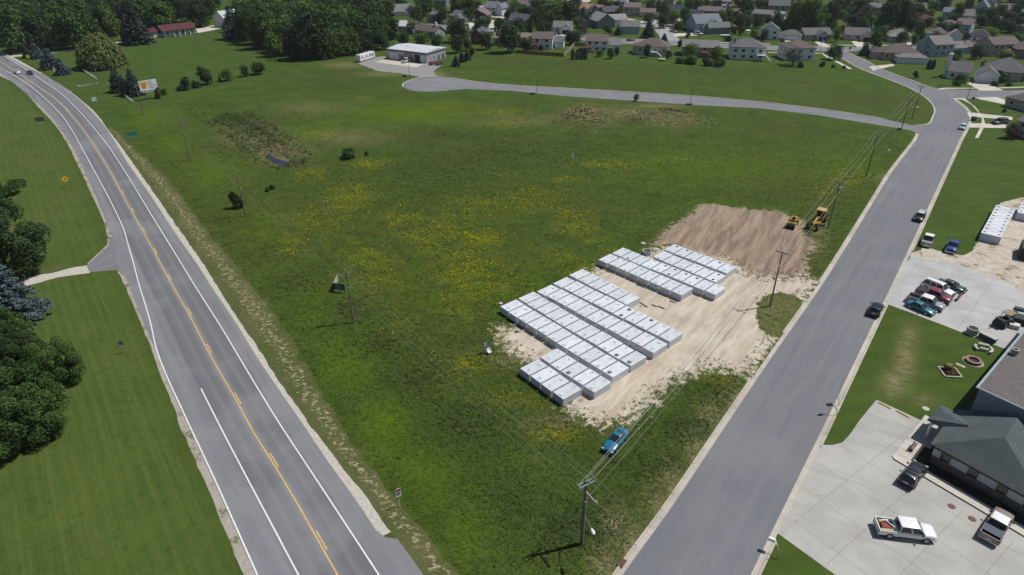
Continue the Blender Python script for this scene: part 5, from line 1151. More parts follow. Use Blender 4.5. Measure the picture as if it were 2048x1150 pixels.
rock(1286, 487, 0.55, 'pale stone in the grass behind the well ring')
rock(1311, 500, 0.7, 'broken concrete lump between well ring and smaller block')
rock(1305, 508, 0.45, 'smaller broken lump beside the well ring')
rock(1476, 543, 0.8, 'pale lump of limestone at the right end of the smaller block')
rock(1001, 607, 0.4, 'pale stone at the left corner of the larger block')
rock(1281, 613, 0.22, 'small dark lump beside the hindmost row of the larger block', WOODGREY)

# ------------------------------------------------------------------ vehicles
def ringxy(x, w, zb, zs, zt, wt=0.8):
    """body cross-section at station x: half width w, sill zb, shoulder zs, top zt"""
    h = [(w*0.86, zb), (w*0.985, zb+0.10), (w, (zb+zs)/2), (w*0.97, zs-0.05), (w*0.90, zs), (w*wt*0.72, zt), (w*wt*0.3, zt+0.012)]
    return [(x, y, z) for y, z in h] + [(x, -y, z) for y, z in reversed(h)]
def quad_panel(parent, name, m, pts, lift=0.012):
    """thin glass or trim panel standing proud of the face it sits on"""
    P = [Vector(p) for p in pts]; c = sum(P, Vector())/4; nrm = (P[1]-P[0]).cross(P[2]-P[1]).normalized()
    if nrm.dot(c - Vector((c.x*0.7, 0, 0.6))) < 0: nrm = -nrm
    mb = MB(); mb.hexa([p - nrm*0.004 for p in P], [p + nrm*lift for p in P]); return mb.build(name, m, parent)
def inset(pts, k):
    P = [Vector(p) for p in pts]; c = sum(P, Vector())/len(P); return [p + (c-p)*k for p in P]
def wheels(t, xs, w, r, rimm=RIM, wd=0.22):
    for x in xs:
        for s in (1, -1):
            mb = MB(); mb.cyl((0,-wd/2,0),(0,wd/2,0), r, n=16); wh = mb.build('wheel', TYRE, t, (x, s*(w-wd/2+0.03), r))
            mb = MB(); mb.cyl((0,s*(wd/2-.01),0),(0,s*(wd/2+.012),0), r*0.62, n=12); mb.build('rim', rimm, wh)
def cabin(t, m, x0, x1, x2, x3, zb, zt, wb, wt, roofm=None, glass=GLASS, side_split=(0.52,), rear=True, quarter=0.06):
    """glass house: x0 rear base, x1 rear top, x2 front top, x3 front base"""
    lo = [(x0,-wb,zb),(x3,-wb,zb),(x3,wb,zb),(x0,wb,zb)]; hi = [(x1,-wt,zt-.05),(x2,-wt,zt-.05),(x2,wt,zt-.05),(x1,wt,zt-.05)]
    mb = MB(); mb.hexa(lo, hi); c = mb.build('cabin', m, t)
    mb = MB(); a = 0.05
    mb.loft([[(x1-a,y*wt*1.01,zt-.055) for y in (-1,1)][::1] + [(x2+a,wt*1.01,zt-.055),(x2+a,-wt*1.01,zt-.055)], [(x1+.06,-wt*.93,zt-.01),(x1+.06,wt*.93,zt-.01),(x2-.06,wt*.93,zt-.01),(x2-.06,-wt*.93,zt-.01)], [(x1+.25,-wt*.7,zt+.015),(x1+.25,wt*.7,zt+.015),(x2-.25,wt*.7,zt+.015),(x2-.25,-wt*.7,zt+.015)]])
    mb.build('car_roof', roofm or m, t, smooth=True)
    quad_panel(t, 'windscreen', glass, inset([(x3,-wb,zb),(x3,wb,zb),(x2,wt,zt-.05),(x2,-wt,zt-.05)], .09))
    if rear: quad_panel(t, 'rear_window', glass, inset([(x0,-wb,zb),(x0,wb,zb),(x1,wt,zt-.05),(x1,-wt,zt-.05)], .12))
    cuts = [0] + list(side_split) + [1]
    for s in (1, -1):
        for a, b in zip(cuts[:-1], cuts[1:]):
            q = [(x0+(x3-x0)*a, s*wb, zb), (x0+(x3-x0)*b, s*wb, zb), (x1+(x2-x1)*b, s*wt, zt-.05), (x1+(x2-x1)*a, s*wt, zt-.05)]
            quad_panel(t, 'side_window', glass, inset(q, .12))
def lamps(t, xf, xr, w, zf, zr, yk=0.72, grille=BLACK, bump=None):
    bump = bump or BLACK
    for s in (1,-1):
        mb = MB(); mb.box(xf-.10,xf+.015,s*w*yk-.17,s*w*yk+.17,zf-.08,zf+.08); mb.build('headlight', CLEARLENS, t)
        mb = MB(); mb.box(xr-.02,xr+.08,s*w*0.82-.10,s*w*0.82+.10,zr-.14,zr+.12); mb.build('tail_light', REDLENS, t)
    mb = MB(); mb.box(xf-.06,xf+.03,-w*.45,w*.45,zf-.12,zf+.06); mb.build('grille', grille, t)
    mb = MB(); mb.box(xf-.08,xf+.07,-w*.93,w*.93,.32,.52); mb.build('front_bumper', bump, t)
    mb = MB(); mb.box(xr-.08,xr+.08,-w*.93,w*.93,.34,.54); mb.build('rear_bumper', bump, t)
def mirrors(t, x, w, z, m):
    for s in (1,-1):
        mb = MB(); mb.box(x-.08,x+.08,s*(w+.02)-.02 if s>0 else -w-.22,w+.22 if s>0 else -w+.0,z-.08,z+.10); mb.build('mirror', m, t)
def car(kind, rear, front, body, label, L=None, roofm=None, group=None, hoodm=None, rz=None, cat=None, extra=None):
    a = G(*rear); b = G(*front); h = heading(a, b) if rz is None else rz; c = (a+b)/2
    nm = {'pickup':'pickup_truck','suv':'suv','van':'van'}.get(kind, 'car')
    t = empty(nm, c, h, label, cat or {'pickup':'pickup truck','suv':'SUV','van':'van'}.get(kind,'car'), group)
    hm = hoodm or body
    if kind in ('sedan','coupe','hatch'):
        L = L or 4.7; f = L/2; w = 0.89
        st = [(-f,w*.80,.36,.62,.74),(-f+.12,w*.93,.28,.80,.92),(-f+.6,w,.24,.86,.99),(-f+1.2,w,.24,.86,.98),(0,w,.24,.87,.96),(f-1.55,w,.24,.85,.95),(f-.9,w*.985,.25,.80,.88),(f-.3,w*.92,.28,.70,.77),(f-.05,w*.80,.36,.58,.64),(f+.02,w*.72,.42,.54,.58)]
        mb = MB(); mb.loft([ringxy(*s) for s in st]); mb.build('body', body, t, smooth=True, sharp=55)
        rearb = -f+ (0.75 if kind!='hatch' else 0.25)
        if kind == 'coupe': cabin(t, body, rearb, -f+1.65, f-2.55, f-1.55, .93, 1.36, .80, .58, roofm, side_split=(0.35,))
        else: cabin(t, body, rearb, -f+(1.35 if kind=='sedan' else 0.75), f-2.25, f-1.40, .93, 1.43, .81, .62, roofm)
        wheels(t, (-f+.95, f-.95), w, .32); lamps(t, f, -f, w, .62, .76, bump=body); mirrors(t, f-1.75, w, .98, body)
        mb = MB(); mb.box(-f-.035,-f+.02,-.26,.26,.58,.72); mb.build('number_plate', WHITEP, t)
    elif kind in ('suv','van'):
        L = L or (4.75 if kind=='suv' else 5.2); f = L/2; w = 0.95 if kind=='suv' else 0.99; H = 1.72 if kind=='suv' else 1.88
        st = [(-f,w*.86,.42,.85,1.0),(-f+.10,w*.96,.34,1.0,1.06),(-f+.6,w,.30,1.02,1.08),(0,w,.30,1.02,1.08),(f-1.5,w,.30,1.0,1.07),(f-.9,w*.98,.31,.95,1.03),(f-.25,w*.93,.34,.86,.95),(f-.03,w*.84,.42,.72,.80),(f+.02,w*.78,.5,.66,.72)]
        mb = MB(); mb.loft([ringxy(*s) for s in st]); mb.build('body', hm, t, smooth=True, sharp=55)
        cabin(t, body, -f+.12, -f+.42, f-1.95, f-1.28, 1.04, H, .87, .70, roofm, side_split=(0.34,0.64))
        for s in (1,-1):
            mb = MB(); mb.bar((-f+.6,s*.60,H+.07),(f-2.2,s*.60,H+.07),.05); 
            for x in (-f+.7,f-2.3): mb.box(x-.04,x+.04,s*.60-.03,s*.60+.03,H,H+.07)
            mb.build('roof_rail', BLACK if kind=='suv' else STEEL, t)
        if kind == 'suv':
            mb = MB()
            for x in (-f+1.1,-f+1.75): mb.box(x-.05,x+.05,-.6,.6,H+.06,H+.09)
            mb.build('roof_bar', BLACK, t)
        wheels(t, (-f+.95, f-.95), w, .37); lamps(t, f, -f, w, .78, 1.0); mirrors(t, f-1.5, w, 1.12, body)
        mb = MB(); mb.box(-f-.03,-f+.02,-.28,.28,.78,.92); mb.build('number_plate', WHITEP, t)
    else:
        L = L or 5.7; f = L/2; w = 0.99; bl = 1.95; xb = -f+bl
        st = [(xb,w,.42,1.10,1.16),(xb+.4,w,.42,1.10,1.16),(f-1.5,w,.42,1.12,1.22),(f-.9,w*.99,.43,1.10,1.22),(f-.3,w*.97,.46,1.06,1.17),(f-.05,w*.92,.52,.98,1.08),(f+.02,w*.86,.56,.9,.96)]
        mb = MB(); mb.loft([ringxy(*s) for s in st]); mb.build('body', hm, t, smooth=True, sharp=55)
        crew = extra.get('crew', True) if extra else True
        cb = xb+.05 if crew else xb+.05
        cabin(t, body, cb, cb+.14, f-1.95, f-1.22, 1.13, 1.92, .93, .79, roofm, side_split=(0.5,) if crew else (0.35,))
        mb = MB()                                   # open bed with liner
        mb.box(-f,xb-.03,-w,-w+.09,.50,1.14); mb.box(-f,xb-.03,w-.09,w,.50,1.14); mb.box(xb-.12,xb-.03,-w+.09,w-.09,.50,1.14); mb.box(-f,-f+.09,-w+.09,w-.09,.50,1.12)
        bd = mb.build('bed', (extra or {}).get('bedm', body), t)
        mb = MB(); mb.box(-f+.09,xb-.12,-w+.09,w-.09,.50,.66)
        for s in (1,-1): mb.box(-f+.6,-f+1.45,s*(w-.20)-.11,s*(w-.20)+.11,.66,.86)
        mb.build('bed_liner', BLACK, bd)
        if extra and extra.get('cover'):
            mb = MB(); c0, c1 = extra['cover']; mb.box(-f+c0, -f+c1, -w+.06, w-.06, 1.13, 1.17); mb.build('bed_cover', extra.get('coverm', BLACK), bd)
        if extra and extra.get('cap'):
            mb = MB(); mb.hexa([(-f,-w+.02,1.13),(xb-.05,-w+.02,1.13),(xb-.05,w-.02,1.13),(-f,w-.02,1.13)],[(-f+.15,-w+.22,1.75),(xb-.08,-w+.22,1.75),(xb-.08,w-.22,1.75),(-f+.15,w-.22,1.75)]); mb.build('bed_cap', extra['cap'], bd)
        wheels(t, (-f+1.15, f-1.0), w, .40, wd=0.26); lamps(t, f, -f, w, .86, .95, bump=CHROME); mirrors(t, f-1.6, w, 1.22, BLACK)
        mb = MB(); mb.box(-f-.03,-f+.0,-.25,.25,.62,.76); mb.build('number_plate', WHITEP, t)
    return t
P_TEAL = paint('turquoise', (0.012,0.135,0.22)); P_TEAL2 = paint('sea_green', (0.02,0.16,0.19)); P_WHITE = paint('white', (0.68,0.69,0.70)); P_BLACK = paint('black', (0.012,0.013,0.016)); P_NAVY = paint('navy', (0.012,0.018,0.035))
P_RED = paint('dark_red', (0.20,0.018,0.03)); P_SILVER = paint('silver_grey', (0.27,0.28,0.285)); P_GREY = paint('stone_grey', (0.26,0.25,0.24)); P_TAN = paint('champagne', (0.24,0.20,0.165)); P_BLUE = paint('royal_blue', (0.012,0.05,0.20)); P_LBLUE = paint('pale_blue', (0.22,0.36,0.44)); P_GREEN = paint('bottle_green', (0.015,0.05,0.04)); P_MAROON = paint('maroon', (0.11,0.012,0.02))
GV = 'vehicles parked on the upper concrete lot'; GN = 'vehicles on the lower concrete lot'; GK = 'vehicles along the right hand street'; GY = 'vehicles of the housing estate'
car('coupe', (1246,868), (1215,906), P_TEAL, 'turquoise blue coupe standing in the grass by the tank block', L=4.75)
wt_ = car('pickup', (1756,1061), (1857,1074), P_WHITE, 'white crew cab pickup truck with tools in its open bed', L=5.9, group=GN)
car('suv', (1807,976), (1838,936), P_BLACK, 'black SUV nosing into the shade at the walkway kerb', L=4.75, group=GN)
car('pickup', (1967,1096), (2010,1025), P_TAN, 'tan pickup truck with white roof and dark bed cover', L=5.4, roofm=P_WHITE, hoodm=P_TAN, group=GN, extra={'cover':(0.5,1.95),'coverm':pm('tonneau',(0.06,0.075,0.10),0.6)})
car('suv', (1742,640), (1757,609), P_NAVY, 'dark navy hatchback SUV driving away along the street', L=4.5, group=GK)
car('suv', (1845,427), (1830,450), P_BLACK, 'dark car with white roof facing the camera by the kerb', L=4.5, roofm=P_WHITE, group=GK)
car('pickup', (1848,499), (1860,473), P_GREY, 'grey pickup truck with white cab parked at the lot entry', L=5.5, roofm=P_WHITE, group=GK, extra={'cover':(0.05,1.0),'coverm':P_SILVER,'crew':False})
car('pickup', (1910,486), (1896,512), P_BLUE, 'royal blue pickup truck with white box in its bed', L=5.3, group=GK, extra={'crew':False})
car('sedan', (1818,611), (1862,630), P_TEAL2, 'sea green car nearest the lawn in the parked row', L=4.6, group=GV)
car('pickup', (1818,600), (1881,621), P_SILVER, 'silver pickup truck with white roof beside the sea green car', L=5.7, roofm=P_WHITE, hoodm=P_SILVER, group=GV)
car('pickup', (1835,586), (1896,607), P_RED, 'dark red pickup truck with black bed cover', L=5.6, group=GV, extra={'crew':False,'cover':(0.08,1.9)})
car('van', (1850,573), (1899,593), P_WHITE, 'white van with long dark side windows beside the red pickup', L=5.3, group=GV)
car('sedan', (1884,570), (1919,583), P_GREEN, 'bottle green car furthest from the lawn on the upper lot', L=4.8, group=GV)
car('hatch', (1929,250), (1920,265), P_LBLUE, 'pale blue car parked at the kerb near the bend', L=4.4, roofm=P_WHITE, group=GK)
car('van', (2014,246), (1983,249), P_NAVY, 'dark wagon in the drive beside the lilac roofed house', L=5.2, group=GY)
car('sedan', (46,152), (25,141), P_WHITE, 'white car driving away on the far part of the highway', L=4.9, group='cars on the highway')
car('sedan', (52,143), (70,154), P_NAVY, 'dark car coming down the far part of the highway', L=4.7, group='cars on the highway')
car('sedan', (1252,82), (1270,81), P_MAROON, 'maroon car on the estate street behind the hip roofed beige house', group=GY)
car('sedan', (1288,38), (1299,41), P_TEAL2, 'blue green car at the head of the court', group=GY)
car('van', (1313,36), (1303,33), P_WHITE, 'white minivan in the court drive under the round tree', group=GY)
car('hatch', (1309,55), (1306,50), P_WHITE, 'small white car behind the cone shaped court tree', group=GY)
car('sedan', (1343,58), (1351,58), P_SILVER, 'silver car at the right kerb of the court', group=GY)
car('sedan', (1343,64), (1351,65), P_GREY, 'grey car nearest the street at the court kerb', group=GY)
car('van', (1390,69), (1402,70), P_WHITE, 'white van in the drive of the large blue house', group=GY)
car('sedan', (1640,81), (1648,86), P_BLUE, 'dark blue car in the drive of the beige ranch house', group=GY)
car('pickup', (805,127), (820,121.5), P_WHITE, 'white pickup truck on the apron of the metal workshop', L=5.6)
car('hatch', (862,130), (869,128), P_RED, 'red car left of the two beside the metal workshop', L=4.2, group='cars beside the workshop')
car('sedan', (874,131), (885,128), P_MAROON, 'maroon car right of the red one beside the metal workshop', L=4.6, group='cars beside the workshop')
# load in the white pickup
def load(dx, dy, L, wd, hh, ang, m, label, nm, cat):
    mb = MB(); mb.box(-L/2,L/2,-wd/2,wd/2,0,hh); o = mb.build(nm, m)
    M = wt_.matrix_basis @ Matrix.Translation((dx,dy,0.67)) @ Matrix.Rotation(ang,4,'Z'); o.matrix_world = M; tag(o, label, cat)
bpy.context.view_layer.update()
YEL = pm('yellow_plastic', (0.50,0.33,0.06), 0.6); RDP = pm('red_plastic', (0.25,0.04,0.03), 0.6)
load(-2.5,.45,.35,.3,.5,.2,YEL,'yellow box at the tailgate end of the white pickup bed','tool_box','box')
load(-2.0,.05,.9,.7,.28,.1,RDP,'red crate in the middle of the white pickup bed','tool_crate','crate')
load(-1.55,.1,1.5,.07,.5,-.9,WHITEP,'white pole leaning across the white pickup bed','pole_tool','pole')
load(-2.1,-.65,1.3,.25,.4,.05,pm('pale_plank',(0.42,0.34,0.22),0.8),'pale plank along the near side of the white pickup bed','plank','plank')
load(-2.05,.55,.7,.12,.55,.1,WHITEP,'white bent bar beside the yellow box in the pickup','bent_bar','bar')
mb = MB(); mb.box(-.5,.5,-.35,.35,0,.5); o = mb.build('white_box', WHITEP); 
g = G(1905,492.5); o.location = (g.x, g.y, 0.67); o.rotation_euler = (0,0,heading(G(1910,486),G(1896,512))+PI/2); tag(o, 'white box riding in the royal blue pickup bed', 'box')
# motor home by the workshop
def motorhome():
    a = G(721,125); b = G(750.5,116); h = heading(a,b); t = empty('motorhome', (a+b)/2 + Vector((-1.0,0.3,0)), h, 'long white motorhome with small dark windows beside the workshop', 'motorhome'); L = (b-a).length; f = L/2
    mb = MB(); mb.loft([[(x,-w,z0),(x,-w,z1-.15),(x,-w+.15,z1),(x,w-.15,z1),(x,w,z1-.15),(x,w,z0)] for x,w,z0,z1 in ((-f,1.2,.5,3.1),(-f+.1,1.25,.45,3.2),(f-.6,1.25,.45,3.2),(f,1.15,.5,2.4))]); mb.build('body', P_WHITE, t)
    for x,ww in ((-f+1.6,.9),(-f+4.8,.7),(f-3.6,1.0),(f-1.8,1.0)):
        for s in (1,-1): mb = MB(); mb.box(x-ww/2,x+ww/2,s*1.255-.01,s*1.255+.01,1.7,2.4); mb.build('side_window', GLASS, t)
    for s in (1,-1): mb = MB(); mb.bar((-f+1,s*1.257,1.35),(f-1,s*1.257,1.6),.03,.12); mb.build('stripe', P_GREY, t)
    quad_panel(t,'windscreen',GLASS,[(f-.02,-.95,1.35),(f-.02,.95,1.35),(f-.35,.95,2.3),(f-.35,-.95,2.3)],.02)
    for x in (-1.5,2.0): mb = MB(); mb.box(x-.35,x+.35,-.4,.4,3.2,3.45); mb.build('roof_vent', P_WHITE, t)
    wheels(t,(-f+2.6,f-1.4),1.22,.42)
motorhome()
# motor grader
YM = paint('machine_yellow', (0.46,0.27,0.045)); YM2 = paint('machine_yellow_light', (0.55,0.36,0.10))
def grader():
    a = G(1646,436); b = G(1626,457); t = empty('motor_grader', (a+b)/2, heading(a,b)+0.0, 'yellow motor grader with boxy cab parked by the utility pole', 'grader')
    mb = MB(); mb.box(-3.6,-1.4,-.55,.55,1.0,1.9); mb.box(-3.7,-3.5,-.6,.6,.8,1.7); e = mb.build('engine_hood', YM, t)
    mb = MB(); mb.cyl((-2.4,.25,1.9),(-2.4,.25,2.6),.07); mb.build('exhaust', BLACK, e)
    mb = MB(); mb.box(-1.4,.1,-.8,.8,1.0,1.7); 
    for x in (-1.35,.05):
        for y in (-.75,.75): mb.box(x-.06,x+.06,y-.06,y+.06,1.7,3.0)
    c = mb.build('cab', YM, t); mb = MB(); mb.box(-1.38,.08,-.77,.77,1.75,2.95); mb.build('cab_glass', GLASS, c); mb = MB(); mb.box(-1.6,.3,-.95,.95,3.0,3.14); mb.build('cab_roof', YM2, c)
    mb = MB(); mb.bar((0,0,1.5),(2.2,0,2.0),.34); mb.bar((2.2,0,2.0),(4.3,0,1.25),.32); mb.build('frame', YM, t)
    mb = MB(); mb.bar((4.2,0,1.2),(1.4,.5,.75),.14); mb.bar((4.2,0,1.2),(1.4,-.5,.75),.14); mb.cyl((1.3,0,.68),(1.3,0,.8),.85,n=18); mb.build('drawbar', YM, t)
    mb = MB(); p = [(-.12,-1.9,.1),(0.05,-1.9,.1),(0.05,1.9,.1),(-.12,1.9,.1)]; q = [(.05,-1.9,.72),(.16,-1.9,.72),(.16,1.9,.72),(.05,1.9,.72)]; mb.M = Matrix.Translation((1.6,0,0)) @ Matrix.Rotation(.35,4,'Z'); mb.hexa(p,q); mb.build('blade', CHROME, t)
    for x,y in ((.6,.9),(.6,-.9)): mb = MB(); mb.bar((x,y*.3,2.0),(1.3,y,.8),.12); mb.build('lift_cylinder', BLACK, t)
    wheels(t,(-3.1,-1.7,4.2),1.15,.66,YM2,.4)
    mb = MB(); mb.bar((4.2,-1.0,.66),(4.2,1.0,.66),.2); mb.bar((4.2,0,.66),(4.2,0,1.3),.25); mb.build('front_axle', YM, t)
grader()
def roller():
    a = G(1588,446); b = G(1578,461); t = empty('road_roller', (a+b)/2, heading(a,b), 'small yellow road roller standing on the bare clay', 'road roller')
    mb = MB(); mb.cyl((1.05,-.85,.62),(1.05,.85,.62),.62,n=20); mb.build('drum', pm('drum_steel',(0.035,0.033,0.032),0.5,0.3), t)
    mb = MB(); mb.box(.35,1.75,-1.02,-.88,.5,.95); mb.box(.35,1.75,.88,1.02,.5,.95); mb.box(.3,.5,-1.02,1.02,.7,1.1); mb.build('drum_yoke', YM2, t)
    mb = MB(); mb.box(-2.0,-.35,-.75,.75,.6,1.55); mb.hexa([(-2.0,-.7,1.55),(-.9,-.7,1.55),(-.9,.7,1.55),(-2,.7,1.55)],[(-1.9,-.6,1.8),(-1.0,-.6,1.8),(-1.0,.6,1.8),(-1.9,.6,1.8)]); mb.box(-.35,.3,-.85,.85,.6,1.05); mb.build('engine_body', YM, t)
    mb = MB(); mb.box(-.75,-.35,-.25,.25,1.55,1.7); mb.box(-.85,-.75,-.25,.25,1.55,2.1); mb.build('seat', BLACK, t)
    mb = MB(); mb.cyl((-.05,0,1.05),(-.15,0,1.7),.05); mb.cyl((-.15,0,1.7),(-.18,0,1.73),.2,n=10); mb.build('steering_wheel', BLACK, t)
    for s in (1,-1): mb = MB(); mb.bar((-1.9,s*.65,1.5),(-1.95,s*.68,2.35),.07); mb.build('roll_post', BLACK, t)
    wheels(t,(-1.3,),.98,.62,YM,.42)
roller()
def motorcycle(rear, front, m, label):
    a = G(*rear); b = G(*front); t = empty('motorcycle', (a+b)/2, heading(a,b), label, 'motorcycle', 'motorcycles on the upper lot')
    for x in (-.72,.78): mb = MB(); mb.cyl((x,-.07,.33),(x,.07,.33),.33,n=14); w_ = mb.build('wheel', TYRE, t); mb = MB(); mb.cyl((x,-.075,.33),(x,.075,.33),.2,n=10); mb.build('rim', CHROME, w_)
    mb = MB(); mb.loft([[(x,-w,z0),(x,-w,z1),(x,w,z1),(x,w,z0)] for x,w,z0,z1 in ((-.95,.1,.62,.72),(-.4,.16,.4,.82),(.1,.2,.35,.98),(.5,.12,.45,.9))]); mb.build('body', m, t, smooth=True)
    mb = MB(); mb.bar((.78,0,.33),(.5,0,1.05),.1); mb.bar((.5,-.38,1.08),(.5,.38,1.08),.05); mb.build('fork', CHROME, t)
    mb = MB(); mb.box(-.7,-.05,-.14,.14,.78,.88); mb.build('seat', BLACK, t)
    mb = MB(); mb.cyl((.62,0,.9),(.72,0,.9),.11); mb.build('headlight', CLEARLENS, t)
motorcycle((1921,592),(1930,582),P_BLACK,'black motorcycle beside the bottle green car')
motorcycle((1911,604),(1922,594),P_RED,'red and black motorcycle nearer the dark red pickup')
# ------------------------------------------------------------------ office and hall at lower right
_A = G(1861,888,3); _A.z = 0
_u = (G(2048,991,3)-G(1861,888,3)).normalized(); _v = (G(1886,853,3)-G(1861,888,3)).normalized()
def UV(u, v, z=0.0): p = _A + _u*u + _v*v; return (p.x, p.y, z)
office = empty('office_building', _A, 0, 'low office building with green grey hip roof by the lower lot', 'building')
def uvmesh(name, parts, m, parent):
    """parts: list of (ring_low, ring_high), each 4 (u,v,z) points"""
    mb = MB(); mb.M = Matrix.Translation(-_A)
    for lo, hi in parts: mb.hexa([UV(*p) for p in lo], [UV(*p) for p in hi])
    return mb.build(name, m, parent)
def slab(u0,u1,v0,v1,z0,z1): return ([(u0,v0,z0),(u1,v0,z0),(u1,v1,z0),(u0,v1,z0)], [(u0,v0,z1),(u1,v0,z1),(u1,v1,z1),(u0,v1,z1)])
R_OFF = NT('office_shingles')
def _ro():
    n = R_OFF; p = n.coord('World'); a = n.noise(p, 0.5, 4); b = n.noise(n.along(p, -54, 1.0, 2.5), 3.0, 4, 0.75); v = n.noise(p, 14, 2)
    c = n.mix(n.ss(a,.3,.7), (0.072,0.088,0.092), (0.092,0.108,0.112)); c = n.mix(n.math('MULTIPLY', n.ss(b,.5,.75), .5), c, (0.055,0.066,0.07)); c = n.mix(n.math('MULTIPLY', n.ss(v,.5,.8), .3), c, (0.12,0.135,0.138))
    sp_ = n.n.new('ShaderNodeSeparateXYZ'); n.l.new(p, sp_.inputs[0]); cx_ = n.n.new('ShaderNodeCombineXYZ'); n.l.new(sp_.outputs[2], cx_.inputs[0]); wv = n.wave(cx_.outputs[0], 1.5, 0.0, 0); c = n.mix(n.math('MULTIPLY', n.ss(wv,.78,.95), .35), c, (0.045,0.055,0.058))
    n.bump(b, .4, .02); return n.done(c, .9, 0, .15)
R_OFF = _ro()
EW = 12.3
uvmesh('wall_base', [slab(.5,EW-.5,.5,9.3,0,1.35)], pm('brick_dark',(0.12,0.10,0.085),.85,0,.2,2), office)
uvmesh('wall_panels', [slab(.48,EW-.48,.48,9.3,1.35,2.85)], wallmat('office_panel',(0.44,0.45,0.46)), office)
mb = MB(); mb.M = Matrix.Translation(-_A)
E4 = [(0,0),(EW,0),(EW,9.5),(0,9.5)]; R2 = [(6.15,4.2,6.0),(6.2,9.5,6.0)]
vs = [UV(a,b,3.02) for a,b in E4] + [UV(*r) for r in R2] + [UV(a,b,2.8) for a,b in E4]
mb.add(vs, [(0,1,4),(1,2,5,4),(2,3,5),(3,0,4,5),(0,6,7,1),(1,7,8,2),(2,8,9,3),(3,9,6,0),(9,8,7,6)])
mainroof = mb.build('roof', R_OFF, office)
mb = MB(); mb.M = Matrix.Translation(-_A)      # porch roof crossing into the main slope
vs = [UV(-1.85,4.5,3.0),UV(-1.72,8.75,3.0),UV(.3,4.55,3.0),UV(.1,9.0,3.0),UV(-.75,6.5,3.75),UV(2.45,5.5,4.38),UV(-1.85,4.5,2.75),UV(-1.72,8.75,2.75),UV(.3,4.55,2.75),UV(.1,9.0,2.75)]
mb.add(vs, [(1,0,4),(0,2,5,4),(4,5,3,1),(0,1,7,6),(0,6,8,2),(1,3,9,7),(6,7,9,8)])
porch = mb.build('porch_roof', R_OFF, office)
for v in (4.8, 8.4):
    mb = MB(); mb.M = Matrix.Translation(-_A); lo = [UV(-1.5,v,0),UV(-1.2,v,0),UV(-1.2,v+.3,0),UV(-1.5,v+.3,0)]; mb.hexa(lo, [(a,b,2.75) for a,b,_ in lo]); mb.build('porch_post', WHITEP, office)
for u in (1.95, 5.05, 8.15, 11.0):
    w_ = uvmesh('window', [slab(u-.55,u+.55,.40,.47,1.32,2.6)], pm('bronze_frame',(0.06,0.05,0.045),.5), office)
    g0 = uvmesh('pane', [slab(u-.47,u+.47,.375,.40,1.42,2.05)], GLASS, office); g0.parent = w_; 
    g1 = uvmesh('blind', [slab(u-.47,u+.47,.37,.40,2.07,2.52)], pm('tan_blind',(0.16,0.15,0.125),.7), office); g1.parent = w_
uvmesh('door', [slab(.42,.5,5.6,6.8,.0,2.2)], GLASS, office)
uvmesh('fascia', [slab(-.02,EW,-.04,-.003,2.78,3.03)], pm('dark_fascia',(0.03,0.03,0.03),.6), office)
HOUSES.append(('the office building', 1950, 890))
_B = G(1957,776,7.0); _B.z = 0
bu = (G(2047,818,7)-G(1957,776,7)).normalized(); bv = (G(2048,666,7)-G(1957,776,7)).normalized()
hall = empty('workshop_hall', _B, 0, 'large dark hall with flat brown gravel roof at right edge', 'building')
HOUSES.append(('the large hall', 2000, 740))
def hal(u, v, z): p = bu*u + bv*v; return (p.x, p.y, z)
def hexh(name, u0,u1,v0,v1,z0,z1,m,parent=None):
    mb = MB(); mb.hexa([hal(u0,v0,z0),hal(u1,v0,z0),hal(u1,v1,z0),hal(u0,v1,z0)], [hal(u0,v0,z1),hal(u1,v0,z1),hal(u1,v1,z1),hal(u0,v1,z1)]); return mb.build(name, m, parent or hall)
hexh('wall', .15,24,.15,36,0,6.85, wallmat('hall_wall',(0.21,0.235,0.265)))
RG = NT('gravel_roof')
def _rg():
    n = RG; p = n.coord('World'); a = n.noise(p,.35,5,.6); b = n.noise(p,5,4,.8); c = n.mix(n.ss(a,.3,.7),(0.105,0.092,0.088),(0.135,0.12,0.115)); c = n.mix(n.math('MULTIPLY',n.ss(b,.45,.7),.7),c,(0.20,0.185,0.175)); c = n.mix(n.math('MULTIPLY',n.ss(b,.45,.25),.6),c,(0.05,0.043,0.041)); n.bump(b,.6,.03); return n.done(c,.95,0,.1)
hr = hexh('roof', 0,24.2,0,36.2,6.87,7.08, _rg())
TRIM = pm('pale_metal_trim',(0.30,0.36,0.38),.4,.3,.1,3)
hexh('gutter', -.28,-.005,-.1,36.2,6.90,7.07,TRIM); hexh('roof_trim', -.28,24.2,-.16,-.01,6.92,7.13,TRIM)
g = G(2028,708,7.1); mb = MB(); q = g - _B; mb.cyl((q.x,q.y,7.08),(q.x,q.y,7.8),.42,n=14); mb.cyl((q.x,q.y,7.8),(q.x,q.y,7.92),.5,n=14); mb.cyl((q.x,q.y,7.92),(q.x,q.y,7.94),.25,n=10,mi=1); mb.build('roof_vent',[pm('vent_metal',(0.24,0.235,0.22),.6),HOLE],hr)
for q in ((1966.6,773.6),(1952,876)): pass
hexh('downpipe', 5.0,5.12,-.0,.14,0,6.8,TRIM)
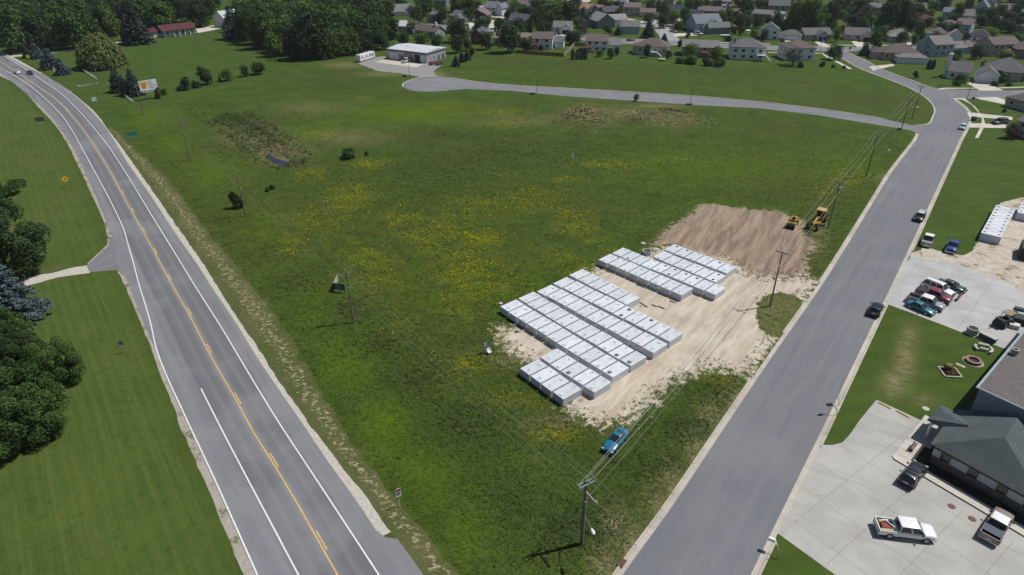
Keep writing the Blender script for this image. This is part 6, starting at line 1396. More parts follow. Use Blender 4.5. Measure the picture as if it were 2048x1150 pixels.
# raised walk with kerb and planting bed
def uvsheet(name, pts, z0, z1, m, label=None, kind='structure', cat=None):
    mb = MB(); mb.prism([UV(*p)[:2] for p in pts], z0, z1); o = mb.build(name, m); o['kind'] = kind; return o
walk = uvsheet('walkway', [(-2.7,-2.55),(-3.05,-2.2),(-2.9,2.8),(-2.9,9.2),(-.1,9.2),(-.1,3.0),(-1.15,2.9),(-1.15,-1.2),(24,-1.2),(24,-2.75)], 0.0, 0.15, C_WALK)
for k in range(4):
    mb = MB(); a = UV(-3.03,-1.2+k*1.25,.156); b = UV(-1.17,-1.2+k*1.25,.156); mb.bar(a,b,.03,.006); mb.build('expansion_joint', pm('joint_dark',(0.12,0.11,0.10),.9), walk)
mb = MB(); mb.bar(UV(-2.75,-2.58,.07), UV(24,-2.78,.07), .03, .14); mb.build('kerb_face', pm('kerb_face_dark',(0.09,0.075,0.06),.9), walk)  # dark strip along the front face of the walk kerb
uvsheet('planting_bed', [(-1.1,-1.15),(24,-1.15),(24,.45),(.45,.45),(.45,4.4),(-.1,4.4),(-.1,2.95),(-1.1,2.85)], 0.0, 0.13, pm('bark_mulch',(0.035,0.028,0.022),.95,0,.4,4))
for (u,v,r,k,l) in ((-.2,-.3,.55,'lightbush','yellow green clipped shrub at the corner of the office bed'),(4.2,-.4,.42,'bush','dark shrub second along the office bed'),(8.3,-.35,.5,'lightbush','golden shrub further along the office bed'),(6.2,-.3,.3,'purple','low reddish plant midway along the office bed'),(10.6,-.3,.35,'bush','low shrub near the tan pickup along the office bed')):
    x,y,_ = UV(u,v); o = tree(k, x, y, r, r*1.2 if k!='purple' else .7, name='shrub'); o['category']='shrub'; fixed(o, l)
mb = MB(); mb.box(-.8,.8,-.2,.2,.42,.48); mb.box(-.8,.8,.15,.22,.48,.9); 
for x in (-.7,.7): mb.box(x-.05,x+.05,-.18,.2,0,.42)
o = mb.build('garden_bench', WOODGREY, None, UV(-1.7,1.2,.15), heading(UV(0,0),UV(0,1))); tag(o,'small bench in the shade beside the black SUV','bench')

# ------------------------------------------------------------------ street pieces by the lots
def disc(px, py, r, m, label, nm='manhole_cover', cat='manhole cover', z=0.012):
    mb = MB(); mb.cyl((0,0,0),(0,0,.016),r,n=18); mb.cyl((0,0,.016),(0,0,.022),r*.8,n=18); g = G(px,py); o = mb.build(nm, m, None, (g.x,g.y,z)); tag(o,label,cat)
RUST = pm('rusty_iron',(0.145,0.085,0.06),.85,.2,.25,5)
disc(1903,1013,.42,RUST,'rusty manhole cover between black SUV and tan pickup'); disc(1944,1038,.42,RUST,'rusty manhole cover right beside the tan pickup'); disc(1852,817,.45,CONC,'pale round lid in the lawn by the porch roof','manhole_cover','manhole cover',.0)
a_ = G(1246,1127); mb = MB(); mb.box(-.55,.55,-.35,.35,0,.03)
for k in range(6): mb.box(-.5,.5,-.3+k*.11,-.25+k*.11,.03,.045)
o = mb.build('storm_drain', pm('drain_rust',(0.10,0.055,0.04),.85), None, (a_.x-.15,a_.y,.13), math.radians(53)); tag(o,'rusty storm drain grate set in the kerb near the corner pole','drain grate')
BY = pm('bumper_yellow',(0.50,0.38,0.10),.75)
for p,q,l in (((1757,805),(1781,817.5),'yellow wheel stop nearer the street on the lower lot'),((1793,822),(1819,836),'yellow wheel stop nearer the office on the lower lot')):
    a=G(*p);b=G(*q); mb=MB(); L=(b-a).length; mb.loft([[(x,-.13,0),(x,-.08,.15),(x,.08,.15),(x,.13,0)] for x in (-L/2,L/2)]); o=mb.build('wheel_stop',BY,None,(a+b)/2+Vector((0,0,.01)),heading(a,b)); tag(o,l,'wheel stop')
def mailbox(px, py, label, white=True, ang=0.0):
    g = G(px,py); t = empty('mailbox', g, ang, label, 'mailbox'); pts=[(0,0,0),(.05,0,.5),(0.0,.25,1.0),(-.25,.55,1.35),(-.55,.8,1.45)]; mb=MB()
    for a,b in zip(pts[:-1],pts[1:]): mb.cyl(a,b,.045,n=6)
    mb.build('curved_post', STEEL if white else BLACK, t)
    mb=MB(); n=8; ring=lambda x:[(x,.2*math.cos(PI*i/n),1.5+.14+.2*math.sin(PI*i/n)) for i in range(n+1)]+[(x,-.2,1.48),(x,.2,1.48)]
    mb.loft([ring(-1.25),ring(-.55)]); o=mb.build('box', WHITEP if white else BLACK, t); o.location=(0,.8,0); o.rotation_euler=(0,0,0)
mailbox(1553,1117,'white mailbox on a curved steel arm at the lower kerb',True,-.5)
mailbox(1672,832,'small black mailbox at the kerb beside the lawn',False,.3)
a=G(1678,812); mb=MB(); mb.cyl((0,0,0),(-.35,.2,1.5),.05); o=mb.build('marker_rod', pm('marker_white_green',(0.45,0.52,0.48),.6),None,a); tag(o,'pale leaning marker rod at the lawn kerb','marker')
# slab bench, stone seats, fire ring, flower bed on the lawn
a=G(1957,672);b=G(1990,688); L=(b-a).length; t=empty('display_trough',(a+b)/2,heading(a,b),'long pale concrete trough at the lawn edge of the upper lot','trough'); mb=MB(); mb.box(-L/2,L/2,-.45,.45,.75,.95); mb.build('slab_top',CONC,t); mb=MB(); mb.box(-L/2+.05,L/2-.05,-.35,.38,0,.75); mb.build('trough_body',pm('trough_blue_grey',(0.10,0.115,0.14),.8),t)
g=G(1966,700); t=empty('stone_seat_set',g,-.45,'pale curved stone benches around a slab table on the lawn','garden seat')
def arcseat(t,r0,r1,a0,a1,z0,z1,m,nm):
    n=8; mb=MB(); vs=[]
    rings=[[(math.cos(a)*r0,math.sin(a)*r0,z0),(math.cos(a)*r1,math.sin(a)*r1,z0),(math.cos(a)*r1,math.sin(a)*r1,z1),(math.cos(a)*r0,math.sin(a)*r0,z1)] for a in np.linspace(a0,a1,n)]
    mb.loft(rings); return mb.build(nm,m,t)
mb=MB(); mb.box(-.75,.75,.35,.95,.62,.74); mb.box(-.55,-.4,.5,.8,0,.62); mb.box(.4,.55,.5,.8,0,.62); mb.build('slab_table',pm('slab_grey',(0.30,0.30,0.27),.85),t)
arcseat(t,.95,1.3,-1.0,.7,.38,.48,CONC,'curved_bench'); arcseat(t,.95,1.3,2.6,3.9,.38,.48,CONC,'curved_bench'); arcseat(t,1.05,1.2,-.8,.5,0,.38,CONC,'bench_foot'); arcseat(t,1.05,1.2,2.8,3.7,0,.38,CONC,'bench_foot'); mb=MB(); mb.box(-.6,.6,-.45,-.1,.38,.48); mb.box(-.5,-.4,-.4,-.15,0,.38); mb.box(.4,.5,-.4,-.15,0,.38); mb.build('straight_bench',CONC,t)
g=G(1946,724); t=empty('fire_ring',g,0,'round brown stone fire ring on a pale base on the lawn','fire ring')
STN=pm('ring_stone',(0.24,0.165,0.125),.85,0,.2,4)
for tier in range(2):
    for k in range(12):
        a0=2*PI*(k+.03+.5*tier)/12; a1=2*PI*(k+.97+.5*tier)/12
        arcseat(t,.72,1.12,a0,a1,.06+tier*.22,.06+tier*.22+.21,STN,'stone')
mb=MB(); mb.cyl((0,0,0),(0,0,.06),1.45,n=20); mb.build('base_slab',pm('ring_base',(0.30,0.255,0.2),.9),t)
mb=MB(); mb.cyl((0,0,.06),(0,0,.2),.7,n=16); mb.build('ash',pm('ash',(0.04,0.036,0.033),.95),t)
cs=[G(*p) for p in ((1876,735),(1890,754),(1924,756),(1910,738))]; c0=sum(cs,Vector())/4
t=empty('flower_bed',c0,0,'diamond flower bed edged with pale timbers on the lawn','flower bed'); PTB=pm('pale_timber',(0.42,0.36,0.27),.85)
for i in range(4): mb=MB(); mb.bar(cs[i]-c0+Vector((0,0,.1)),cs[(i+1)%4]-c0+Vector((0,0,.1)),.2,.2); mb.build('edging_timber',PTB,t)
mb=MB(); mb.prism([((p-c0).x*.96,(p-c0).y*.96) for p in cs],0,.06); mb.build('soil',pm('bed_soil',(0.05,0.036,0.028),.95,0,.4,4),t)
rf=np.random.default_rng(4); n_=260; q=rf.uniform(-1,1,(n_,2)); e1=np.array((cs[0]-c0)[:2]); e2=np.array((cs[1]-c0)[:2]); pos=q[:,:1]*(e1-e2)/2*.8+q[:,1:]*(e1+e2)/2*.8
V,F,TT=leafcards(np.column_stack([pos,rf.uniform(.1,.35,n_)]),np.tile([0,0,1.0],(n_,1)),rf.uniform(.08,.18,n_),rf.uniform(0,1,n_),rf); addobj('bedding_plants',foliage_mesh('bedding_plants',V,F,TT,LEAF_DK),t)
n_=50; q=rf.uniform(-1,1,(n_,2)); pos=q[:,:1]*(e1-e2)/2*.6+q[:,1:]*(e1+e2)/2*.6
V,F,TT=leafcards(np.column_stack([pos,rf.uniform(.25,.42,n_)]),np.tile([0,0,1.0],(n_,1)),rf.uniform(.06,.11,n_),rf.uniform(0,1,n_),rf); addobj('blossoms',foliage_mesh('blossoms',V,F,TT,pm('rose_blossom',(0.35,0.10,0.10),.7)),t)
g=G(1899,741); t=empty('tipped_barrel',g+Vector((0,0,.0)),.5,'tipped wooden barrel spilling flowers into the diamond bed','barrel'); mb=MB(); d=Vector((.75,-.35,-.05)); c=Vector((-.3,.25,.75))
n=14; rings=[]
for s,r in ((-.6,.36),(-.3,.46),(0,.5),(.3,.46),(.6,.38)):
    p=c+d*s; a=Vector((.42,.9,0)).normalized(); b=d.normalized().cross(a); rings.append([p+a*math.cos(2*PI*i/n)*r+b*math.sin(2*PI*i/n)*r for i in range(n)])
mb.loft(rings); bb=mb.build('barrel_body',pm('olive_barrel',(0.16,0.15,0.05),.7,0,.25,3),t,smooth=True)
for s,r in ((-.32,.475),(.32,.475)):
    p=c+d*s; mb=MB(); mb.cyl(p-d*.03,p+d*.03,r,n=14); mb.build('hoop',BLACK,bb)
mb=MB(); mb.cyl(c+d*.6,c+d*.62,.33,n=14); mb.build('barrel_mouth',HOLE,bb)
mb=MB(); mb.box(-.6,-.1,.0,.12,0,.35); mb.box(.0,.12,.1,.5,0,.35); mb.build('cradle',WOODGREY,t)
a=G(1912,727);b=G(1930,735); mb=MB(); mb.box(-(b-a).length/2,(b-a).length/2,-.25,.25,0,.05); o=mb.build('stepping_slab',PTB,None,(a+b)/2,heading(a,b)); tag(o,'pale slab lying in the grass between bed and fire ring','paving slab')
# machine and pallets at right edge of upper lot
def machine():
    g=G(2006,650); t=empty('work_machine',g,heading(G(1990,655),G(2030,640)),'dark wheeled work machine with tan canopy at the right edge','work machine')
    DK=pm('machine_dark',(0.03,0.042,0.04),.6,.2,.3,3); mb=MB(); mb.box(-1.6,1.5,-.6,.6,.55,1.1); mb.box(-1.7,-.6,-.75,.75,.8,1.55); mb.build('chassis',DK,t)
    for x in (-.45,1.05):
        for y in (-.6,.6): mb=MB(); mb.bar((x,y,1.1),(x,y,2.35),.07); mb.build('canopy_post',BLACK,t)
    mb=MB(); mb.box(-.6,1.2,-.75,.75,2.35,2.43); mb.build('canopy',pm('tan_canopy',(0.25,0.20,0.13),.8),t)
    mb=MB(); mb.box(.0,.5,-.3,.3,1.1,1.3); mb.box(-.1,.0,-.3,.3,1.1,1.75); mb.build('seat',BLACK,t)
    mb=MB(); mb.bar((1.5,-.3,.9),(2.7,-.3,.35),.12); mb.bar((1.5,.3,.9),(2.7,.3,.35),.12); mb.box(2.6,2.9,-.8,.8,.05,.5); mb.build('loader_arm',DK,t)
    mb=MB(); mb.bar((-1.7,.2,1.3),(-2.3,.2,1.9),.14); mb.bar((-2.3,.2,1.9),(-2.5,.2,.4),.12); mb.build('hoe_arm',DK,t)
    wheels(t,(-1.1,1.0),.95,.5,STEEL,.36)
machine()
def pallet(px,py,lx,ly,h,m,label,rz,nm,cat):
    mb=MB(); mb.box(-lx/2,lx/2,-ly/2,ly/2,.12,h); 
    for y in (-ly/2+.08,0,ly/2-.08): mb.box(-lx/2,lx/2,y-.06,y+.06,0,.12)
    o=mb.build(nm,m,None,G(px,py),rz); tag(o,label,cat)
PALE=pm('pale_block',(0.55,0.55,0.55),.8)
pallet(2023,634,1.5,1.1,.5,PALE,'white pallet load just behind the work machine',-.6,'pallet_load','pallet'); pallet(2027,655,1.4,1.1,.7,PALE,'white pallet load just right of the work machine',-.6,'pallet_load','pallet'); pallet(2046,643,1.0,.8,.6,PALE,'small white load at the right edge beyond the machine',-.6,'pallet_load','pallet'); pallet(2040,645,2.6,2.0,1.1,pm('dark_stack',(0.035,0.042,0.045),.8,0,.3,3),'dark stack between the white pallet loads at right edge',-.6,'dark_stack','stack'); pallet(2038,620,1.4,.9,.4,pm('dark_green_stack',(0.03,0.07,0.055),.8),'dark green crate behind the white pallet loads',-.6,'crate','crate'); pallet(2026,627,1.1,.3,.5,BLACK,'narrow dark rack behind the white pallet load',-.5,'rack','rack'); pallet(2050,512,2.4,5.0,2.4,pm('dark_box',(0.04,0.035,0.035),.8),'dark box container cut off by right edge of the yard',-.6,'container','container')

# ------------------------------------------------------------------ utility poles and wires
CREO=pm('pole_timber',(0.165,0.145,0.125),.9,0,.25,2); INS=pm('insulator_grey',(0.40,0.41,0.42),.4); WIRE=pm('bare_wire',(0.34,0.345,0.33),.5,.3,.1,2)
POLES={}
def pole(key, base, h, arm, label, arms=1, lamp=None, lampz=7.0, pot=False, low=None, r=.16, group='utility poles of the corner line', tilt=None):
    g=G(*base); t=empty('utility_pole',g,0,label,'utility pole',group)
    mb=MB(); mb.cyl((0,0,-.1),(0,0,h),r,r*.62,10); mb.build('shaft',CREO,t)
    e=[]
    if arm:
        a=G(*arm[0],h-.35)-g; b=G(*arm[1],h-.35)-g; d=(b-a); d.z=0; L=min(max(d.length,2.0),3.2); d.normalize(); off=Vector((-d.y,d.x,0))
        for k in range(arms):
            o=off*(.2*(1 if k==0 else -1)); z=h-.35
            mb=MB(); mb.bar(o+Vector((0,0,z))-d*L/2,o+Vector((0,0,z))+d*L/2,.11,.13); c=mb.build('crossarm',WOODGREY if arms==1 else STEEL,t)
            for q in (-.47,.12 if arms>1 else -.02,.47):
                zz=.42 if abs(q)<.1 else .0; mb=MB(); p=o+Vector((0,0,z+.06+zz))+d*L*q; mb.cyl(p,p+Vector((0,0,.26)),.06,.045,8); mb.build('insulator',INS,c)
        e=[g+Vector((0,0,h-.05))-d*L*.47, g+Vector((0,0,h+.35)), g+Vector((0,0,h-.05))+d*L*.47]
        mb=MB()
        for s in (1,-1): mb.bar(off*.15+Vector((0,0,h-1.1)),off*.15+Vector((0,0,h-.4))+d*s*.8,.04)
        mb.build('arm_brace',STEEL,t)
    if low:
        a=G(*low,h-1.6)-g; a.z=0; a=a.normalized(); mb=MB(); mb.bar(Vector((0,0,h-1.5)),a*1.9+Vector((0,0,h-1.55)),.14); c=mb.build('lower_arm',STEEL,t); mb=MB(); mb.cyl(a*1.8+Vector((0,0,h-1.5)),a*1.8+Vector((0,0,h-1.25)),.08); mb.build('insulator',INS,c)
    if pot: mb=MB(); mb.cyl((.3,.1,h-2.4),(.3,.1,h-1.4),.26,n=12); mb.build('transformer',STEEL,t)
    mb=MB(); mb.box(-.12,.12,-.25,.25,h-3.0,h-2.8); mb.build('cable_bracket',STEEL,t)
    if lamp:
        q=G(*lamp,lampz)-g; q.z=0; mb=MB(); p0=Vector((0,0,lampz-.9)); p1=q*.5+Vector((0,0,lampz-.15)); p2=q*.85+Vector((0,0,lampz)); mb.cyl(p0,p1,.04,n=6); mb.cyl(p1,p2,.04,n=6); mb.build('lamp_arm',STEEL,t)
        d=q.normalized(); mb=MB(); n8=10; rings=[]
        for s,w,hh in ((-.05,.06,.05),(.1,.13,.09),(.4,.2,.13),(.65,.17,.10),(.75,.05,.04)):
            c=p2+d*s; sd=Vector((-d.y,d.x,0)); rings.append([c+sd*math.cos(2*PI*i/n8)*w+Vector((0,0,math.sin(2*PI*i/n8)*hh)) for i in range(n8)])
        mb.loft(rings); mb.build('lamp_head',pm('lamp_shell',(0.62,0.63,0.64),.4),t,smooth=True)
    POLES[key]=dict(g=g,h=h,e=e,low=g+Vector((0,0,h-2.9)))
pole('P1',(1163,1088),9.6,((1158,979),(1192,962)),'utility pole with double crossarm and street lamp by the street corner',2,(1186,1064),5.2,False,(1190,1004),.24)
pole('P2',(1540,612),10.7,((1552,502),(1580,511)),'utility pole standing in the round grass island at the yard entry',1,(1601,550),7.3)
pole('P3',(1656,456),10.7,((1667,361),(1691,367)),'utility pole beside the motor grader with transformer',1,None,7,True)
pole('P4',(1732,353),11.0,((1750,270),(1768,274)),'utility pole with lamp over the grass between grader and bend',1,(1780,301),8.2)
pole('P5',(1802,260),9.8,((1812,196),(1832,200)),'utility pole with street lamp at the cul-de-sac road mouth',1,(1835,214.5),7.2)
pole('P6',(1824,237),10.7,((1834,171),(1853,173)),'utility pole on the meadow at the bend of the estate road',1)
pole('L1',(707,645),9.6,((680,555),(706,544)),'utility pole rising from rank grass beside the V shaped sign',group='utility poles along the highway')
pole('L2',(492,432),9.4,((466,359),(491,352)),'utility pole with a dark shrub at its foot',group='utility poles along the highway')
pole('L3',(380,320),11.0,((350,244),(369,240)),'utility pole left of the reedy hollow',group='utility poles along the highway')
pole('L4',(288,229.5),9.8,((266,174),(274,169)),'utility pole just in front of the billboard',group='utility poles along the highway')
pole('L5',(199,168),8.4,((182,125),(192,123)),'utility pole in front of the pale willow',group='utility poles along the highway')
mbx=POLES['P1']['g']*2-POLES['L1']['g']
POLES['X']=dict(g=mbx,h=9.6,e=[p+ (mbx-POLES['L1']['g']) for p in POLES['L1']['e']],low=mbx+Vector((0,0,6.7)))
t=empty('utility_pole',mbx,0,'utility pole outside the picture beyond the street corner','utility pole'); mb=MB(); mb.cyl((0,0,-.1),(0,0,9.7),.16,.1,10); mb.build('shaft',CREO,t); mb=MB(); mb.bar(POLES['X']['e'][0]-mbx,POLES['X']['e'][2]-mbx,.11); mb.build('crossarm',WOODGREY,t)
def wire(a,b,label,group,r=.016,sag=.02):
    mb=MB(); n=12; L=(b-a).length; pts=[a.lerp(b,i/n)-Vector((0,0,sag*L*4*(i/n)*(1-i/n))) for i in range(n+1)]
    for p,q in zip(pts[:-1],pts[1:]): mb.cyl(p,q,r,n=4,caps=False)
    o=mb.build('overhead_wire',WIRE); tag(o,label,'overhead wire',group)
NMP={'P1':'corner pole','P2':'grass island pole','P3':'grader pole','P4':'lamp pole in the grass','P5':'cul-de-sac mouth pole','P6':'bend pole','L1':'V sign pole','L2':'shrub foot pole','L3':'hollow pole','L4':'billboard pole','L5':'willow pole','X':'lower frame edge'}
for grp,seq in (('wires along the right hand street',['P1','P2','P3','P4','P5','P6']),('wires along the highway side',['X','P1','L1','L2','L3','L4','L5'])):
    for a,b in zip(seq[:-1],seq[1:]):
        A_,B_=POLES[a],POLES[b]
        for k,w in enumerate(('left','middle','right')): wire(A_['e'][k],B_['e'][k],'%s overhead wire from the %s to the %s'%(w,NMP[a],NMP[b]),grp,.024 if 'right' in grp and 'P1' in (a,b) else .018 if 'right' in grp else .014,.011)
        wire(A_['low'],B_['low'],'low thick cable from the %s to the %s'%(NMP[a],NMP[b]),grp,.03 if grp[:16]=='wires along the r' else .013,.013)

# ------------------------------------------------------------------ signs, lamps, fences
GREY_S=pm('sign_back_grey',(0.17,0.18,0.20),.6,.2); YS=pm('sign_yellow',(0.62,0.40,0.015),.5); TEALS=pm('sign_teal',(0.02,0.24,0.22),.5); INK=pm('print_dark',(0.03,0.03,0.032),.7)
def billboard():
    a=G(281,183,3.2);b=G(316.5,177,3.2); a.z=b.z=0; t=empty('billboard',(a+b)/2,heading(a,b),'white billboard with yellow badge in front of the spruce clump','billboard'); L=(b-a).length*1.0; w=L/2
    for x in (-w*.55,w*.85): mb=MB(); mb.cyl((x,.15,-.1),(x,.15,6.2),.13); mb.build('post',CREO,t)
    mb=MB(); mb.box(-w,w,-.08,.08,3.2,6.7); mb.build('panel',pm('billboard_white',(0.66,0.65,0.68),.5),t)
    mb=MB(); mb.box(-w-.06,w+.06,.085,.18,3.1,6.8); mb.box(w-.0,w+.1,-.1,.085,3.1,6.8); mb.build('back_frame',pm('billboard_green',(0.02,0.12,0.11),.6),t)
    mb=MB(); mb.add([(-w*.92+ w*.84*x,-.095,3.45+3.0*y) for x,y in ((.08,.62),(0,.95),(1,.95),(.92,.55),(.78,.2),(.5,.02),(.22,.2))],[(0,1,2,3,4,5,6)]); bd=mb.build('yellow_badge',YS,t)
    mb=MB()
    for k in range(3): mb.box(-w*.76,-w*.28,-.105,-.097,4.25+k*.6,4.5+k*.6)
    mb.build('badge_lettering',pm('badge_ink',(0.35,0.14,0.03),.6),bd)
    mb=MB()
    for k,(l,z) in enumerate(((.45,6.0),(.55,5.2),(.9,4.45),(.6,3.75))): mb.box(0,w*l,-.09,-.081,z,z+.32)
    mb.build('lettering',pm('billboard_ink',(0.25,0.25,0.30),.6),t)
    mb=MB(); mb.box(-w*.9,w*1.02,-.9,-.1,2.75,2.85); 
    for x in (-w*.8,0,w*.9): mb.box(x-.05,x+.05,-.9,.1,2.65,2.75)
    mb.build('catwalk',STEEL,t)
billboard()
def sign(px,py,w,z0,z1,rz,m,label,posts=1,nm='road_sign',cat='sign',diamond=False,extra=None,ins=0.0,postm=None):
    g=G(px,py); t=empty(nm,g,rz,label,cat); pw=w*.35 if posts==2 else 0
    for x in ((-pw,pw) if posts==2 else (0,)): mb=MB(); mb.bar((x,.05,-.05),(x,.05,z1-.05 if not diamond else z0+.4),.07); mb.build('post',postm or STEEL,t)
    mb=MB()
    if diamond:
        c=(z0+z1)/2; r=w/2; mb.loft([[(0,y,c-r),(r,y,c),(0,y,c+r),(-r,y,c)] for y in (-.03,0.0)])
    else: mb.box(-w/2,w/2,-.03,0.0,z0,z1)
    p=mb.build('panel',m,t)
    for (x0,x1,a,b,mm,n2) in (extra or ()): mb=MB(); mb.box(x0,x1,-.045,-.031,a,b); mb.build(n2,mm,p)
    return t
sign(136,374,1.7,1.25,2.95,.85,YS,'yellow diamond warning sign on the mown grass left of the highway',diamond=True,extra=[(-.12,.12,1.9,2.35,INK,'symbol')])
sign(59,122.5,1.7,1.2,2.9,.85,YS,'yellow diamond warning sign beside the blue roadside spruces',diamond=True,extra=[(-.14,.14,1.75,2.2,INK,'symbol')])
sign(249,706,.75,1.6,2.25,.1,GREY_S,'small two post sign with dark panel on the left lawn',2,extra=[(-.36,.36,1.88,1.95,WHITEP,'strip')])
sign(84,252,2.6,1.6,2.8,.25,GREY_S,'wide grey backed sign on the grass inside the highway curve',2)
sign(267,279,2.9,1.3,2.3,.5,TEALS,'long green sign on the verge below the billboard',2)
sign(265,281,.9,.9,1.35,.12,pm('plate_grey',(0.5,0.52,0.52),.5),'small white plate under the long green sign')
sign(191,208,1.5,1.0,2.4,.7,pm('plate_white_teal',(0.45,0.56,0.54),.5),'white and teal sign on the mown slope right of the highway',2)
sign(114,147,1.6,1.0,2.5,.7,WHITEP,'white sign at the foot of the blue roadside spruces',2)
sign(800,1014,.66,1.7,2.95,.5,WHITEP,'white yard sign with red head beside the bare verge',1,extra=[(-.31,.31,2.62,2.95,pm('sign_red2',(0.28,0.04,0.05),.5),'red_head'),(-.22,.22,2.3,2.42,INK,'lettering'),(-.22,.18,2.05,2.17,INK,'lettering')],postm=WHITEP)
sign(971,706,.85,.7,2.2,.7,pm('sign_blue_grey',(0.12,0.15,0.22),.5),'blue grey sign in the yellow flowers near the tanks',2,extra=[(-.3,.3,1.75,1.95,pm('print_pale',(.4,.42,.45),.6),'lettering'),(-.3,.3,1.3,1.5,pm('print_pale',(.4,.42,.45),.6),'lettering')])
def vsign():
    g=G(669,583); t=empty('v_shaped_sign',g,0,'dark V shaped board sign standing in the grass beside a pole','sign'); a=G(691,586)-g; b=G(677,566)-g
    for q,m,nm in ((a,pm('board_dark',(0.055,0.05,0.05),.7),'board'),(b,pm('board_pale_back',(0.36,0.34,0.30),.7),'pale_board')):
        d=q.normalized(); o=Vector((-d.y,d.x,0))*.04; mb=MB(); mb.hexa([-o+Vector((0,0,.5)),q-o+Vector((0,0,.5)),q+o+Vector((0,0,.5)),o+Vector((0,0,.5))],[-o+Vector((0,0,1.8)),q-o+Vector((0,0,1.8)),q+o+Vector((0,0,1.8)),o+Vector((0,0,1.8))]); p=mb.build(nm,m,t)
        if nm=='board':
            mb=MB()
            for k,(s,e) in enumerate(((.15,.65),(.15,.85),(.15,.6),(.15,.8))): mb.bar(d*q.length*s-o*1.3+Vector((0,0,1.55-.26*k)),d*q.length*e-o*1.3+Vector((0,0,1.55-.26*k)),.02,.11)
            mb.build('lettering',pm('letter_pale',(.34,.34,.34),.6),p)
        for s in (.05,.95): mb=MB(); mb.bar(q*s+Vector((0,0,-.1)),q*s+Vector((0,0,1.85)),.1); mb.build('post',WOODGREY,t)
vsign()
def chair():
    t=empty('lawn_chair',G(979,708),.6,'white plastic lawn chair beside the blue grey sign','chair'); mb=MB(); mb.box(-.28,.28,-.26,.26,.4,.45); mb.build('seat',WHITEP,t); mb=MB(); mb.hexa([(-.28,.24,.45),(.28,.24,.45),(.28,.29,.45),(-.28,.29,.45)],[(-.26,.36,.95),(.26,.36,.95),(.26,.41,.95),(-.26,.41,.95)]); mb.build('backrest',WHITEP,t)
    for x in (-.24,.24):
        for y in (-.22,.22): mb=MB(); mb.box(x-.03,x+.03,y-.03,y+.03,0,.4); mb.build('leg',WHITEP,t)
        mb=MB(); mb.box(x*1.2-.03,x*1.2+.03,-.25,.28,.62,.66); mb.build('armrest',WHITEP,t)
chair()
mb=MB(); mb.cyl((0,0,0),(0,0,1.3),.11,n=8); mb.cyl((0,0,1.3),(0,0,1.4),.14,n=8); o=mb.build('marker_post',WHITEP,None,G(1145,318)); tag(o,'lone white marker post standing in the middle of the meadow','post')
def lamp_post(px,py,h,hp,label):
    g=G(px,py); t=empty('street_lamp',g,0,label,'street lamp','street lamps of the estate'); mb=MB(); mb.cyl((0,0,0),(0,0,h),.09,.06,8); mb.build('post',pm('lamp_post_dark',(0.04,0.038,0.036),.6,.3),t)
    d=Vector(hp); mb=MB(); mb.bar((0,0,h-.05),d+Vector((0,0,h)),.07); mb.build('arm',STEEL,t); mb=MB(); mb.box(d.x-.35,d.x+.35,d.y-.16,d.y+.16,h-.02,h+.16); mb.build('lamp_head',CHROME,t)
lamp_post(1073.5,187,6.5,(0,1.2,0),'street lamp on the near side of the cul-de-sac road, left one'); lamp_post(1380.5,207,6.8,(0,1.2,0),'street lamp on the near side of the cul-de-sac road, right one'); lamp_post(819.5,157,6.5,(.9,0,0),'street lamp at the tip of the cul-de-sac by the workshop'); lamp_post(1934,197,8.5,(1.6,-.5,0),'tall street lamp on the grass strip at the junction'); lamp_post(1640,104,6.5,(.5,1.2,0),'street lamp by the sidewalk next to the pale corner house'); lamp_post(1316,81,8.0,(.9,.3,0),'street lamp at the left corner of the court'); lamp_post(937,60,7.0,(.9,.3,0),'street lamp beside the driveway of the brown roofed brick house'); lamp_post(1241,68,7.5,(-.9,.3,0),'street lamp in front of the plain blue grey house')
def fence(pts,h,m,label,nm='board_fence',cat='fence',rail=False,step=2.4):
    P=resample(W(pts),step); t=empty(nm,(P[0][0],P[0][1],0),0,label,cat); o=P[0]
    for k in range(len(P)):
        x,y=P[k]-o; mb=MB(); mb.box(x-.07,x+.07,y-.07,y+.07,-.05,h+.06); mb.build('post',m,t)
        if k<len(P)-1:
            a=Vector((*(P[k]-o),0)); b=Vector((*(P[k+1]-o),0)); mb=MB()
            if rail:
                for z in (.4*h,.85*h): mb.bar(a+Vector((0,0,z)),b+Vector((0,0,z)),.05,.12)
                mb.build('rail',m,t)
            else:
                n=6
                for i in range(n):
                    p=a.lerp(b,(i+.04)/n); q=a.lerp(b,(i+.96)/n); dz=.02*((i*5+k)%3); mb.bar(p+Vector((0,0,h/2+.04+dz)),q+Vector((0,0,h/2+.04+dz)),.03,h)
                mb.build('fence_panel',m,t)
fence([(1032,106.5),(1080,110.5),(1127,113.5)],1.6,TIMBER,'low dark brown fence behind the white house with reddish deck'); fence([(1127.5,113.5),(1151,89)],1.7,pm('new_boards',(0.33,0.255,0.165),.8),'pale new board fence running back from the field'); fence([(1149,92),(1172,93)],1.6,WOODGREY,'grey board fence left of the columnar evergreens house'); fence([(1441,33),(1464,44),(1476,52)],1.7,WOODGREY,'dark board fence behind the large blue house'); fence([(1577,59),(1612,60)],1.6,pm('blue_boards',(0.12,0.14,0.19),.8),'bluish board fence behind the white split level house')
fence([(166,142),(180,151),(194,160)],1.1,WHITEP,'short white rail fence left of the willow pole','rail_fence','fence',True,2.0); fence([(217,171.5),(240,187),(266,205)],1.1,WHITEP,'long white rail fence in front of the billboard spruces','rail_fence','fence',True,2.0); fence([(1875.5,173.5),(1907,174.5)],.9,WOODGREY,'grey split rail fence in the white chimney house yard','rail_fence','fence',True,2.2)
t=empty('stone_edging',G(176,172),0,'row of whitewashed stones on the mown slope by the willow pole','stone edging')
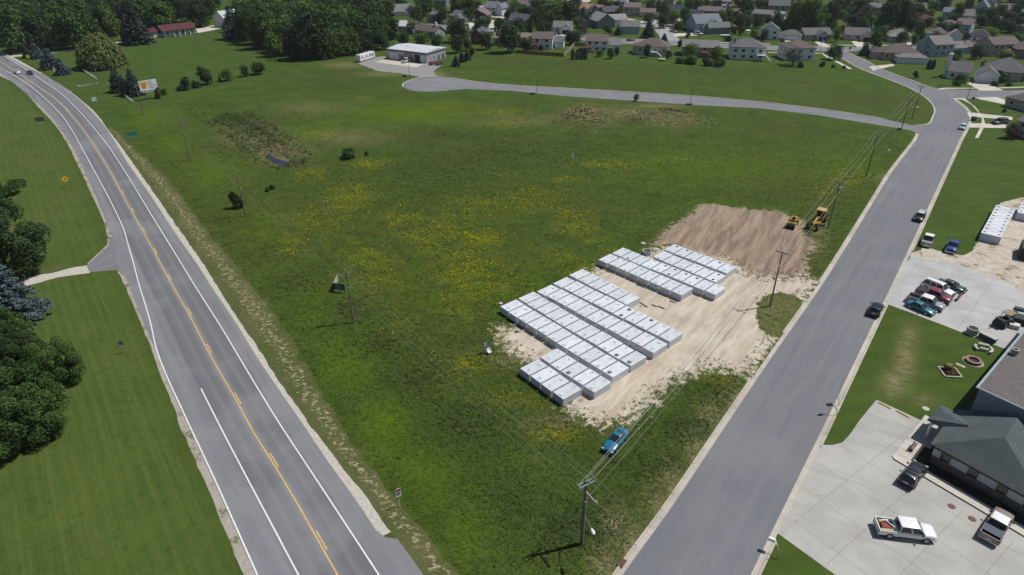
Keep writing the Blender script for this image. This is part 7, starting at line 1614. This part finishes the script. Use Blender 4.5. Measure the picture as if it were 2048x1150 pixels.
for k,(a,b) in enumerate(((153,172),(157,173),(162,172.5),(168,171.5),(174,171),(180,169.5),(186,168.5),(192,168),(196,166.5))): mb=MB(); g=G(a,b)-G(176,172); mb.hexa([(g.x-.5,g.y-.3,-.05),(g.x+.5,g.y-.3,-.05),(g.x+.45,g.y+.3,-.05),(g.x-.5,g.y+.3,-.05)],[(g.x-.4,g.y-.2,.35),(g.x+.35,g.y-.2,.42),(g.x+.4,g.y+.2,.38),(g.x-.4,g.y+.2,.3)]); mb.build('stone',CONC,t)
def boxthing(px,py,lx,ly,h,m,label,nm,cat,rz=0):
    t=MB(); t.box(-lx/2,lx/2,-ly/2,ly/2,0,h); t.box(-lx/2-.05,lx/2+.05,-ly/2-.05,ly/2+.05,h,h+.08); t.box(-lx/2+.1,lx/2-.1,-ly/2-.03,-ly/2,h*.2,h*.8); o=t.build(nm,m,None,G(px,py),rz); tag(o,label,cat)
GB_=pm('cabinet_green',(0.03,0.11,0.085),.6)
boxthing(1946,241,1.2,1.0,1.2,GB_,'green utility cabinet on the grass strip between two drives','utility_cabinet','cabinet',.3); boxthing(1799,259,1.0,.8,.7,pm('pedestal_pale',(.36,.38,.34),.7),'pale pedestal box at foot of the cul-de-sac mouth pole','utility_cabinet','cabinet'); boxthing(1378,209.5,2.0,.8,.4,GB_,'low green cabinet by the right cul-de-sac street lamp','utility_cabinet','cabinet'); boxthing(1065,188.5,2.0,.8,.5,GB_,'low green cabinet by the left cul-de-sac street lamp','utility_cabinet','cabinet'); boxthing(810,154,1.6,.8,.9,pm('cabinet_grey_green',(.10,.16,.15),.6),'grey green cabinet beside the cul-de-sac lamp','utility_cabinet','cabinet')
def umbrella(px,py,m,label):
    t=empty('patio_umbrella',G(px,py),0,label,'umbrella'); mb=MB(); mb.cyl((0,0,0),(0,0,2.5),.04); mb.build('pole',STEEL,t); mb=MB(); n=8; mb.add([(math.cos(2*PI*i/n)*1.4,math.sin(2*PI*i/n)*1.4,2.2) for i in range(n)]+[(0,0,2.75)],[(i,(i+1)%n,8) for i in range(n)]); mb.build('canopy',m,t); mb=MB(); mb.cyl((0,0,.68),(0,0,.74),.6,n=12); mb.cyl((0,0,0),(0,0,.68),.06); mb.build('table',WHITEP,t)
umbrella(1468,60,pm('umbrella_red',(0.45,0.06,0.08),.7),'red patio umbrella right of the large blue house'); umbrella(1494.6,69,pm('umbrella_pale',(0.42,0.58,0.58),.7),'pale turquoise umbrella over the patio behind the large white house')
def boat(px,py,rz,label,L=5.0):
    t=empty('boat',G(px,py),rz,label,'boat','white boats on trailers'); f=L/2; mb=MB(); mb.loft([[(x,-w,1.2),(x,-w*.7,.7),(x,0,.55),(x,w*.7,.7),(x,w,1.2),(x,0,1.2+c)] for x,w,c in ((-f,.9,.05),(0,1.0,.1),(f*.6,.7,.25),(f,.06,.1))]); mb.build('hull',WHITEP,t,smooth=True); mb=MB(); mb.box(-f,f*.7,-.5,.5,.42,.5); mb.bar((f*.6,0,.46),(f+.9,0,.46),.08); mb.build('trailer',STEEL,t); wheels(t,(-f*.3,),1.0,.3)
boat(1450,74.5,-.2,'white boat beside the plain wall of the large blue house'); boat(1447,13.5,.1,'white boat behind the long brick house, left of two',4.5); boat(1458,14,.0,'white boat behind the long brick house, right of two',4.5)
t=empty('trampoline',G(1324,121),0,'small pale rimmed trampoline on the lawn of the hip roofed beige house','trampoline'); mb=MB(); mb.cyl((0,0,.72),(0,0,.78),1.7,n=18); mb.build('rim',CONC,t); mb=MB(); mb.cyl((0,0,.78),(0,0,.80),1.35,n=18); mb.build('mat',pm('tan_mat',(.28,.2,.14),.8),t)
for k in range(4): mb=MB(); mb.cyl((math.cos(k*PI/2)*1.5,math.sin(k*PI/2)*1.5,0),(math.cos(k*PI/2)*1.5,math.sin(k*PI/2)*1.5,.72),.05); mb.build('leg',STEEL,t)
# ------------------------------------------------------------------ meadow growth (uncountable): tufts, flowers, reeds
def tuft_object(name, pts, rad, hgt, cols, m, blades=3, seed=0, label=None):
    rng = np.random.default_rng(seed); n = len(pts)
    a = rng.uniform(0, 2*PI, (n, blades)) ; b = a + rng.uniform(1.2, 2.4, (n, blades))
    x = pts[:,0][:,None]; y = pts[:,1][:,None]; z = pts[:,2][:,None]; r = rad[:,None]*rng.uniform(.6,1.2,(n,blades)); h = hgt[:,None]*rng.uniform(.6,1.25,(n,blades))
    p0 = np.stack([x+np.cos(a)*r*.8, y+np.sin(a)*r*.8, z-.02+0*a], -1); p1 = np.stack([x+np.cos(b)*r*.8, y+np.sin(b)*r*.8, z-.02+0*a], -1)
    c = (a+b)/2 + rng.uniform(-.5,.5,(n,blades)); p2 = np.stack([x+np.cos(c)*r*1.9, y+np.sin(c)*r*1.9, z+h], -1)
    V = np.stack([p0,p1,p2], 2).reshape(-1,3); F = np.arange(len(V)).reshape(-1,3)
    me = bpy.data.meshes.new(name); me.vertices.add(len(V)); me.vertices.foreach_set('co', V.astype(np.float32).ravel())
    me.loops.add(F.size); me.loops.foreach_set('vertex_index', F.astype(np.int32).ravel()); me.polygons.add(len(F)); me.polygons.foreach_set('loop_start', np.arange(0,F.size,3,dtype=np.int32)); me.polygons.foreach_set('loop_total', np.full(len(F),3,np.int32))
    at = me.attributes.new('Col','FLOAT_COLOR','POINT'); cc = np.repeat(np.repeat(np.column_stack([cols, np.ones(n)]), blades, 0), 3, 0); at.data.foreach_set('color', cc.astype(np.float32).ravel())
    me.materials.append(m); me.update(calc_edges=True); o = addobj(name, me); tag(o, label, None, None, 'stuff'); return o
GM = NT('meadow_blades'); _c = GM.attr('Col','Color'); GM.done(_c, .9, 0, .05)
_g = GM.n.new('ShaderNodeNewGeometry'); _vm = GM.n.new('ShaderNodeVectorMath'); _vm.operation='MULTIPLY_ADD'; GM.l.new(_g.outputs['Normal'],_vm.inputs[0]); _vm.inputs[1].default_value=(.28,.28,.28); _vm.inputs[2].default_value=(0,0,.8); GM.l.new(_vm.outputs[0],GM.bsdf.inputs['Normal'])
_t = GM.n.new('ShaderNodeBsdfTranslucent'); GM.l.new(_c,_t.inputs[0]); _x = GM.n.new('ShaderNodeMixShader'); _x.inputs[0].default_value=.25; GM.l.new(GM.bsdf.outputs[0],_x.inputs[1]); GM.l.new(_t.outputs[0],_x.inputs[2]); GM.l.new(_x.outputs[0],GM.out.inputs[0]); GM = GM.mat
rg = np.random.default_rng(21)
fieldw = W(FIELD)
def scatter(n, x0, x1, y0, y1):
    q = np.column_stack([rg.uniform(x0,x1,n), rg.uniform(y0,y1,n)]); return q
vr_far = None
VERGE_OUT = [tuple(p) for p in vr]
mead = VERGE_OUT + W([(1190,1320),(1235,1120)]) + [tuple(p) for p in offset(stl, 1.1)[::3]] + W([(1825,270),(1780,258),(1634,233),(1500,219),(1381,212),(1254,204),(1127,196),(1020,186),(860,190),(800,182),(700,190),(420,170),(300,215),(245,250)])
def growth(q, keep):
    s_ = sdf(q[:,0], q[:,1], mead); k = s_ > .25
    k &= (mask_at('sand',q[:,0],q[:,1]) < .33) & (mask_at('dirt',q[:,0],q[:,1]) < .3) & (rg.random(len(q)) < keep(q))
    return q[k]
near_q = growth(scatter(150000, -130, 125, 42, 235), lambda q: np.clip(1.2-(q[:,1]-42)/150, .12, 1))
far_q = growth(scatter(70000, -62, 82, 42, 110), lambda q: np.clip(1.2-(q[:,1]-42)/60, 0, 1))
q = np.concatenate([near_q, far_q]); mm = {k: mask_at(k, q[:,0], q[:,1]) for k in mask}
car0 = G(1230,887); q = q[np.hypot(q[:,0]-car0.x, q[:,1]-car0.y) > 2.3]; mm = {k: mask_at(k, q[:,0], q[:,1]) for k in mask}
base = np.array([[.047,.079,.013],[.060,.094,.017],[.072,.104,.024],[.041,.069,.014]])[rg.integers(0,4,len(q))]
def mixc(c, col, f): return c*(1-f[:,None]) + np.array(col)*f[:,None]
base = mixc(base, (.100,.165,.008), mm['lime']*rg.uniform(.3,1,len(q))); base = mixc(base, (.056,.070,.019), .8*mm['wild']*rg.uniform(0,.9,len(q))*(np.sin(q[:,0]*.35+np.sin(q[:,1]*.2)*2)*np.sin(q[:,1]*.31+np.cos(q[:,0]*.17)*2) > -.2)); base = mixc(base, (.046,.070,.024), mm['tall']*rg.uniform(.2,1,len(q))); base = mixc(base, (.135,.125,.065), np.clip(mm['dry']*1.1+.06,0,1)*rg.uniform(0,.9,len(q)))
hh = (.07 + .10*rg.random(len(q)) + .24*mm['tall']*rg.random(len(q)))*(1-.65*mm['turf']); rr = .12 + .12*rg.random(len(q)) + .14*mm['tall'] + .0012*np.maximum(q[:,1]-60,0)
isl_ = sdf(q[:,0],q[:,1],W(ISLAND)) > -1; hh[isl_] *= .4
zz = np.array([Z[min(ny-1,max(0,np.searchsorted(ys,b)-1)), min(nx-1,max(0,np.searchsorted(xs,a)-1))] for a,b in q])
tuft_object('meadow_grass', np.column_stack([q, zz]), rr, hh, base, GM, 3, 1, 'uneven green meadow grass covering the open field')
fq = growth(scatter(330000, -75, 95, 48, 200), lambda q: mask_at('flower',q[:,0],q[:,1])**1.2*.55)
cl = np.sin(fq[:,0]*1.1+np.sin(fq[:,1]*.7)*2)+np.sin(fq[:,1]*1.3+np.cos(fq[:,0]*.5)*2); fq = fq[cl > -.35]
fc = np.array([[.42,.38,.006],[.34,.32,.008],[.20,.22,.012]])[rg.integers(0,3,len(fq))]
tuft_object('yellow_wildflowers', np.column_stack([fq, np.full(len(fq),.12)]), .055+.05*rg.random(len(fq))+.0007*np.maximum(fq[:,1]-60,0), .14+.10*rg.random(len(fq)), fc, GM, 2, 2, 'yellow wildflowers in drifts across the meadow')
rq = scatter(26000, -100, -25, 120, 225); rs = sdf(rq[:,0],rq[:,1],W(DITCH)); rq = rq[(rs > -2.5)]; rs = sdf(rq[:,0],rq[:,1],W(DITCH))
px_, py_ = proj(rq[:,0], rq[:,1]); wet = ell(px_, py_, [(552,316,34,13,1),(446,252,13,5,1),(510,281,20,6,1)]); k = (wet < .45) & (rg.random(len(rq)) < np.where(rs > 0, .75, .3)); rq = rq[k]; rs = rs[k]
rc = np.array([[.034,.058,.021],[.044,.070,.025],[.058,.084,.030],[.10,.10,.05],[.20,.155,.10]])[np.minimum(4, rg.integers(0,4,len(rq)) + (ell(*proj(rq[:,0],rq[:,1]),[(540,300,50,22,1),(470,262,30,14,.8)])*2.4).astype(int))]
tuft_object('reeds', np.column_stack([rq, np.where(rs>4,-1.25,np.where(rs>0,-.8,-.15))]), .22+.2*rg.random(len(rq)), .3+.6*rg.random(len(rq))*np.clip(1.2-np.abs(rs)/8,.35,1)*np.where(ell(*proj(rq[:,0],rq[:,1]),[(540,305,46,18,1)])>.4,.35,1), rc, GM, 3, 3, 'mixed green and straw coloured reeds in the wet hollow')
# rank weeds on the spoil heaps
wq = np.column_stack([rg.normal(size=2600), rg.normal(size=2600)])*.42; c1 = G(1165,240); c2 = G(1325,238)
wp = np.concatenate([wq[:1300]*[9,13]+[c1.x,c1.y], wq[1300:]*[15,9]+[c2.x,c2.y]])
wz = np.array([Z[np.searchsorted(ys,b)-1, np.searchsorted(xs,a)-1] for a,b in wp])
wc = np.array([[.19,.165,.085],[.27,.215,.13],[.11,.12,.045],[.085,.10,.035]])[rg.integers(0,4,len(wp))]
dk = (ell(*proj(wp[:,0],wp[:,1]),[(1350,228,34,5,1)]) > .4); wc[dk] = (.035,.026,.022)
tuft_object('heap_weeds', np.column_stack([wp, wz]), .2+.3*rg.random(len(wp)), .12+.3*rg.random(len(wp)), wc, GM, 3, 4, 'straw and weeds growing over the old spoil heaps')
# pale grass clumps on the yard edge and limestone crumbs
sq = scatter(14000, -5, 75, 52, 118); ms = mask_at('sand', sq[:,0], sq[:,1]); sq = sq[(ms > .25) & (ms < .75) & (sdf(sq[:,0], sq[:,1], mead) > .5) & (rg.random(len(sq)) < .6)]
tuft_object('yard_weeds', np.column_stack([sq, 0*sq[:,0]]), .10+.12*rg.random(len(sq)), .08+.12*rg.random(len(sq)), np.array([[.07,.08,.022],[.12,.115,.05],[.16,.14,.075]])[rg.integers(0,3,len(sq))], GM, 3, 5, 'sparse weeds creeping into the edge of the limestone yard')

# ------------------------------------------------------------------ labels of the remaining trees: told apart by look and neighbours
KIND = {'round':'round green','dark':'dark green','light':'light green','wood':'tall green','wooddark':'tall dark','woodlight':'huge pale green','grey':'thin grey green','purple':'purple leaved','blossom':'white flowering','bush':'small','lightbush':'pale leaved','spruce':'dark','bluespruce':'blue green','column':'slim'}
NOUN = {'shrub':'shrub','spruce_tree':'spruce','columnar_shrub':'columnar evergreen'}
marks = [(s, x, y) for s, x, y in HOUSES] + [('the reedy hollow', 500, 270), ('the billboard', 297, 178), ('the cul-de-sac road', 1272, 205), ('the shrub foot pole', 492, 432)]
lab_of = {}
for o, kind, x, y, r, h in TREES:
    if o.name in FIXED: continue
    if o.name not in TPX: continue
    k, cx, cy, w, hh_ = TPX[o.name]
    best = min(marks, key=lambda m: (m[1]-cx)**2 + ((m[2]-cy)*1.6)**2)
    dx, dy = cx-best[1], cy+hh_*.3-best[2]
    rel = ('right of' if dx > 0 else 'left of') if abs(dx) > abs(dy)*1.3 else ('in front of' if dy > 0 else 'behind')
    nm = o.name.split('.')[0]; lab_of.setdefault((KIND[k], NOUN.get(nm, 'tree'), rel, best[0]), []).append((cx, cy, w, o))
for (kd, no, rel, mk), L in lab_of.items():
    L.sort(key=lambda t: t[0]); n = len(L)
    for i, (cx, cy, w, o) in enumerate(L):
        if n == 1: s = '%s %s %s %s' % (kd, no, rel, mk)
        else:
            od = 'left' if (i == 0 and n == 2) else 'right' if (i == 1 and n == 2) else (ORD[i] + ' from left' if i else 'leftmost')
            s = '%s %s %s %s, %s of %d' % (kd, no, rel, mk, od, n)
        tag(o, s, group=('trees and shrubs of the estate' if cx > 600 else None))

# ------------------------------------------------------------------ thin summer haze
hz = NT('summer_haze'); hz.n.remove(hz.bsdf); pv = hz.n.new('ShaderNodeVolumePrincipled')
pv.inputs['Color'].default_value = (0.86, 0.91, 1.0, 1); pv.inputs['Density'].default_value = HAZE
pv.inputs['Anisotropy'].default_value = 0.2
hz.l.new(pv.outputs[0], hz.out.inputs['Volume'])
mb = MB(); mb.box(-4100, 4100, -3100, 6100, -3.0, CAM_H + 4.0); hb = mb.build('haze', hz.mat); hb['kind'] = 'stuff'; hb['label'] = 'thin pale summer haze over the whole place'
